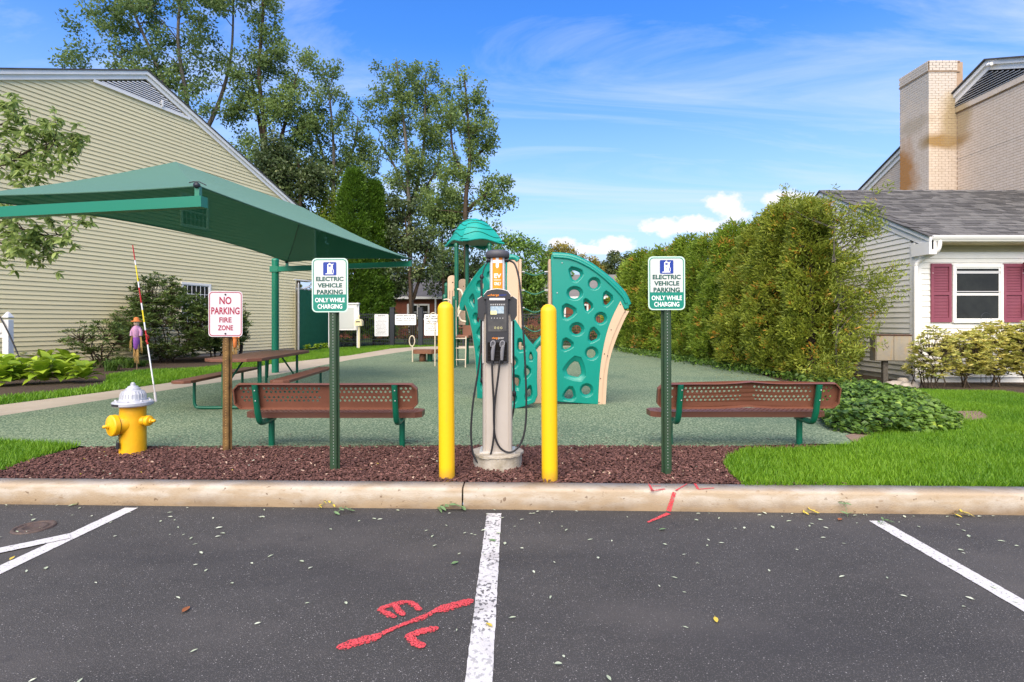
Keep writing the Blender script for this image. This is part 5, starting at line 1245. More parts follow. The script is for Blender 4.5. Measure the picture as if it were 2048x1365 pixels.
# utility cabinet on a post, stones, trellis
def cabinet():
    Y = 11.0; k = Y/F; X = lambda px: (px-1024)*k; Z = lambda py: H-(py-HY)*k
    x0, x1 = X(1753), X(1820); c = Vector(((x0+x1)/2, Y, .15)); t = thing('utility_cabinet', 'weathered grey utility cabinet on a wooden post in front of the white wall', 'utility box', tuple(c), R(-8))
    w_ = (x1-x0)/2; z0, z1 = Z(722.5)-.15, Z(671)-.15
    mb = MB(); mb.cbox((-w_, -.02, z0), (w_, .22, z1), .008); mb.build('box', M['utility'], t)
    mb = MB(); mb.cbox((-w_+.01, -.035, z0+.01), (-.012, -.021, z1-.015), .004); mb.build('door', M['utility'], t)
    mb = MB(); mb.cbox((.0, -.033, z0+.01), (w_-.01, -.021, z1-.015), .004); mb.build('door', M['utility'], t)
    mb = MB(); mb.box((-w_-.01, -.05, z1), (w_+.01, .23, z1+.012)); mb.build('lid', M['rust'], t)
    mb = MB(); mb.tube([(-w_*.55, -.037, (z0+z1)/2+.07), (-w_*.45, -.037, (z0+z1)/2+.11), (-w_*.33, -.037, (z0+z1)/2+.10)], .004, 5); mb.tube([(-w_*.5, -.037, (z0+z1)/2+.06), (-w_*.38, -.037, (z0+z1)/2), (-w_*.3, -.037, (z0+z1)/2+.05)], .005, 5); mb.build('latch', M['print_dark'], t)
    mb = MB(); mb.box((-.16, .05, -.05), (-.07, .14, z0)); mb.build('post', M['barkpale'], t)
cabinet()
def rock(c, r_, seed, label):
    rr = random.Random(seed); bm = bmesh.new(); bmesh.ops.create_icosphere(bm, subdivisions=2, radius=1)
    from mathutils import noise
    for v in bm.verts: v.co *= 1+.28*noise.noise(v.co*1.3+Vector((seed*3.1, 0, 0))); v.co = Vector((v.co.x*r_[0], v.co.y*r_[1], v.co.z*r_[2]))
    me = bpy.data.meshes.new('rock'); bm.to_mesh(me); bm.free(); me.materials.append(M['rock']); me.polygons.foreach_set('use_smooth', [True]*len(me.polygons))
    return tag(link('field_stone', me, None, c, (0, 0, rr.uniform(0, 3))), label, 'stone', 'field stones at the corner of the white house')
for i, (px, py, a, b, lab) in enumerate(((1792, 771, .16, .09, 'leftmost pale field stone under the grey cabinet'), (1806, 762, .13, .08, 'upper pale field stone resting against the house wall'), (1812, 773, .14, .08, 'flat tan field stone in the middle of the stones'), (1826, 772, .12, .09, 'rightmost pale stone beside the downspout foot'), (1781, 766, .10, .05, 'small dark field stone nearest the hedge'))):
    g = G(px, py+4); rock((g.x, g.y, .15+b*.45), (a, a*.8, b), i+2, lab)
def trellis():
    Y = 11.0; k = Y/F; X = lambda px: (px-1024)*k-8.05*0; Z = lambda py: H-(py-HY)*k-.15
    bx = (1972-1024)*k; t = thing('garden_trellis', 'thin black wire trellis with arched top below the plum shuttered window', 'trellis', (bx, Y, .15))
    x = 10*k; mb = MB(); mb.tube([(-x, 0, 0)]+[(x*math.cos(a), 0, Z(636)+x*1.0*math.sin(a)) for a in [R(180-18*i) for i in range(11)]]+[(x, 0, 0)], .005, 6); mb.build('arch', M['iron'], t)
    mb = MB(); mb.tube([(0, 0, 0), (0, 0, Z(640))], .005, 6); mb.lathe([(0, Z(641)), (.014, Z(640)), (0, Z(639))], 8); mb.build('spike', M['iron'], t)
    for py in (648, 668, 690): mb = MB(); mb.tube([(-x, 0, Z(py)), (x, 0, Z(py))], .004, 6); mb.build('crossbar', M['iron'], t)
trellis()

# ---------------------------------------------------------------- far brick ranch house
def far_house():
    Y = 44.0; x0, x1 = -15.0, 20.0; t = thing('ranch_house', 'long low brick house with grey roof beyond the iron fence', 'house', (0, Y, .15)); k = Y/F
    mb = MB(); mb.box((x0, 0, -.1), (x1, 9, 3.35)); mb.build('wall', M['brickred'], t)
    mb = MB(); mb.add([(x0-.4, -.5, 3.32), (x1+.4, -.5, 3.32), (x1+.4, 4.5, 5.55), (x0-.4, 4.5, 5.55), (x0-.4, 9.5, 3.32), (x1+.4, 9.5, 3.32)], [(0,1,2,3), (3,2,5,4)]); mb.add([(x0-.2, 0, 3.3), (x0-.2, 9, 3.3), (x0-.2, 4.5, 5.4)], [(0, 1, 2)]); mb.build('roof', M['farroof'], t)
    mb = MB(); mb.box((x0-.4, -.52, 3.14), (x1+.4, -.42, 3.33)); mb.build('fascia', M['trim'], t)
    Wf = Matrix(((1, 0, 0, 0), (0, -1, 0, 0), (0, 0, 1, 0), (0, 0, 0, 1)))
    for px in (826, 847.5, 893, 1040, 1120, 1165, 1228, 1260): window(t, Wf, (px-1024)*k, 2.1, .95, 1.3, frame=.11)
    for px in (822, 873): mb = MB(); mb.box(((px-1024)*k-.06, -.62, 0), ((px-1024)*k+.06, -.50, 3.15)); mb.build('downspout', M['trim'], t)
    mb = MB(); mb.box(((806-1024)*k, -1.5, 1.05), ((835-1024)*k, -1.3, 1.2)); mb.build('porch_rail', M['white'], t)
    for i, (px, py) in enumerate(((866, 561), (873, 563), (900, 560))):
        mb = MB(); mb.tube([((px-1024)*k*1.08, 3.6, 4.9), ((px-1024)*k*1.08, 3.6, 5.45)], .09, 8); mb.build('roof_vent', M['iron'], t)
far_house()

# ---------------------------------------------------------------- fences, gate, notice boards
def iron_fence(x0, x1, Y, label, px_posts=(), name='iron_fence', post_w=.08):
    t = thing(name, label, 'fence' if name == 'iron_fence' else 'gate', (x0, Y, .15)); L_ = x1-x0; mb = MB(); n = int(L_/.105)
    for i in range(n+1): x = L_*i/n; mb.box((x-.011, -.011, .06), (x+.011, .011, 1.74))
    o = mb.build('picket', M['iron'], t); o['kind'] = 'stuff'
    for z in (.16, .34, 1.52, 1.66): mb = MB(); mb.box((0, -.02, z-.018), (L_, .02, z+.018)); mb.build('rail', M['iron'], t)
    m = max(1, round(L_/2.4))
    if name == 'iron_fence':
        for i in range(m+1): x = L_*i/m; mb = MB(); mb.box((x-post_w/2, -post_w/2, -.05), (x+post_w/2, post_w/2, 1.80)); mb.lathe([(post_w*.75, 1.80), (post_w*.75, 1.82), (0, 1.87)], 4, (x, 0, 0), Matrix.Rotation(R(45), 4, 'Z')); mb.build('post', M['iron'], t)
    else:
        for x in (.0, L_): mb = MB(); mb.box((x-.03, -.025, .05), (x+.03, .025, 1.75)); mb.build('gate_stile', M['iron'], t)
        mb = MB(); mb.box((L_-.03, -.06, .80), (L_+.06, -.028, 1.02)); mb.build('latch', M['galv'], t)
    return t
Yf = 28.4; kx = lambda px: (px-1024)/F*Yf
iron_fence(kx(660), kx(781), Yf, 'dark iron picket fence left of the gate behind the notice board', post_w=.09)
iron_fence(kx(788), kx(837), Yf, 'dark iron picket gate between two thick posts', name='iron_gate')
iron_fence(kx(845), kx(1255), Yf, 'dark iron picket fence right of the gate behind the playground')
for px, lab in ((784.5, 'thick dark gate post left of the iron gate'), (841, 'thick dark gate post right of the iron gate with a lock')):
    mb = MB(); mb.cbox((-.115, -.115, -.05), (.115, .115, 2.0), .01); mb.cbox((-.13, -.13, 2.0), (.13, .13, 2.04), .01); tag(mb.build('gate_post', M['iron'], None, (kx(px), Yf, .15)), lab, 'post')
def notice(px0, px1, py0, py1, lines, label, dy):
    Y = Yf-dy; k = Y/F; c = Vector((((px0+px1)/2-1024)*k, Y, H-((py0+py1)/2-HY)*k)); w_ = (px1-px0)*k; h = (py1-py0)*k
    t = thing('notice_sign', label, 'sign', tuple(c), 0, None)
    link('board', plate_mesh(rrect(w_, h, .05), [], .012, M['print_white']), t)
    rn = random.Random(int(px0))
    for tw, th, z in lines:          # print too small to read in the photograph: rows of short dark strokes
        mb = MB(); x = -w_*tw/2; zc = h*(.5-z)
        while x < w_*tw/2-.01:
            q = min(h*th*rn.uniform(.45, .9), w_*tw/2-x)
            mb.box((x, -.0088, zc-h*th/2*rn.uniform(.6, 1)), (x+q, -.0080, zc+h*th/2*rn.uniform(.6, 1))); x += q+h*th*(.35 if rn.random() < .8 else 1.1)
        mb.build('print_row', M['print_dark'], t)['kind'] = 'stuff'
notice(749, 777, 629, 673, [(.5, .045, .07)]+[(.82-.1*(i % 3), .018, .15+i*.062) for i in range(13)], 'tall white notice sign full of small print on the fence left of the gate', .06)
notice(790, 832, 629, 650.5, [(.86, .10, .14), (.86, .10, .38), (.86, .06, .58)], 'wide white notice sign hanging on the iron gate', .06)
notice(848.5, 878, 629, 671.5, [(.7, .07, .10), (.8, .07, .20), (.7, .055, .33), (.7, .055, .42), (.5, .05, .56), (.55, .05, .65), (.7, .05, .77), (.8, .025, .87), (.7, .025, .93)], 'white notice sign right of the gate post beside the yellow bollard', .06)
def mesh_fence():
    a = P(597, 700, 24.2); b = P(658, 700, 27.2); a.z = b.z = .15; d = b-a; ang = math.atan2(d.y, d.x); L_ = d.length
    t = thing('privacy_fence', 'tall chain link fence covered in dark green fabric beside the cream house', 'fence', tuple(a), ang)
    mb = MB(); mb.box((0, -.01, .05), (L_, .01, 2.74)); mb.build('fabric', M['mesh_green'], t)
    for x in (0, L_): mb = MB(); mb.tube([(x, 0, -.05), (x, 0, 2.95)], .045 if x == 0 else .035, 10); mb.lathe([(.05, 2.95), (.03, 3.0), (.012, 3.04), (0, 3.08)], 10, (x, 0, 0)); mb.build('post', M['galv'], t)
    mb = MB(); mb.tube([(0, 0, 2.77), (L_, 0, 2.77)], .022, 8); mb.build('top_rail', M['galv'], t)
mesh_fence()
def notice_case():
    Y = 25.6; k = Y/F; t = thing('notice_case', 'white wooden notice cabinet on two posts behind the left charging sign', 'notice board', ((694-1024)*k, Y, .15)); X = lambda px: (px-694)*k; Z = lambda py: H-(py-HY)*k-.15
    for px in (659.5, 716): mb = MB(); mb.cbox((X(px)-.05, -.05, -.05), (X(px)+.05, .05, Z(606)), .006); mb.build('post', M['white'], t)
    mb = MB(); mb.cbox((X(661), -.12, Z(661)), (X(715), .05, Z(609)), .01); cb = mb.build('cabinet', M['white'], t)
    mb = MB(); mb.box((X(665), -.135, Z(657)), (X(709), -.122, Z(616))); mb.build('door', M['sign_white'], cb)
    mb = MB(); mb.box((X(657), -.17, Z(609)), (X(719), .1, Z(606.5))); mb.build('cap', M['white'], t)
notice_case()
def feeder():
    Y = 25.2; k = Y/F; t = thing('bird_box', 'small white box with curved lid and finial on a slim post beside the notice cabinet', 'bird box', ((718-1024)*k, Y, .15)); Z = lambda py: H-(py-HY)*k-.15
    mb = MB(); mb.tube([(0, 0, -.05), (0, 0, Z(653))], .05, 8); mb.build('post', M['siding_cream'], t)
    mb = MB(); w_ = 7*k; n = 9; pr = [(-w_, Z(652)), (w_, Z(652)), (w_, Z(644))]+[(w_*math.cos(R(20*i)), Z(644)+w_*.8*math.sin(R(20*i))) for i in range(1, 9)]+[(-w_, Z(644))]
    n = len(pr); mb.add([(x, -.16, z) for x, z in pr]+[(x, .16, z) for x, z in pr], [tuple(range(n)), tuple(reversed(range(n, 2*n)))]+[(i, n+i, n+(i+1) % n, (i+1) % n) for i in range(n)]); mb.build('box', M['siding_cream'], t)
    mb = MB(); mb.box((-.1, -.165, Z(645)), (.1, -.161, Z(643))); mb.build('slot', M['print_dark'], t)
    mb = MB(); mb.lathe([(.03, Z(639)), (.02, Z(636)), (.045, Z(633)), (.03, Z(631)), (0, Z(629))], 10); mb.build('finial', M['siding_cream'], t)
feeder()
def white_post():
    Y = 13.3; k = Y/F; t = thing('lantern_post', 'white wooden post with pointed cap, crossarm and black cable at the left edge', 'post', ((16-1024)*k, Y, .15)); X = lambda px: (px-16)*k; Z = lambda py: H-(py-HY)*k-.15
    mb = MB(); mb.cbox((-.075, -.075, -.05), (.075, .075, Z(640)), .006); mb.build('post', M['white'], t)
    mb = MB(); mb.lathe([(.105, Z(636)), (.11, Z(634)), (.09, Z(632)), (.05, Z(627)), (0, Z(623.5))], 4, M=Matrix.Rotation(R(45), 4, 'Z'), smooth=False); mb.build('cap', M['white'], t)
    mb = MB(); mb.cbox((X(-60), -.04, Z(676)), (-.076, .04, Z(667)), .005); mb.build('crossarm', M['white'], t)
    mb = MB(); mb.tube(smooth_pts([(X(-30), -.10, Z(628)), (X(0), -.10, Z(629)), (X(8), -.11, Z(634)), (X(25), -.12, Z(664)), (X(40), -.13, Z(695)), (X(54), -.15, Z(726))], 5), .016, 8); mb.build('cable', M['cable'], t)
    mb = MB(); mb.lathe([(.10, Z(666)), (.10, Z(650)), (.07, Z(647)), (0, Z(646))], 16, (X(1), 0, 0)); mb.build('lamp_jar', M['white'], t)
white_post()

# ---------------------------------------------------------------- scarecrow dolls
def scarecrow(px, py, s, label, c_top, c_leg, rz=0, up=None):
    b = G(px, py, .14); t = thing('scarecrow_doll', label, 'scarecrow', (b.x, b.y, .14), rz); t.scale = (s*.66, s*.8, s)
    mb = MB(); mb.tube([(0, .02, 0), (0, .02, 1.15)], .012, 6); mb.build('stake', M['wood'], t)
    mb = MB(); rnd = random.Random(int(px))
    for lg in (-.05, .05):
        for i in range(26):
            a = rnd.uniform(-.035, .035)+lg; mb.tube([(a, rnd.uniform(-.02, .03), .78), (a+rnd.uniform(-.03, .03), rnd.uniform(-.04, .03), .5), (a*1.2+rnd.uniform(-.04, .04), rnd.uniform(-.04, .03), .16+rnd.uniform(0, .25))], [.007, .006, .003], 4)
    for i in range(22):
        a = rnd.uniform(-.03, .03); sd = rnd.choice((-1, 1)); mb.tube([(sd*.13+a, .0, .92), (sd*.19+a, -.02, .7), (sd*(.16+rnd.uniform(0, .06))+a, -.02, .42+rnd.uniform(0, .15))], [.006, .005, .002], 4)
    mb.build('straw', M['straw'], t)['kind'] = 'stuff'
    mb = MB(); mb.lathe([(.06, .52), (.085, .55), (.10, .70), (.095, .84), (.05, .86)], 14); mb.build('trousers', M[c_leg], t)
    mb = MB(); mb.lathe([(.095, .80), (.115, .86), (.125, .98), (.10, 1.06), (.05, 1.09)], 14); mb.tube([(-.10, 0, 1.02), (-.17, -.01, .94), (-.17, -.02, .84)], [.05, .045, .05], 8); mb.tube([(.10, 0, 1.02), (.17, -.01, .94), (.17, -.02, .84)], [.05, .045, .05], 8); mb.build('shirt', M[c_top], t)
    mb = MB(); mb.lathe([(0, 1.06), (.055, 1.08), (.085, 1.13), (.085, 1.18), (.05, 1.23), (0, 1.24)], 14); hd = mb.build('head', M['face'], t)
    mb = MB(); [mb.lathe([(.010, 0), (.008, .006), (0, .007)], 8, (x, -.082, 1.165), Matrix.Rotation(R(90), 4, 'X')) for x in (-.03, .03)]; mb.tube([(-.035, -.083, 1.115), (0, -.088, 1.105), (.035, -.083, 1.115)], .004, 5); mb.build('face_features', M['print_dark'], hd)
    mb = MB(); mb.lathe([(.16, 1.185), (.15, 1.20), (.085, 1.205), (.075, 1.27), (.03, 1.29), (0, 1.29)], 16); mb.build('hat', M['hat'], t)
scarecrow(273, 742, 1.08, 'scarecrow doll in purple and pink with an orange hat on a stake', 'pink', 'purple')
scarecrow(470, 727, .92, 'orange scarecrow doll hanging behind the no parking sign', 'hat', 'hat', .4)

# ---------------------------------------------------------------- climbing structure
def tri(p1, p2, p3, bulge=.10, n=5, rc=.16):
    P_ = [Vector(p) for p in (p1, p2, p3)]; c = sum(P_, Vector((0, 0)))/3; out_ = []
    for i in range(3):
        a, b = P_[i], P_[(i+1) % 3]; m = (a+b)/2; o = (m-c).normalized()*(b-a).length*bulge
        for j in range(n+1):
            u = rc+(1-2*rc)*j/n; out_.append(tuple(a.lerp(b, u)+o*4*u*(1-u)))
    if sum(out_[i][0]*out_[(i+1) % len(out_)][1]-out_[(i+1) % len(out_)][0]*out_[i][1] for i in range(len(out_))) < 0: out_.reverse()
    return out_
def climb_panel(t, outline, holes, W, m='teal', th=.085, name='climbing_panel', inner=.60):
    """moulded panel: thick plate with rounded rim; every opening is a dished recess round a smaller hole"""
    me = plate_mesh(outline, holes, th, M[m], bevel=.014, M=W, smooth=False); pn = link(name, me, t)
    for h in holes:
        n = len(h); c = Vector((sum(p[0] for p in h)/n, sum(p[1] for p in h)/n)); mb = MB(); rings = []
        for s, y in ((1.02, -th/2+.016), (.93, -th/2+.020), (inner+.10, th/2-.030), (inner, th/2-.022), (inner, th/2)):
            dn = .0 if s > .9 else .008
            rings.append([W @ Vector((c.x+(p[0]-c.x)*s, y, c.y+(p[1]-c.y)*s-dn)) for p in h])
        vs = [v for r_ in rings for v in r_]
        # and the flat back from the inner hole to the rim
        rings2 = [W @ Vector((c.x+(p[0]-c.x)*1.03, th/2, c.y+(p[1]-c.y)*1.03)) for p in h]
        fs = [(i*n+j, i*n+(j+1) % n, (i+1)*n+(j+1) % n, (i+1)*n+j) for i in range(4) for j in range(n)]
        vs += rings2; fs += [(4*n+j, 4*n+(j+1) % n, 5*n+(j+1) % n, 5*n+j) for j in range(n)]
        mb.add(vs, fs, True); mb.build('recess', M[m], pn)
    return pn
def climber():
    Y = 8.24; k = Y/F; t = thing('climbing_structure', 'teal climbing wall panels with holes, tan posts and wavy rungs on the green surface', 'climbing frame', (0, Y, .15))
    q = lambda x, y: ((1060+x/4.264-1024)*k, H-(500+y/4.264-HY)*k-.15)
    out_ = [q(*p) for p in ((185, 80), (190, 52), (225, 42), (350, 62), (500, 128), (620, 213), (730, 308), (800, 388), (838, 462), (830, 495), (806, 500), (765, 437), (740, 480), (700, 565), (650, 705), (610, 880), (590, 1060), (577, 1310), (400, 1298), (232, 1285), (205, 700))]
    out_.reverse()
    C_ = lambda x, y, r_, ry=None: circ(*q(x, y), r_/4.264*k, 14, (ry or r_)/4.264*k)
    T3 = lambda a, b, c: tri(q(*a), q(*b), q(*c))
    hs = [T3((322, 140), (470, 190), (372, 300)), C_(545, 290, 60), C_(380, 372, 76, 66), T3((452, 402), (552, 480), (478, 552)), T3((628, 338), (722, 412), (628, 508)), T3((278, 448), (418, 522), (282, 618)), C_(600, 585, 60), C_(397, 677, 70, 65), T3((526, 640), (612, 745), (488, 806)), T3((284, 735), (390, 812), (268, 876)), C_(523, 882, 64), T3((414, 878), (474, 1120), (252, 1062)), T3((352, 1140), (396, 1284), (256, 1272)), C_(480, 1195, 64)]
    climb_panel(t, out_, hs, Matrix.Identity(4))
    # raised lip along the curved top
    top = [Vector((q(*p)[0], -.045, q(*p)[1])) for p in ((196, 62), (350, 80), (500, 148), (612, 228), (715, 322), (785, 400), (815, 455))]
    mb = MB(); mb.tube(smooth_pts(top, 5), .022, 10); mb.build('panel_lip', M['teal'], t)
    top = [Vector((q(*p)[0], 0, q(*p)[1])) for p in ((190, 48), (350, 62), (500, 128), (620, 213), (730, 308), (800, 388), (838, 470))]
    mb = MB(); mb.tube(smooth_pts(top, 5), .050, 12); mb.build('panel_lip', M['teal'], t)
    # tan curved edge boards with a groove
    A = [(765, 440), (700, 570), (650, 710), (612, 885), (590, 1065), (576, 1318)]; B = [(803, 520), (745, 640), (688, 780), (650, 920), (622, 1080), (606, 1322)]; Cc = [(842, 522), (800, 600), (735, 752), (684, 905), (657, 1060), (642, 1320)]
    for e0, e1, y0, y1 in ((A, B, -.055, .03), (B, Cc, -.035, .16)):
        a = smooth_pts([(q(*p)[0], 0, q(*p)[1]) for p in e0], 4); b = smooth_pts([(q(*p)[0]-(.004 if e0 is A else 0), 0, q(*p)[1]) for p in e1], 4); n = len(a); vs = []
        for y in (y0, y1):
            for u, v in zip(a, b): vs += [(u.x, y, u.z), (v.x, y, v.z)]
        m = 2*n; fs = []
        for i in range(n-1): fs += [(2*i, 2*i+2, 2*i+3, 2*i+1), (m+2*i, m+2*i+1, m+2*i+3, m+2*i+2), (2*i, m+2*i, m+2*i+2, 2*i+2), (2*i+1, 2*i+3, m+2*i+3, m+2*i+1)]
        fs += [(0, 1, m+1, m), (2*n-2, m+2*n-2, m+2*n-1, 2*n-1)]
        mb = MB(); mb.add(vs, fs); mb.build('edge_board', M['tan'], t)
    for p in ((765, 468), (686, 682), (630, 886), (655, 903), (597, 1095), (583, 1298), (805, 530)):
        mb = MB(); mb.lathe([(.009, 0), (.007, .006), (0, .006)], 8, M=Matrix.Rotation(R(90), 4, 'X')); mb.build('bolt', M['iron'], t, (q(*p)[0], -.056, q(*p)[1]))
    for p in ((272, 115), (230, 370)):
        mb = MB(); mb.lathe([(.011, 0), (.008, .006), (0, .006)], 8, M=Matrix.Rotation(R(90), 4, 'X')); mb.build('bolt', M['galv'], t, (q(*p)[0], -.044, q(*p)[1]))
    # tan post boards either side of the rungs
    kk = 8.4/F; X = lambda px: (px-1024)*kk; Z = lambda py: H-(py-HY)*kk-.15
    mb = MB(); mb.cbox((X(1096.5), .08, .0), (X(1103), .30, Z(520)), .01); mb.build('post_board', M['tan'], t)
    mb = MB(); mb.cbox((X(1038), .08, .0), (X(1043), .30, Z(520)), .008); mb.build('post_board', M['tan'], t)
    mb = MB(); mb.cbox((X(1014), .10, .0), (X(1037.6), .14, Z(521)), .008); mb.build('post_board', M['tan'], t)
    mb = MB(); mb.tube(smooth_pts([(X(1013), .12, Z(519)), (X(1022), .12, Z(515.5)), (X(1031), .12, Z(517)), (X(1036), .12, Z(522))], 4), .045, 10); mb.build('panel_lip', M['teal'], t)
    for i, (py, dip) in enumerate(((544, 7), (581, 8), (616, 8), (653, 10))):
        mb = MB(); mb.tube(smooth_pts([(X(1042+(1096-1042)*u), .17, Z(py+dip*math.sin(math.pi*u)**2+(2 if i > 1 else 0)*u)) for u in [j/10 for j in range(11)]], 3), .011, 8); rg = mb.build('rung', M['tubegreen'], t)
        mb = MB(); mb.tube([(X(1042), .17, Z(py)), (X(1049), .17, Z(py+.3))], .014, 8); mb.tube([(X(1089), .17, Z(py+.3)), (X(1097), .17, Z(py))], .014, 8); mb.build('rung_sleeve', M['galv'], rg)
    # left panel: the same moulding mirrored and swung away
    out2 = [(-x, z) for x, z in reversed(out_)]; x_in = (1103.5-1024)*k
    out2 = [(x+x_in, z) for x, z in out2]; hs2 = [[(-x+x_in, z) for x, z in reversed(h)] for h in hs]
    W = Matrix.Translation((X(1016), .13, 0)) @ Matrix.Rotation(R(-47), 4, 'Z')
    climb_panel(t, out2, hs2, W)
    tp = [W @ Vector((-(v.x)+x_in, 0, v.z)) for v in top]; mb = MB(); mb.tube(smooth_pts(tp, 5), .050, 12); mb.build('panel_lip', M['teal'], t)
    e0 = [W @ Vector((-q(*p)[0]+x_in-.01, 0, q(*p)[1])) for p in A]; mb = MB(); mb.tube(smooth_pts(e0, 5), .035, 8); mb.build('edge_board', M['tan'], t)
    # low front panel beside the station and the small cap right of it
    k2 = 7.85/F; q2 = lambda px, py: ((px-1024)*k2, H-(py-HY)*k2-.15)
    lo = [q2(*p) for p in ((978, 812), (976, 700), (985, 665), (1005, 645), (1022, 637), (1030, 642), (1040, 658), (1055, 680), (1068, 695), (1073, 706), (1072, 760), (1073, 790), (1068, 803), (1050, 810), (1030, 815), (1010, 818))]
    lo.reverse(); T2 = lambda a, b, c: tri(q2(*a), q2(*b), q2(*c)); C2 = lambda x, y, a, b: circ(*q2(x, y), a*k2, 14, b*k2)
    hl = [T2((1037, 672), (1056, 700), (1034, 706)), C2(1025, 725, 13, 15), T2((1061, 700), (1068, 722), (1056, 722)), T2((1050, 727), (1066, 742), (1048, 762)), T2((1022, 748), (1043, 752), (1036, 785)), T2((1061, 765), (1066, 797), (1046, 800)), C2(1026, 797, 10, 11), T2((1000, 670), (1018, 662), (1012, 695)), C2(1000, 735, 14, 15), T2((990, 765), (1010, 768), (1003, 800))]
    climb_panel(t, lo, hl, Matrix.Translation((0, -.39, 0)), th=.11, inner=.5)
    k3 = 8.3/F; X3 = lambda px: (px-1024)*k3; Z3 = lambda py: H-(py-HY)*k3-.15
    mb = MB(); mb.cbox((X3(1066), .02, 0), (X3(1092), .06, Z3(692)), .008); mb.build('post_board', M['tan'], t)
    mb = MB(); mb.tube(smooth_pts([(X3(1069), .04, Z3(695)), (X3(1076), .04, Z3(686)), (X3(1086), .04, Z3(676)), (X3(1096), .04, Z3(672))], 4), .05, 10); mb.build('panel_lip', M['teal'], t)
climber()

# ---------------------------------------------------------------- play tower
def tower():
    Y = 15.6; k = Y/F; X = lambda px: (px-1024)*k; Z = lambda py: H-(py-HY)*k-.15
    t = thing('play_tower', 'green and tan play tower with a teal domed roof behind the left bollard', 'play tower', (0, Y, .15))
    def post(px, py, dy, r_=.058, z0=-.05):
        kk = (Y+dy)/F; x = (px-1024)*kk; zt = H-(py-HY)*kk-.15
        mb = MB(); mb.tube([(x, dy, z0), (x, dy, zt)], r_, 14); mb.lathe([(r_*1.15, zt-.06), (r_*1.15, zt), (r_*.6, zt+.04), (0, zt+.05)], 14, (x, dy, 0)); return mb.build('post', M['tubegreen'], t)
    post(913, 489, 0, .062); post(934, 492, .55, .058); post(979, 489, .1, .06); post(999, 500, .95, .058)
    post(893, 569, .3); post(889.5, 592, -.55, .055); post(908, 596, -.75, .045)
    # roof: four moulded faces curving to a rounded peak, wavy grooves
    kk = (Y+.5)/F; c = Vector(((948-1024)*kk, .5, 0)); zb = H-(488-HY)*kk-.15; zp = H-(436-HY)*kk-.15; hw = .66; n = 10; mb = MB(); ang = R(28)
    def rf(u, v, side):      # u across the face -1..1, v 0 at the eave, 1 at the peak
        r_ = (1-v)**.80; x = hw*r_; y = u*hw*r_; bulge = .07*math.cos(u*math.pi/2)*math.sin(math.pi*v)
        z = zb+(zp-zb)*(1-(1-v)**1.55)+.10*(1-v)*(math.cos(u*math.pi/2)**2)-.03
        a = side*math.pi/2+ang; x += bulge
        return Vector((c.x+x*math.cos(a)-y*math.sin(a), c.y+x*math.sin(a)+y*math.cos(a), z))
    for s in range(4):
        vs = [rf(-1+2*i/12, j/n, s) for j in range(n+1) for i in range(13)]
        mb.add(vs, [(j*13+i, j*13+i+1, (j+1)*13+i+1, (j+1)*13+i) for j in range(n) for i in range(12)], True)
    roof = mb.build('roof', M['tealroof'], t)
    mb = MB()
    for s in range(4):
        for v0, ph in ((.16, 0), (.34, 1.5), (.52, .4), (.70, 2.2)):
            mb.tube([rf(u, v0+.05*math.sin(3.2*u+ph+s), s)+Vector((0, 0, .004)) for u in [-1+.1*i for i in range(21)]], .011, 5)
    mb.build('roof_groove', M['tubegreen'], roof)
    mb = MB()
    for s in range(4): mb.tube([rf(-1+.2*i, 0, s) for i in range(11)], .032, 8)
    mb.build('roof_rim', M['tealroof'], roof)
    mb = MB(); mb.add([rf(-1, 0, s)+Vector((0, 0, .06)) for s in range(4)], [(0, 1, 2, 3)]); mb.build('roof_ceiling', M['tubegreen'], roof)
    # decks
    mb = MB(); mb.cbox((X(905), -.6, Z(675)), (X(940), .7, Z(670)), .01); mb.build('deck', M['deck'], t)
    mb = MB(); mb.cbox((X(908), .2, Z(655)-.04), (X(985), 1.1, Z(655)), .01); mb.build('deck', M['deck'], t)
    mb = MB(); mb.box((X(926), -.05, Z(671)), (X(943), .0, Z(651))); mb.build('kick_board', M['deck'], t)
    # arched tan panels with slots
    def arch(px0, px1, py0, py1, dy, rz=0):
        x0, x1, z0, z1 = X(px0), X(px1), Z(py1), Z(py0); w_ = x1-x0; cx_ = (x0+x1)/2
        o = [(-w_/2, z0), (w_/2, z0)]+[(w_/2*math.cos(R(a)), z1-w_*.35+w_*.35*math.sin(R(a))) for a in range(0, 181, 20)]
        h = [rrect(w_*.09, (z1-z0)*.42, w_*.04, 3, w_*q_, z0+(z1-z0)*.45) for q_ in (-.28, 0, .28)]+[circ(w_*.05, z1-(z1-z0)*.16, w_*.10, 10)]
        link('arch_panel', plate_mesh(o, h, .035, M['tan'], bevel=.006, M=Matrix.Translation((cx_, dy, 0)) @ Matrix.Rotation(rz, 4, 'Z')), t)
    arch(895, 913, 551, 640, .1); arch(914, 932, 556, 650, .5, .5)
    # curved slide side seen end on
    mb = MB(); mb.tube(smooth_pts([(X(917), -.3, Z(580)), (X(925), -.32, Z(584)), (X(929), -.34, Z(600)), (X(930), -.36, Z(612)), (X(922), -.4, Z(625)), (X(919), -.42, Z(634))], 5), .03, 8); mb.tube(smooth_pts([(X(934), -.3, Z(607)), (X(925), -.32, Z(607)), (X(919), -.34, Z(622)), (X(923), -.36, Z(640)), (X(934), -.38, Z(644))], 5), .03, 8); mb.build('handle_loop', M['cream'], t)
    # railings
    mb = MB(); mb.tube(smooth_pts([(X(938), .6, Z(570)), (X(940), .6, Z(557)), (X(950), .65, Z(551)), (X(966), .7, Z(551))], 5), .018, 8)
    for px in (944, 949, 954, 959, 964): mb.tube([(X(px), .63, Z(553)), (X(px), .63, Z(620))], .012, 6)
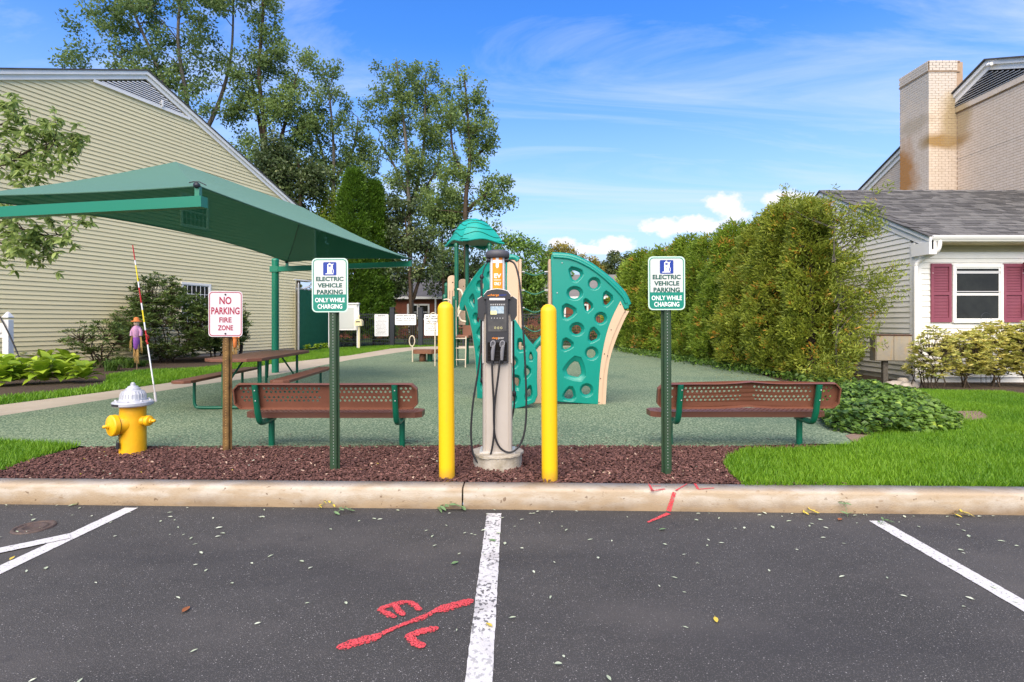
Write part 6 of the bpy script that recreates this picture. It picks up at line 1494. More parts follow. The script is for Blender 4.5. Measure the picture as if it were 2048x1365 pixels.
    mb.tube([(X(938), .6, Z(560)), (X(938), .6, Z(645))], .018, 8); mb.build('guard_rail', M['cream'], t)
    mb = MB(); mb.tube(smooth_pts([(X(893), -.65, Z(602)), (X(900), -.65, Z(601)), (X(906.5), -.65, Z(605)), (X(907.5), -.65, Z(620)), (X(907.5), -.65, Z(672))], 5), .018, 8); mb.tube([(X(916), -.62, Z(603)), (X(917), -.62, Z(672))], .018, 8); mb.build('hand_rail', M['cream'], t)
    # ladder
    mb = MB(); mb.tube([(X(907.5), -.68, Z(672)), (X(907.5), -.72, .0)], .018, 8); mb.tube([(X(936), -.68, Z(672)), (X(935), -.72, .0)], .018, 8); mb.tube([(X(914), -.1, Z(672)), (X(914), -.1, 0)], .014, 8); ld = mb.build('ladder', M['cream'], t)
    for py in (676, 694.5, 716.5): mb = MB(); mb.tube([(X(907), -.7, Z(py)), (X(935.5), -.7, Z(py))], .015, 8); mb.build('rung', M['cream'], ld)
    # tall tan pole with ring
    mb = MB(); mb.tube(smooth_pts([(X(873), -.3, 0), (X(873), -.3, Z(651)), (X(873), -.3, Z(649))], 3), .02, 8); mb.tube([(X(869.5)+.125*math.cos(R(a)), -.3, Z(638)+.17*math.sin(R(a))) for a in range(0, 361, 15)], .014, 8); mb.build('ring_pole', M['cream'], t)
    # collars on the posts
    for px, py, dy in ((913, 580, 0), (913, 672, 0), (893, 602, .3), (934, 600, .55)):
        kk2 = (Y+dy)/F; mb = MB(); mb.lathe([(.075, -.03), (.075, .03)], 12, ((px-1024)*kk2, dy, H-(py-HY)*kk2-.15)); mb.build('clamp', M['tubegreen'], t)
tower()
def activity_table():
    Y = 17.2; k = Y/F; t = thing('play_platform', 'low brown play platform on a green post with a tan steering ring', 'play platform', ((852-1024)*k, Y, .15)); X = lambda px: (px-852)*k; Z = lambda py: H-(py-HY)*k-.15
    o = [(X(827), -.2), (X(836), -.32), (X(866), -.34), (X(876), -.2), (X(876), .3), (X(827), .3)]
    n = len(o); mb = MB(); mb.add([(x, y, Z(707)) for x, y in o]+[(x, y, Z(699.5)) for x, y in o], [tuple(reversed(range(n))), tuple(range(n, 2*n))]+[(i, (i+1) % n, n+(i+1) % n, n+i) for i in range(n)]); mb.build('platform', M['deck'], t)
    mb = MB(); mb.tube([(X(860), 0, -.05), (X(860), 0, Z(707))], .085, 16); mb.build('post', M['tubegreen'], t)
    mb = MB(); mb.lathe([(.0, -.1), (.16, -.09), (.22, 0), (.16, .09), (0, .1)], 16, (X(845), .05, Z(716)), Matrix.Rotation(R(90), 4, 'Y')); mb.build('drum', M['deck'], t)
    mb = MB(); mb.tube([(X(828), -.25, 0), (X(828), -.25, Z(692))], .02, 8); st = mb.build('ring_stem', M['cream'], t)
    mb = MB(); mb.tube([(X(827)+.085*math.cos(R(a)), -.25, Z(682)+.165*math.sin(R(a))) for a in range(0, 361, 15)], .018, 8); mb.build('steering_ring', M['cream'], t)
activity_table()
# ---------------------------------------------------------------- vegetation
def rnd_dirs(rng, n, bias=(0, 0, 0)):
    return unit(rng.normal(size=(n, 3))+np.array(bias))
def cloud(centers, per, spread, size, asp, rng, bias=(0, 0, -.2), fold=.2, shade=None, tmin=0, tmax=1):
    """leaves scattered round cluster centres; returns verts, faces, tint"""
    c = np.repeat(centers, per, 0); n = len(c); sp = np.asarray(spread)
    if sp.ndim == 0: sp = np.array([spread]*3)
    q = rng.normal(size=(n, 3)); q = q/np.maximum(np.linalg.norm(q, axis=1, keepdims=True), .01)*rng.uniform(0, 1, (n, 1))**.55*1.55
    p = c+q*sp; ax = rnd_dirs(rng, n, bias)+q*.5
    v, f = leaf_geo(p, size, size*asp, ax, rng, fold)
    base = np.repeat(rng.normal(.45, .17, len(centers)), per)
    t = np.clip(base+rng.normal(0, .14, n)+.10*q[:, 2], tmin, tmax)
    return v, f, t
def limb_path(a, b, rng, n=6, wob=.06, rise=.25):
    a = np.array(a, float); b = np.array(b, float); l = np.linalg.norm(b-a); out_ = []
    k = rng.normal(0, wob*l, (2, 3)); k[:, 2] *= .5
    for i in range(n+1):
        u = i/n; p = a+(b-a)*u+k[0]*math.sin(math.pi*u)+k[1]*math.sin(2*math.pi*u)*.5
        p[2] += rise*l*(math.sin(math.pi*u)*.25-(u*(1-u))*.9*.5); out_.append(tuple(p))
    return out_
def airy_tree(name, label, Y, trunks, crowns, ncl, per, leaf, spread, m, bark, seed, cat='tree', group=None, tr=.22, asp=.5, bias=(0, 0, -.2), limb=.055, depth=.8, sub=True):
    """trunks: pixel polylines at depth Y; crowns: (px, py, rx, ry, weight) ellipses in pixels, given real depth"""
    rng = np.random.default_rng(seed); k = Y/F
    base = P(trunks[0][0][0], HY, Y); t = thing(name, label, cat, (base.x, Y, .1), 0, group); off = np.array((base.x, Y, .1))
    W = np.array([c[4] if len(c) > 4 else c[2]*c[3] for c in crowns], float); W /= W.sum(); cen = []
    for i in rng.choice(len(crowns), ncl, p=W):
        cx_, cy_, rx, ry = crowns[i][:4]; d = rng.normal(size=3); d /= np.linalg.norm(d); r_ = rng.uniform(.25, 1)**.5
        p = P(cx_, cy_, Y); cen.append((p.x+d[0]*r_*rx*k, Y+d[1]*r_*rx*k*depth, p.z+d[2]*r_*ry*k))
    cen = np.array(cen)
    mb = MB(); nodes = []
    for ti, tk in enumerate(trunks):
        pts = []
        for j, p in enumerate(tk):
            q = P(p[0], p[1], Y) if p[1] < 640 else Vector((P(p[0], HY, Y).x, Y, .05))
            q.y += (ti*.5-.3)*(0 if j == 0 else 1)+.2*math.sin(j*2.1+seed); pts.append(q)
        sm = smooth_pts(pts, 5); n = len(sm); r0 = tr*(1 if ti == 0 else .75)
        rs = [r0*(1-.82*(i/(n-1))**.9)+.012 for i in range(n)]
        mb.tube([p-Vector(off) for p in sm], rs, 9); nodes += [(np.array(p), rs[i]) for i, p in enumerate(sm) if i > n*.12]
    mb.build('trunk', M[bark], t)
    # limbs reach from the trunk to groups of clusters
    NP = np.array([n[0] for n in nodes]); mb = MB(); order = rng.permutation(len(cen)); hub = []
    for i in order:
        c = cen[i]; below = c[2]-NP[:, 2]; dist = np.linalg.norm((NP-c)*np.array((1, 1, .7)), axis=1)+np.where(below < .3, 6, 0); j = int(np.argmin(dist+np.abs(below-.8)*.3))
        a = NP[j]; ra = nodes[j][1]
        if hub:
            hp = np.array([h[0] for h in hub]); dh = np.linalg.norm(hp-c, axis=1); b = int(np.argmin(dh))
            if dh[b] < dist[j]*.75: a = hp[b]; ra = hub[b][1]
        l = np.linalg.norm(c-a)
        if l < .1: continue
        r0 = min(limb, ra*.6, .012+.012*l); path = limb_path(a-off, c-off, rng, 5, .07); n = len(path)
        mb.tube(path, [r0*(1-.75*q/(n-1))+.003 for q in range(n)], 5, False)
        for q in (2, 3, 4): hub.append((np.array(path[q])+off, r0*(1-.6*q/(n-1))))
    mb.build('branches', M[bark], t)['kind'] = 'stuff'
    v, f, ti_ = cloud(cen-off, per, spread, leaf, asp, rng, bias)
    # darker inner clumps come from the overlap itself
    np_mesh('crown', v, f, M[m], ti_, t)
    return t
TG = 'tall airy trees behind the playground'
airy_tree('locust_tree', 'tall airy tree with many forked trunks rising behind the louvred gable', 33, [[(372, 700), (372, 400), (380, 230), (366, 90), (372, -60)], [(372, 400), (350, 240), (300, 110), (262, 10), (240, -60)], [(372, 380), (330, 200), (250, 120), (205, 95)], [(380, 330), (410, 200), (440, 90), (450, -40)]],
          [(330, 60, 130, 120), (200, 75, 60, 90, 3500), (120, 118, 40, 24, 900), (430, 60, 40, 130, 3000), (380, -40, 150, 60), (300, 170, 90, 60), (400, 210, 60, 40), (250, 10, 80, 60)], 210, 105, .205, .42, 'L_locust', 'barkpale', 11, group=TG, tr=.21)
airy_tree('locust_tree', 'tallest airy tree with a straight trunk just right of the gable', 35, [[(532, 700), (530, 420), (536, 280), (524, 150), (528, 20), (520, -20)], [(532, 380), (555, 280), (580, 200), (592, 150)], [(530, 300), (500, 200), (490, 130)]],
          [(530, 60, 38, 70, 2600), (520, 170, 70, 80), (580, 140, 60, 60), (560, 260, 85, 80), (480, 220, 50, 60), (545, 345, 80, 60), (500, 330, 60, 60), (520, 10, 30, 30, 900), (600, 210, 45, 55)], 195, 105, .205, .41, 'L_locust2', 'bark', 12, group=TG, tr=.21)
airy_tree('locust_tree', 'narrow airy tree with a bare forked stem between the two tall trees', 37, [[(665, 700), (668, 400), (672, 300), (660, 180)], [(668, 380), (640, 300), (625, 240)], [(670, 360), (700, 290), (712, 230)]],
          [(658, 150, 38, 45), (668, 220, 50, 50), (690, 290, 50, 60), (630, 260, 40, 60), (640, 350, 60, 45, 2700), (725, 330, 35, 50, 1900), (690, 380, 60, 40, 2400)], 130, 100, .20, .38, 'L_locust', 'barkpale', 13, group=TG, tr=.18)
airy_tree('locust_tree', 'rounded airy tree of several slim trunks left of the teal play roof', 38, [[(823, 700), (820, 420), (815, 300), (800, 180), (795, 130)], [(823, 420), (846, 300), (850, 200), (850, 140)], [(825, 410), (872, 330), (880, 240)], [(820, 400), (780, 320), (750, 270)]],
          [(800, 165, 55, 45), (850, 180, 50, 50), (770, 230, 50, 50), (830, 250, 75, 60), (790, 320, 70, 60), (885, 230, 35, 50), (870, 330, 50, 60), (800, 395, 70, 40), (860, 400, 60, 40)], 195, 100, .205, .40, 'L_locust2', 'barkpale', 14, group=TG, tr=.17)
airy_tree('locust_tree', 'airy tree with bare brown trunk and low right bough above the play roof', 35, [[(938, 700), (932, 430), (940, 330), (936, 240), (930, 160)], [(934, 420), (965, 395), (1000, 380)], [(932, 360), (905, 300), (898, 220)], [(938, 320), (965, 290), (985, 260)]],
          [(935, 185, 35, 35), (915, 250, 50, 45), (960, 260, 38, 50), (1000, 385, 42, 40), (985, 400, 45, 25), (905, 360, 40, 60), (960, 300, 30, 40), (960, 455, 40, 25, 900), (890, 420, 40, 30)], 120, 105, .20, .38, 'L_locust2', 'bark', 15, group=TG, tr=.18)
airy_tree('locust_tree', 'dark leafy tree just over the roof edge of the cream house', 30, [[(600, 700), (600, 480), (605, 380), (600, 320)]],
          [(590, 350, 48, 55), (560, 330, 40, 50), (625, 360, 25, 35), (560, 400, 60, 30)], 70, 150, .20, .42, 'L_holly', 'bark', 16, tr=.18)
def round_tree(label, Y, trunk, crowns, ncl, per, leaf, spread, m, seed, asp=.5, tr=.14, name='shade_tree', group=None, cat='tree', bark='bark', bias=(0, 0, -.3)):
    return airy_tree(name, label, Y, trunk, crowns, ncl, per, leaf, spread, m, bark, seed, cat, group, tr, asp, bias)
round_tree('broad dark leaved tree between the tall columnar evergreens and the play tower', 31, [[(826, 700), (825, 620), (820, 520), (812, 440)], [(825, 600), (850, 520), (860, 470)]], [(808, 455, 48, 55), (815, 520, 52, 60), (785, 560, 40, 40), (855, 530, 25, 60), (800, 425, 40, 25)], 90, 120, .19, .36, 'L_holly', 21)
round_tree('light green tree rising behind the broad dark tree', 36, [[(890, 700), (888, 560), (885, 470)]], [(890, 450, 55, 50), (870, 410, 45, 40), (915, 430, 30, 40), (900, 520, 50, 40)], 62, 110, .20, .42, 'L_locust2', 22)
round_tree('olive green tree between the cream house and the columnar evergreens', 31, [[(640, 700), (640, 560), (642, 460)]], [(640, 430, 42, 40), (655, 470, 40, 60), (620, 470, 30, 40), (665, 400, 25, 25)], 62, 110, .18, .36, 'L_hedge', 23)
round_tree('spreading green tree behind the wavy climbing rungs', 33, [[(1050, 700), (1050, 600), (1052, 540)], [(1050, 600), (1085, 550), (1100, 520)], [(1050, 610), (1010, 560), (990, 530)]], [(1060, 530, 60, 45), (1020, 510, 45, 35), (1095, 560, 50, 60), (1040, 590, 60, 50), (985, 560, 30, 45), (1085, 620, 50, 40)], 110, 110, .19, .38, 'L_ivy', 24)
round_tree('pale yellow green tree far behind the play tower posts', 42, [[(925, 690), (925, 560)]], [(900, 530, 40, 40), (935, 520, 35, 40), (885, 560, 30, 30), (960, 560, 40, 40)], 60, 100, .24, .5, 'L_far', 25)
round_tree('far round tree beyond the grey roof left of the right charging sign', 62, [[(1235, 660), (1235, 560), (1235, 530)]], [(1235, 525, 30, 22), (1215, 540, 25, 18), (1250, 545, 20, 18), (1225, 560, 40, 12)], 34, 130, .30, .42, 'L_far', 26, name='far_tree')
round_tree('far golden green tree peeping over the top of the climbing wall', 58, [[(1125, 660), (1125, 540)]], [(1128, 500, 28, 18), (1110, 520, 40, 20), (1160, 530, 40, 16), (1190, 545, 30, 14)], 40, 120, .28, .42, 'L_forsythia', 27, name='far_tree')
for i, (px, rx, top, lab) in enumerate(((700, 90, 500, 'far trees behind the columnar evergreens'), (985, 80, 530, 'far tree filling the gap behind the play tower'), (1180, 70, 556, 'low far tree over the ranch roof behind the climbing wall'), (1290, 60, 550, 'low far tree just left of the tall hedge'), (1420, 120, 560, 'far tree hidden behind the hedge'))):
    if i in (0, 4): continue
    round_tree(lab, 66+i, [[(px, 660), (px, top+30)]], [(px, top+25, rx, 26)], 26, 110, .34, .55, 'L_far', 30+i, name='far_tree')
# distant wood along the horizon, one mass
rng = np.random.default_rng(5); X_ = rng.uniform(-160, 160, 700); Yb = rng.uniform(105, 130, 700); cen = np.column_stack([X_, Yb, rng.uniform(.5, 7.0, 700)+1.5*np.sin(X_*.12)])
v, f, ti_ = cloud(cen, 60, 1.6, .95, .6, rng); o = np_mesh('distant_wood', v, f, M['L_far'], ti_); tag(o, 'far wood along the horizon beyond the ranch house', 'wood', kind='stuff')

# columnar evergreens and the tall hedge
HGX = 'hedge of tall evergreens along the right of the playground'
def conifer(label, base, h, r_, n, size, m, seed, group, name='arborvitae', shape=1.0, flat=None, up=1.0, low=.04, hollow=.62, sparse=None, bark='bark'):
    rng = np.random.default_rng(seed); t = thing(name, label, 'evergreen', base, 0, group)
    mb = MB(); mb.tube([(0, 0, -.05), (.03, .02, h*.4), (0, 0, h*.93)], [.085, .06, .01], 8); mb.build('trunk', M[bark], t)
    # sprays grow in tufts over the surface of the cone
    nt_ = n//28; z = rng.uniform(low, 1, nt_)**.9; a = rng.uniform(0, 2*np.pi, nt_)
    prof = (np.clip(1-z, 0, 1)**(.62*shape))*np.clip(z*5+.55, 0, 1)
    lump = 1+(.20 if group == HGX else .13)*np.sin(a*3+seed+z*5)+.09*np.sin(a*5-z*13+seed)+.07*np.sin(a*2+z*23)
    rr = r_*prof*lump*(hollow+(1.03-hollow)*rng.uniform(0, 1, nt_)**.5)+.02
    if group == HGX: far_ = rng.random(nt_) > .93; rr = np.where(far_, rr*rng.uniform(1.05, 1.25, nt_), rr); z = np.where(z > .8, z*rng.uniform(.97, 1.09, nt_), z)
    c = np.column_stack([rr*np.cos(a), rr*np.sin(a), z*h])
    per = 28; cc = np.repeat(c, per, 0); k = len(cc); tuft = size*1.5
    out_ = np.column_stack([np.cos(np.repeat(a, per)), np.sin(np.repeat(a, per)), np.full(k, up)])
    d = unit(out_*.9+rng.normal(size=(k, 3))*.62)
    p = cc+d*tuft*rng.uniform(.2, 1.2, (k, 1))+rng.normal(size=(k, 3))*tuft*.25
    v, f = leaf_geo(p, size, size*(.34 if size > .14 else .30), d, rng, .25)
    base_t = np.repeat(rng.normal(.46 if group == HGX else .42, .17, nt_)+.06*np.sin(c[:, 2]*3+seed), per)
    ti_ = np.clip(base_t+rng.normal(0, .12, k)+(np.repeat(rng.random(nt_), per) > .945)*.45*(0 if group is None or 'hedge' not in (group or '') else 1), 0, 1)
    np_mesh('foliage', v, f, M[m], ti_, t)
    # small inner branches
    mb = MB()
    for i in range(60):
        j = rng.integers(nt_); q = c[j]; mb.tube([(0, 0, max(q[2]-.5*r_, .1)), (q[0]*.5, q[1]*.5, q[2]-.22*r_), tuple(q)], [.014, .009, .003], 4, False)
    mb.build('branches', M[bark], t)['kind'] = 'stuff'
    return t
g1 = P(708, HY, 30.3); conifer('tall columnar evergreen, the left and taller one of the pair behind the notice cabinet', (g1.x, 30.3, .14), 9.7, 1.42, 56000, .18, 'L_arb', 1, 'columnar evergreens', shape=.85)
g1 = P(748, HY, 30.9); conifer('tall columnar evergreen, the right and slightly lower one of the pair', (g1.x, 30.9, .14), 9.2, 1.12, 42000, .18, 'L_arb', 2, 'columnar evergreens', shape=.85)
HG = 'hedge of tall evergreens along the right of the playground'
hedge = [((6.62, 11.9), 3.65, .62, 26000, .10, 'L_hedge2', 'nearest evergreen of the hedge, thin and yellowing beside the white house'),
         ((6.85, 13.1), 3.95, 1.10, 56000, .10, 'L_hedge2', 'second evergreen of the hedge with orange brown patches'), ((6.85, 14.7), 3.75, 1.15, 54000, .105, 'L_hedge2', 'third evergreen of the hedge behind the right charging sign'),
         ((6.80, 16.4), 3.95, 1.12, 42000, .115, 'L_hedge', 'fourth evergreen of the hedge, greener than the near ones'), ((6.70, 18.1), 3.85, 1.15, 32000, .125, 'L_hedge', 'fifth evergreen of the hedge'),
         ((6.55, 20.0), 4.05, 1.15, 24000, .145, 'L_hedge', 'sixth evergreen of the hedge left of the right charging sign'), ((6.3, 22.0), 3.95, 1.2, 22000, .15, 'L_hedge', 'seventh evergreen of the hedge'),
         ((6.0, 24.2), 4.1, 1.2, 18000, .16, 'L_hedge', 'farthest visible evergreen of the hedge near the iron fence'), ((5.95, 26.6), 3.9, 1.2, 14000, .17, 'L_hedge', 'last evergreen of the hedge right at the iron fence')]
for i, (b, h, r_, n, s, m, lab) in enumerate(hedge):
    conifer(lab, (b[0], b[1], .14), h, r_, n, s, m, 20+i, HG, shape=(.62, .50, .72)[i % 3], up=.55, low=.02, hollow=.55)
# loose boughs reaching out of the nearest one towards the white house
def boughs():
    rng = np.random.default_rng(9); t = thing('evergreen_bough', 'loose leaning evergreen with bare stems and thin boughs spreading over the white wall', 'evergreen', (7.3, 11.0, .14), 0); off = np.array((7.3, 11.0, .14)); mb = MB(); cs = []
    tips = [(1700, 418, 11.0), (1735, 410, 10.9), (1748, 440, 10.8), (1725, 470, 10.9), (1690, 450, 11.1), (1790, 535, 10.6), (1770, 560, 10.7), (1785, 585, 10.5), (1750, 575, 10.7), (1720, 545, 11), (1745, 660, 10.5), (1720, 690, 10.6), (1700, 620, 11), (1730, 610, 10.8), (1695, 520, 11), (1660, 400, 11.2), (1640, 420, 11.3), (1700, 735, 10.4), (1670, 690, 10.8), (1680, 560, 11), (1575, 408, 12), (1610, 425, 11.8), (1765, 615, 10.6), (1655, 730, 10.5), (1625, 745, 10.5), (1710, 505, 10.9), (1760, 455, 10.8)]
    for stem in ([(1680, 770), (1672, 700), (1678, 600), (1668, 500), (1672, 420)], [(1685, 775), (1700, 690), (1690, 620)]):
        pts = [P(p[0], p[1], 11.1) for p in stem]; pts[0].z = .12; mb.tube([p-Vector(off) for p in smooth_pts(pts, 4)], [.020*(1-.7*i/16)+.004 for i in range(4*(len(stem)-1)+1)], 7)
    for (px, py, Y) in tips:
        q = np.array(P(px, py, Y)); a = np.array(P(1675+rng.uniform(-12, 12), min(py+rng.uniform(30, 90), 750), 11.1)); path = limb_path(a-off, q-off, rng, 7, .05, -.1); mb.tube(path, [.017-.0018*i for i in range(8)], 5, False)
        for u in np.linspace(.3, 1.05, 12): b = a+(q-a)*u; cs.append(b+rng.normal(0, .085, 3)-off)
        for w_ in range(3): cs.append(q+rng.normal(0, .15, 3)-off)
    mb.build('branches', M['barkpale'], t)['kind'] = 'stuff'; cs = np.array(cs); v, f, ti_ = cloud(cs, 26, .10, .085, .26, rng, (.1, -.1, .1)); np_mesh('foliage', v, f, M['L_hedge2'], ti_, t)
boughs()

# shrubs with whorled leaves
def whorl_shrub(name, label, cat, base, stems, tips_n, rad, leaf, asp, m, seed, group=None, per=9, zsq=.7, stem_r=.022, droop=-.25, bark='bark', cz=None, low=.15, extra=None, parts=None):
    rng = np.random.default_rng(seed); t = thing(name, label, cat, base, 0, group); rad = np.array(rad, float)
    d = rng.normal(size=(tips_n, 3)); d /= np.linalg.norm(d, axis=1, keepdims=True); c0 = np.array((0, 0, cz if cz else rad[2]))
    tips = c0+d*rad*rng.uniform(.35, 1, (tips_n, 1))**.45; tips *= 1; tips[:, 2] = np.maximum(tips[:, 2], low)
    if extra is not None: tips = np.vstack([tips, np.array(extra)])
    n = len(tips); mb = MB(); sp = [rng.normal(0, .06, 2) for _ in range(stems)]
    hubs = []
    for i, s in enumerate(sp):
        a = 2*math.pi*i/stems; top = (rad[0]*.45*math.cos(a), rad[1]*.45*math.sin(a), c0[2]*.95); path = limb_path((s[0], s[1], -.03), top, rng, 6, .09); mb.tube(path, [stem_r*(1-.6*j/6) for j in range(7)], 6, False); hubs += path[1:]
    hb = np.array(hubs)
    for q in tips[:: max(1, n//220)]:
        j = int(np.argmin(np.linalg.norm(hb-q, axis=1)+np.where(hb[:, 2] > q[2], 1, 0))); mb.tube(limb_path(hb[j], q, rng, 3, .06), [stem_r*.4, stem_r*.3, stem_r*.2, .002], 4, False)
    mb.build('stems', M[bark], t)
    c = np.repeat(tips, per, 0); k = len(c); a = np.tile(np.arange(per)*2.4, n)+np.repeat(rng.uniform(0, 6, n), per); el = rng.uniform(-.3, .75, k)+droop*0
    ax = np.column_stack([np.cos(a)*np.cos(el), np.sin(a)*np.cos(el), np.sin(el)+.1]); p = c+unit(ax)*leaf*.5
    p[:, 2] += droop*leaf*.2
    nr = unit(np.column_stack([rng.normal(0, .35, k), rng.normal(0, .35, k), np.ones(k)]))
    v, f = leaf_geo(p, leaf, leaf*asp, ax, rng, .22, .25, nrm=nr)
    ti_ = np.clip(np.repeat(rng.normal(.42, .2, n), per)+rng.normal(0, .12, k), 0, 1); np_mesh('leaves', v, f, M[m], ti_, t)
    return t
def at(px, py, z=.137): g = G(px, py, z); return (g.x, g.y, z)
b = P(330, HY, 16.9); whorl_shrub('rhododendron', 'large dark rhododendron bush against the cream house behind the scarecrow', 'shrub', (b.x+.2, 16.9, .137), 5, 900, (1.85, .95, 1.10), .155, .30, 'L_rhodo', 1, cz=1.15)
b = P(430, HY, 18.0); whorl_shrub('rhododendron', 'rounded dark rhododendron under the small paned window', 'shrub', (b.x, 18.0, .137), 4, 520, (1.1, .8, .95), .155, .30, 'L_rhodo', 2, cz=1.15)
b = P(290, HY, 17.4); whorl_shrub('rhododendron', 'tallest rhododendron tip group rising left of the window', 'shrub', (b.x+.7, 17.0, .137), 3, 300, (.95, .6, .85), .155, .30, 'L_rhodo', 3, cz=1.95)
b = P(195, HY, 14.9); whorl_shrub('rhododendron', 'sparse leaning rhododendron with bare dark stems left of the scarecrow', 'shrub', (b.x+.05, 14.9, .137), 4, 170, (1.15, .5, .5), .145, .30, 'L_rhodo', 4, cz=.80, stem_r=.028)
b = P(478, HY, 19.2); whorl_shrub('rhododendron', 'small rhododendron beside the picnic table end', 'shrub', (b.x, 19.0, .137), 3, 150, (.5, .4, .95), .145, .30, 'L_rhodo', 5, cz=1.2, stem_r=.05)
for i, (px, py, rx, rz, n, lab) in enumerate(((1868, 781, .42, .50, 210, 'thin stemmed variegated shrub at the corner downspout'), (1930, 774, .55, .46, 460, 'low variegated yellow shrub below the window'), (1990, 772, .60, .55, 620, 'fuller variegated yellow shrub right of the wire trellis'), (2060, 774, .6, .55, 600, 'variegated yellow shrub cut by the right edge'), (1838, 778, .20, .22, 34, 'smallest yellow shrub sprout beside the field stones'))):
    g = G(px, py); whorl_shrub('variegated_shrub', lab, 'shrub', (g.x, g.y, .137), 5, n, (rx, .34, rz), .072, .52, 'L_euo', 40+i, 'variegated yellow shrubs in front of the white house', per=9, cz=.18+rz*(1.0 if i else 1.05), stem_r=.014, low=.22 if i != 4 else .05)
g = P(815, HY, 31.5); whorl_shrub('forsythia', 'yellowing arching shrub seen through the iron gate', 'shrub', (g.x, 31.5, .137), 5, 180, (.9, .6, .75), .14, .4, 'L_forsythia', 60, cz=.9)
g = P(1075, HY, 31.0); whorl_shrub('forsythia', 'yellowing shrub beyond the fence behind the climbing rungs', 'shrub', (g.x, 31.0, .137), 5, 150, (1.6, .6, .5), .14, .4, 'L_forsythia', 61, cz=.6)
for i, (px, Y, w_, lab) in enumerate(((690, 29.2, 1.3, 'dark shrubs at the foot of the columnar evergreens'), (765, 29.3, .9, 'dark low shrub left of the gate post'), (900, 29.8, 1.1, 'low green shrub right of the gate beyond the fence'), (960, 30.2, 1.5, 'low green shrub behind the play tower'), (1150, 30.5, 1.6, 'green shrub seen through the climbing wall holes'))):
    g = P(px, HY, Y); whorl_shrub('low_shrub', lab, 'shrub', (g.x, Y, .137), 4, 170, (w_, .5, .55), .13, .42, 'L_ivy', 70+i, cz=.55)

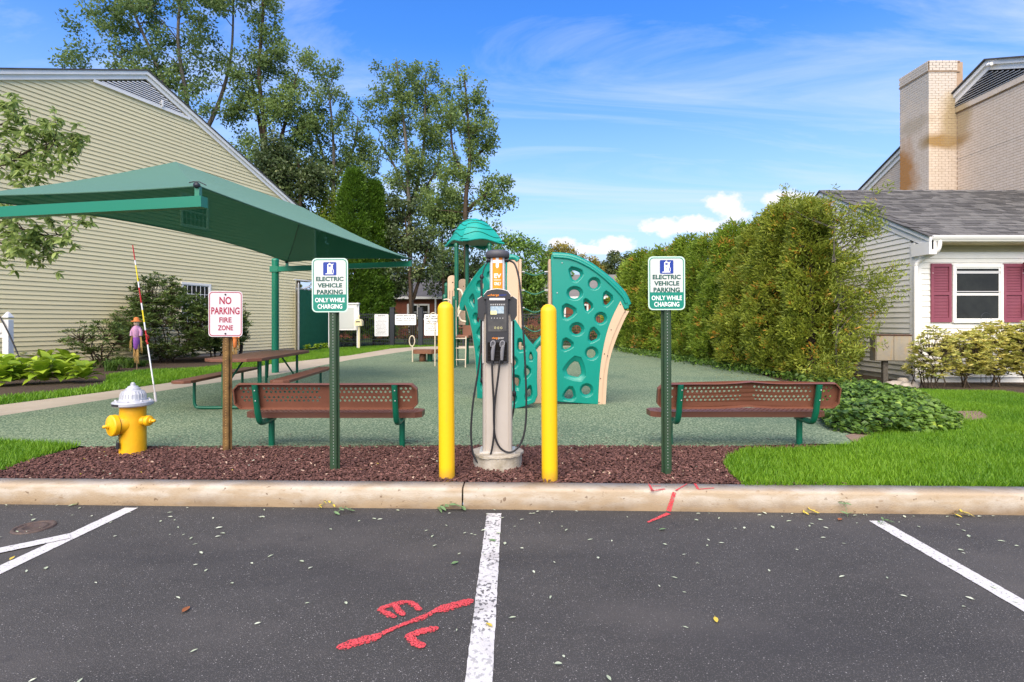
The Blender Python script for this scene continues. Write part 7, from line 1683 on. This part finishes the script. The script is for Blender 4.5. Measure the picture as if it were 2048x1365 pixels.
# the near tree at the left whose boughs hang into the picture
def near_tree():
    rng = np.random.default_rng(3); Y = 9.6; k = Y/F; base = P(-170, HY, Y); t = thing('garden_tree', 'leafy tree at the left edge with pale boughs hanging before the siding', 'tree', (base.x, Y, .137)); off = np.array((base.x, Y, .137))
    mb = MB(); tp = [Vector((base.x, Y, .0)), P(-165, 500, Y), P(-150, 300, Y), P(-160, 120, Y)]; mb.tube([p-Vector(off) for p in smooth_pts(tp, 5)], [.11-.005*i for i in range(16)], 9); mb.build('trunk', M['bark'], t)
    tips = [(25, 205), (40, 240), (15, 260), (70, 262), (110, 240), (150, 268), (160, 285), (135, 300), (95, 290), (60, 300), (30, 310), (10, 330), (55, 335), (85, 330), (20, 350), (45, 360), (100, 270), (120, 325), (60, 272), (5, 290), (75, 355),
            (20, 440), (50, 455), (10, 470), (60, 480), (100, 435), (165, 432), (130, 478), (90, 500), (60, 505), (30, 500), (85, 525), (10, 515), (105, 480), (40, 425), (45, 485), (-40, 300), (-40, 450), (-60, 380), (0, 410), (20, 230), (0, 205), (75, 470)]
    mb = MB(); cs = []; hub = [np.array(P(-150, 300, Y))-off, np.array(P(-160, 420, Y))-off]
    arms = [[(-150, 330), (-60, 320), (10, 330), (60, 300), (110, 285)], [(-155, 260), (-60, 240), (0, 250), (35, 225)], [(-160, 440), (-60, 430), (20, 450), (80, 470), (120, 470)], [(-160, 470), (-50, 480), (20, 490), (70, 510)]]
    for ai, arm in enumerate(arms):
        pts = smooth_pts([P(p[0], p[1], Y+.12*ai) for p in arm], 5); mb.tube([p-Vector(off) for p in pts], [.028*(1-.8*i/(len(pts)-1))+.004 for i in range(len(pts))], 6, False); hub += [np.array(p)-off for p in pts]
    hb = np.array(hub)
    for (px, py) in tips:
        q = np.array(P(px, py, Y+rng.uniform(-.45, .35)))-off; j = int(np.argmin(np.linalg.norm(hb-q, axis=1))); mb.tube(limb_path(hb[j], q, rng, 5, .08), [.010, .009, .007, .005, .004, .002], 5, False)
        for u in (.55, .8, 1.0): cs.append(hb[j]+(q-hb[j])*u+rng.normal(0, .035, 3))
        for w_ in range(6): cs.append(q+rng.normal(0, .11, 3)); mb.tube([tuple(q), tuple(cs[-1])], .002, 3, False)
    mb.build('branches', M['bark'], t)['kind'] = 'stuff'; cs = np.array(cs); n = len(cs); per = 8
    c = np.repeat(cs, per, 0); kk = len(c); a = rng.uniform(0, 6.28, kk); el = rng.uniform(-1.2, .35, kk); ax = np.column_stack([np.cos(a)*np.cos(el), np.sin(a)*np.cos(el), np.sin(el)])
    ln = rng.uniform(.10, .18, kk)
    # 300 leaves as parts of their own, the rest joined
    q = MB(); m_ = 6; vs = []
    for i in range(m_+1): u = i/m_; r_ = math.sin(math.pi*u**.8)*.17; z = -.16*u*u; vs += [(u, r_, z+.05*r_), (u, 0, z), (u, -r_, z+.05*r_)]
    fs = [];
    for i in range(m_): fs += [(3*i, 3*i+1, 3*i+4, 3*i+3), (3*i+1, 3*i+2, 3*i+5, 3*i+4)]
    variants = []
    for s in range(5):
        q = MB(); q.add(vs, fs, True); me = q.mesh('leaf', [M['L_sumac']]); at_ = me.attributes.new('tint', 'FLOAT', 'FACE'); at_.data.foreach_set('value', [.12+.2*s]*len(fs)); variants.append(me)
    for i in range(300):
        j = (i*7) % kk; o = link('leaf', variants[i % 5], t, tuple(c[j])); d = Vector(ax[j]); o.rotation_euler = (d.to_track_quat('X', 'Z') @ Euler((rng.uniform(-.8, .8), 0, 0)).to_quaternion()).to_euler(); s = float(ln[j]); o.scale = (s, s, s)
    keep = np.ones(kk, bool); keep[[(i*7) % kk for i in range(300)]] = False; cv = np.array(vs); fv = np.array(fs); idx = np.where(keep)[0]; allv = []; allt = []
    X_ = unit(ax[idx]); up = unit(np.column_stack([rng.normal(0, .5, len(idx)), rng.normal(0, .5, len(idx)), np.ones(len(idx))])); S_ = unit(np.cross(up, X_)); U_ = np.cross(X_, S_)
    vv = c[idx][:, None]+ln[idx][:, None, None]*(cv[None, :, 0:1]*X_[:, None]+cv[None, :, 1:2]*S_[:, None]+cv[None, :, 2:3]*U_[:, None])
    ff = (fv[None]+(np.arange(len(idx))*len(cv))[:, None, None]).reshape(-1, 4); tt = np.repeat(np.clip(rng.normal(.45, .25, len(idx)), 0, 1), len(fv))
    o = np_mesh('leaf', vv.reshape(-1, 3), ff, M['L_sumac'], tt, t, 'stuff', True)
near_tree()

# hostas: every clump a plant with its own leaves
def hosta_leaf(l, w_, seed, m, arch=.5):
    n = 6; vs = []; fs = []
    for i in range(n+1):
        u = i/n; r_ = math.sin(math.pi*min(1, u*.93+.07)**.75)*w_/2*(1 if u < 1 else 0); x = l*(u-.12*arch*u*u); z = l*(.55*u-arch*u*u*.95)
        vs += [(x, r_, z+.18*r_), (x, 0, z), (x, -r_, z+.18*r_)]
    for i in range(n): fs += [(3*i, 3*i+1, 3*i+4, 3*i+3), (3*i+1, 3*i+2, 3*i+5, 3*i+4)]
    q = MB(); q.add(vs, fs, True); me = q.mesh('leaf', [m]); a = me.attributes.new('tint', 'FLOAT', 'FACE'); a.data.foreach_set('value', [random.Random(seed).random()]*len(fs)); return me
HL = [hosta_leaf(.23+.03*(i % 3), .15+.014*(i % 4), i, M['L_hosta'], .45+.12*(i % 4)) for i in range(9)]
def hosta(px, py, s, label, seed, group, z=.137, nl=28):
    g = G(px, py, z); r_ = random.Random(seed); t = thing('hosta', label, 'plant', (g.x, g.y, z), r_.uniform(0, 6), group); t.scale = (s, s, s)
    for i in range(nl):
        a = i*2.4+r_.uniform(-.3, .3); tier = i/nl; o = link('leaf', HL[r_.randrange(9)], t, (.03*math.cos(a), .03*math.sin(a), .05+.20*tier), (r_.uniform(-.25, .25), -.75*tier+r_.uniform(-.1, .25), a)); q = r_.uniform(.8, 1.12); o.scale = (q, q, q)
HGp = 'lime green hostas in the bed at the left'
rr = random.Random(12); k_ = 0
rows = ((772, 0, 185, 42), (756, -22, 178, 44), (742, -10, 170, 46), (730, 12, 150, 48))
names = ('front row', 'second row', 'third row', 'back row')
order_ = ('leftmost', 'second from the left', 'third from the left', 'fourth from the left', 'fifth from the left', 'rightmost')
for ri, (py, x0, x1, st) in enumerate(rows):
    x = x0; j = 0
    while x < x1:
        hosta(x+rr.uniform(-5, 5), py+rr.uniform(-3, 3)-(x*.045), rr.uniform(1.25, 1.5), f'lime green hosta, {order_[min(j, 5)]} in the {names[ri]} of the left bed', k_, HGp); k_ += 1; x += st*rr.uniform(.9, 1.1); j += 1
for i, (px, py) in enumerate(((615, 701), (634, 700), (650, 699))):
    hosta(px, py, .85, f'{("left", "middle", "right")[i]} small hosta at the foot of the green mesh fence', 60+i, 'small hostas below the mesh fence', nl=16)
# daylily clumps: arching blades
def lily(px, py, h, n, label, seed):
    g = G(px, py, .137); rng = np.random.default_rng(seed); vs = []; fs = []; ts = []
    for i in range(n):
        a = rng.uniform(0, 6.28); l = h*1.2*rng.uniform(.7, 1.15); out_ = rng.uniform(.25, .8)*l; w_ = rng.uniform(.007, .012); bx, by = rng.normal(0, .06, 2); b0 = len(vs); m_ = 5
        for j in range(m_+1):
            u = j/m_; x = bx+math.cos(a)*out_*u; y = by+math.sin(a)*out_*u; z = l*(1.25*u-.62*u*u*(1+out_/l)); ww = w_*(1-u**2)+.0008; vs += [(x-math.sin(a)*ww, y+math.cos(a)*ww, z), (x+math.sin(a)*ww, y-math.cos(a)*ww, z)]
        for j in range(m_): fs.append((b0+2*j, b0+2*j+1, b0+2*j+3, b0+2*j+2)); ts.append(i)
    o = np_mesh('daylily', np.array(vs), np.array(fs), M['L_lily'], np.clip(rng.normal(.45, .2, n), 0, 1)[np.array(ts)]); o.location = (g.x, g.y, .137); tag(o, label, 'plant', 'daylily clumps behind the hostas')
for i, (px, py, h, lab) in enumerate(((225, 742, .50, 'dark green daylily clump just right of the hostas'), (258, 736, .48, 'daylily clump left of the scarecrow stake'), (205, 733, .46, 'daylily clump behind the rightmost hostas'), (180, 726, .42, 'daylily clump in the middle behind the hostas'), (150, 724, .40, 'daylily clump below the sparse rhododendron'), (118, 724, .38, 'daylily clump behind the left hostas'), (85, 726, .36, 'daylily clump near the black cable'), (45, 728, .36, 'daylily clump at the foot of the white post'), (8, 731, .36, 'daylily clump at the left edge'), (240, 728, .42, 'daylily clump at the rhododendron foot'), (283, 733, .30, 'small daylily clump right of the scarecrow stake'))):
    lily(px, py, h, 120, lab, i)
# mound of broad leaved ground cover at the right
def ivy():
    rng = np.random.default_rng(6); n = 9000; cx_, cy_ = G(1780, 838)[:2]
    xy = rng.uniform((3.15, 5.95), (6.3, 9.4), (n*3, 2)); poly = [G2(1640, 850), G2(1662, 862), G2(1720, 872), G2(1800, 872), G2(1870, 868), G2(1918, 862), G2(1925, 845), G2(1880, 812), G2(1810, 792), G2(1720, 785), G2(1650, 790), G2(1630, 815)]
    xy = xy[in_poly(xy[:, 0], xy[:, 1], poly)][:n]; P_ = np.array(poly); k = len(xy)
    # height of the mound grows with the distance from its rim
    d = np.full(k, 9.)
    for i in range(len(P_)):
        a, b_ = P_[i], P_[(i+1) % len(P_)]; ab = b_-a; u = np.clip(((xy-a) @ ab)/(ab @ ab), 0, 1); d = np.minimum(d, np.linalg.norm(xy-(a+u[:, None]*ab), axis=1))
    top = .05+.28*np.clip(d/.75, 0, 1)**.6+.05*np.sin(xy[:, 0]*7)*np.sin(xy[:, 1]*6)
    z = .14+top*rng.uniform(.45, 1.0, k)**.6; c = np.column_stack([xy, z])
    a = rng.uniform(0, 6.28, k); ax = np.column_stack([np.cos(a), np.sin(a)-.3, rng.uniform(-.7, .25, k)]); nr = unit(np.column_stack([rng.normal(0, .5, k), rng.normal(-.25, .5, k), np.ones(k)]))
    v, f = leaf_geo(c, .072, .060, ax, rng, .2, .3, nrm=nr); ti_ = np.clip(.28+.22*np.sin(xy[:, 0]*2.6+1)*np.sin(xy[:, 1]*2.2)+rng.normal(.08, .22, k), 0, 1)
    tag(np_mesh('ground_cover', v, f, M['L_ivy'], ti_), 'mound of glossy green ground cover right of the right bench', 'ground cover', kind='stuff')
ivy()
# ferns and litter along the foot of the hedge
rng = np.random.default_rng(15); n = 5200; u = rng.uniform(0, 1, n); bx = 6.1-1.2*np.clip(u-.25, 0, 1)*1.3+rng.normal(0, .25, n); by = 10.2+13*u+rng.normal(0, .3, n)
c = np.column_stack([bx+.25*(u < .2), by, .16+rng.uniform(0, .16, n)]); v, f = leaf_geo(c, .09, .05, rnd_dirs(rng, n, (0, -.2, .3)), rng)
tag(np_mesh('undergrowth', v, f, M['L_ivy'], np.clip(rng.normal(.35, .2, n), 0, 1)), 'dark low undergrowth along the foot of the hedge', 'undergrowth', kind='stuff')
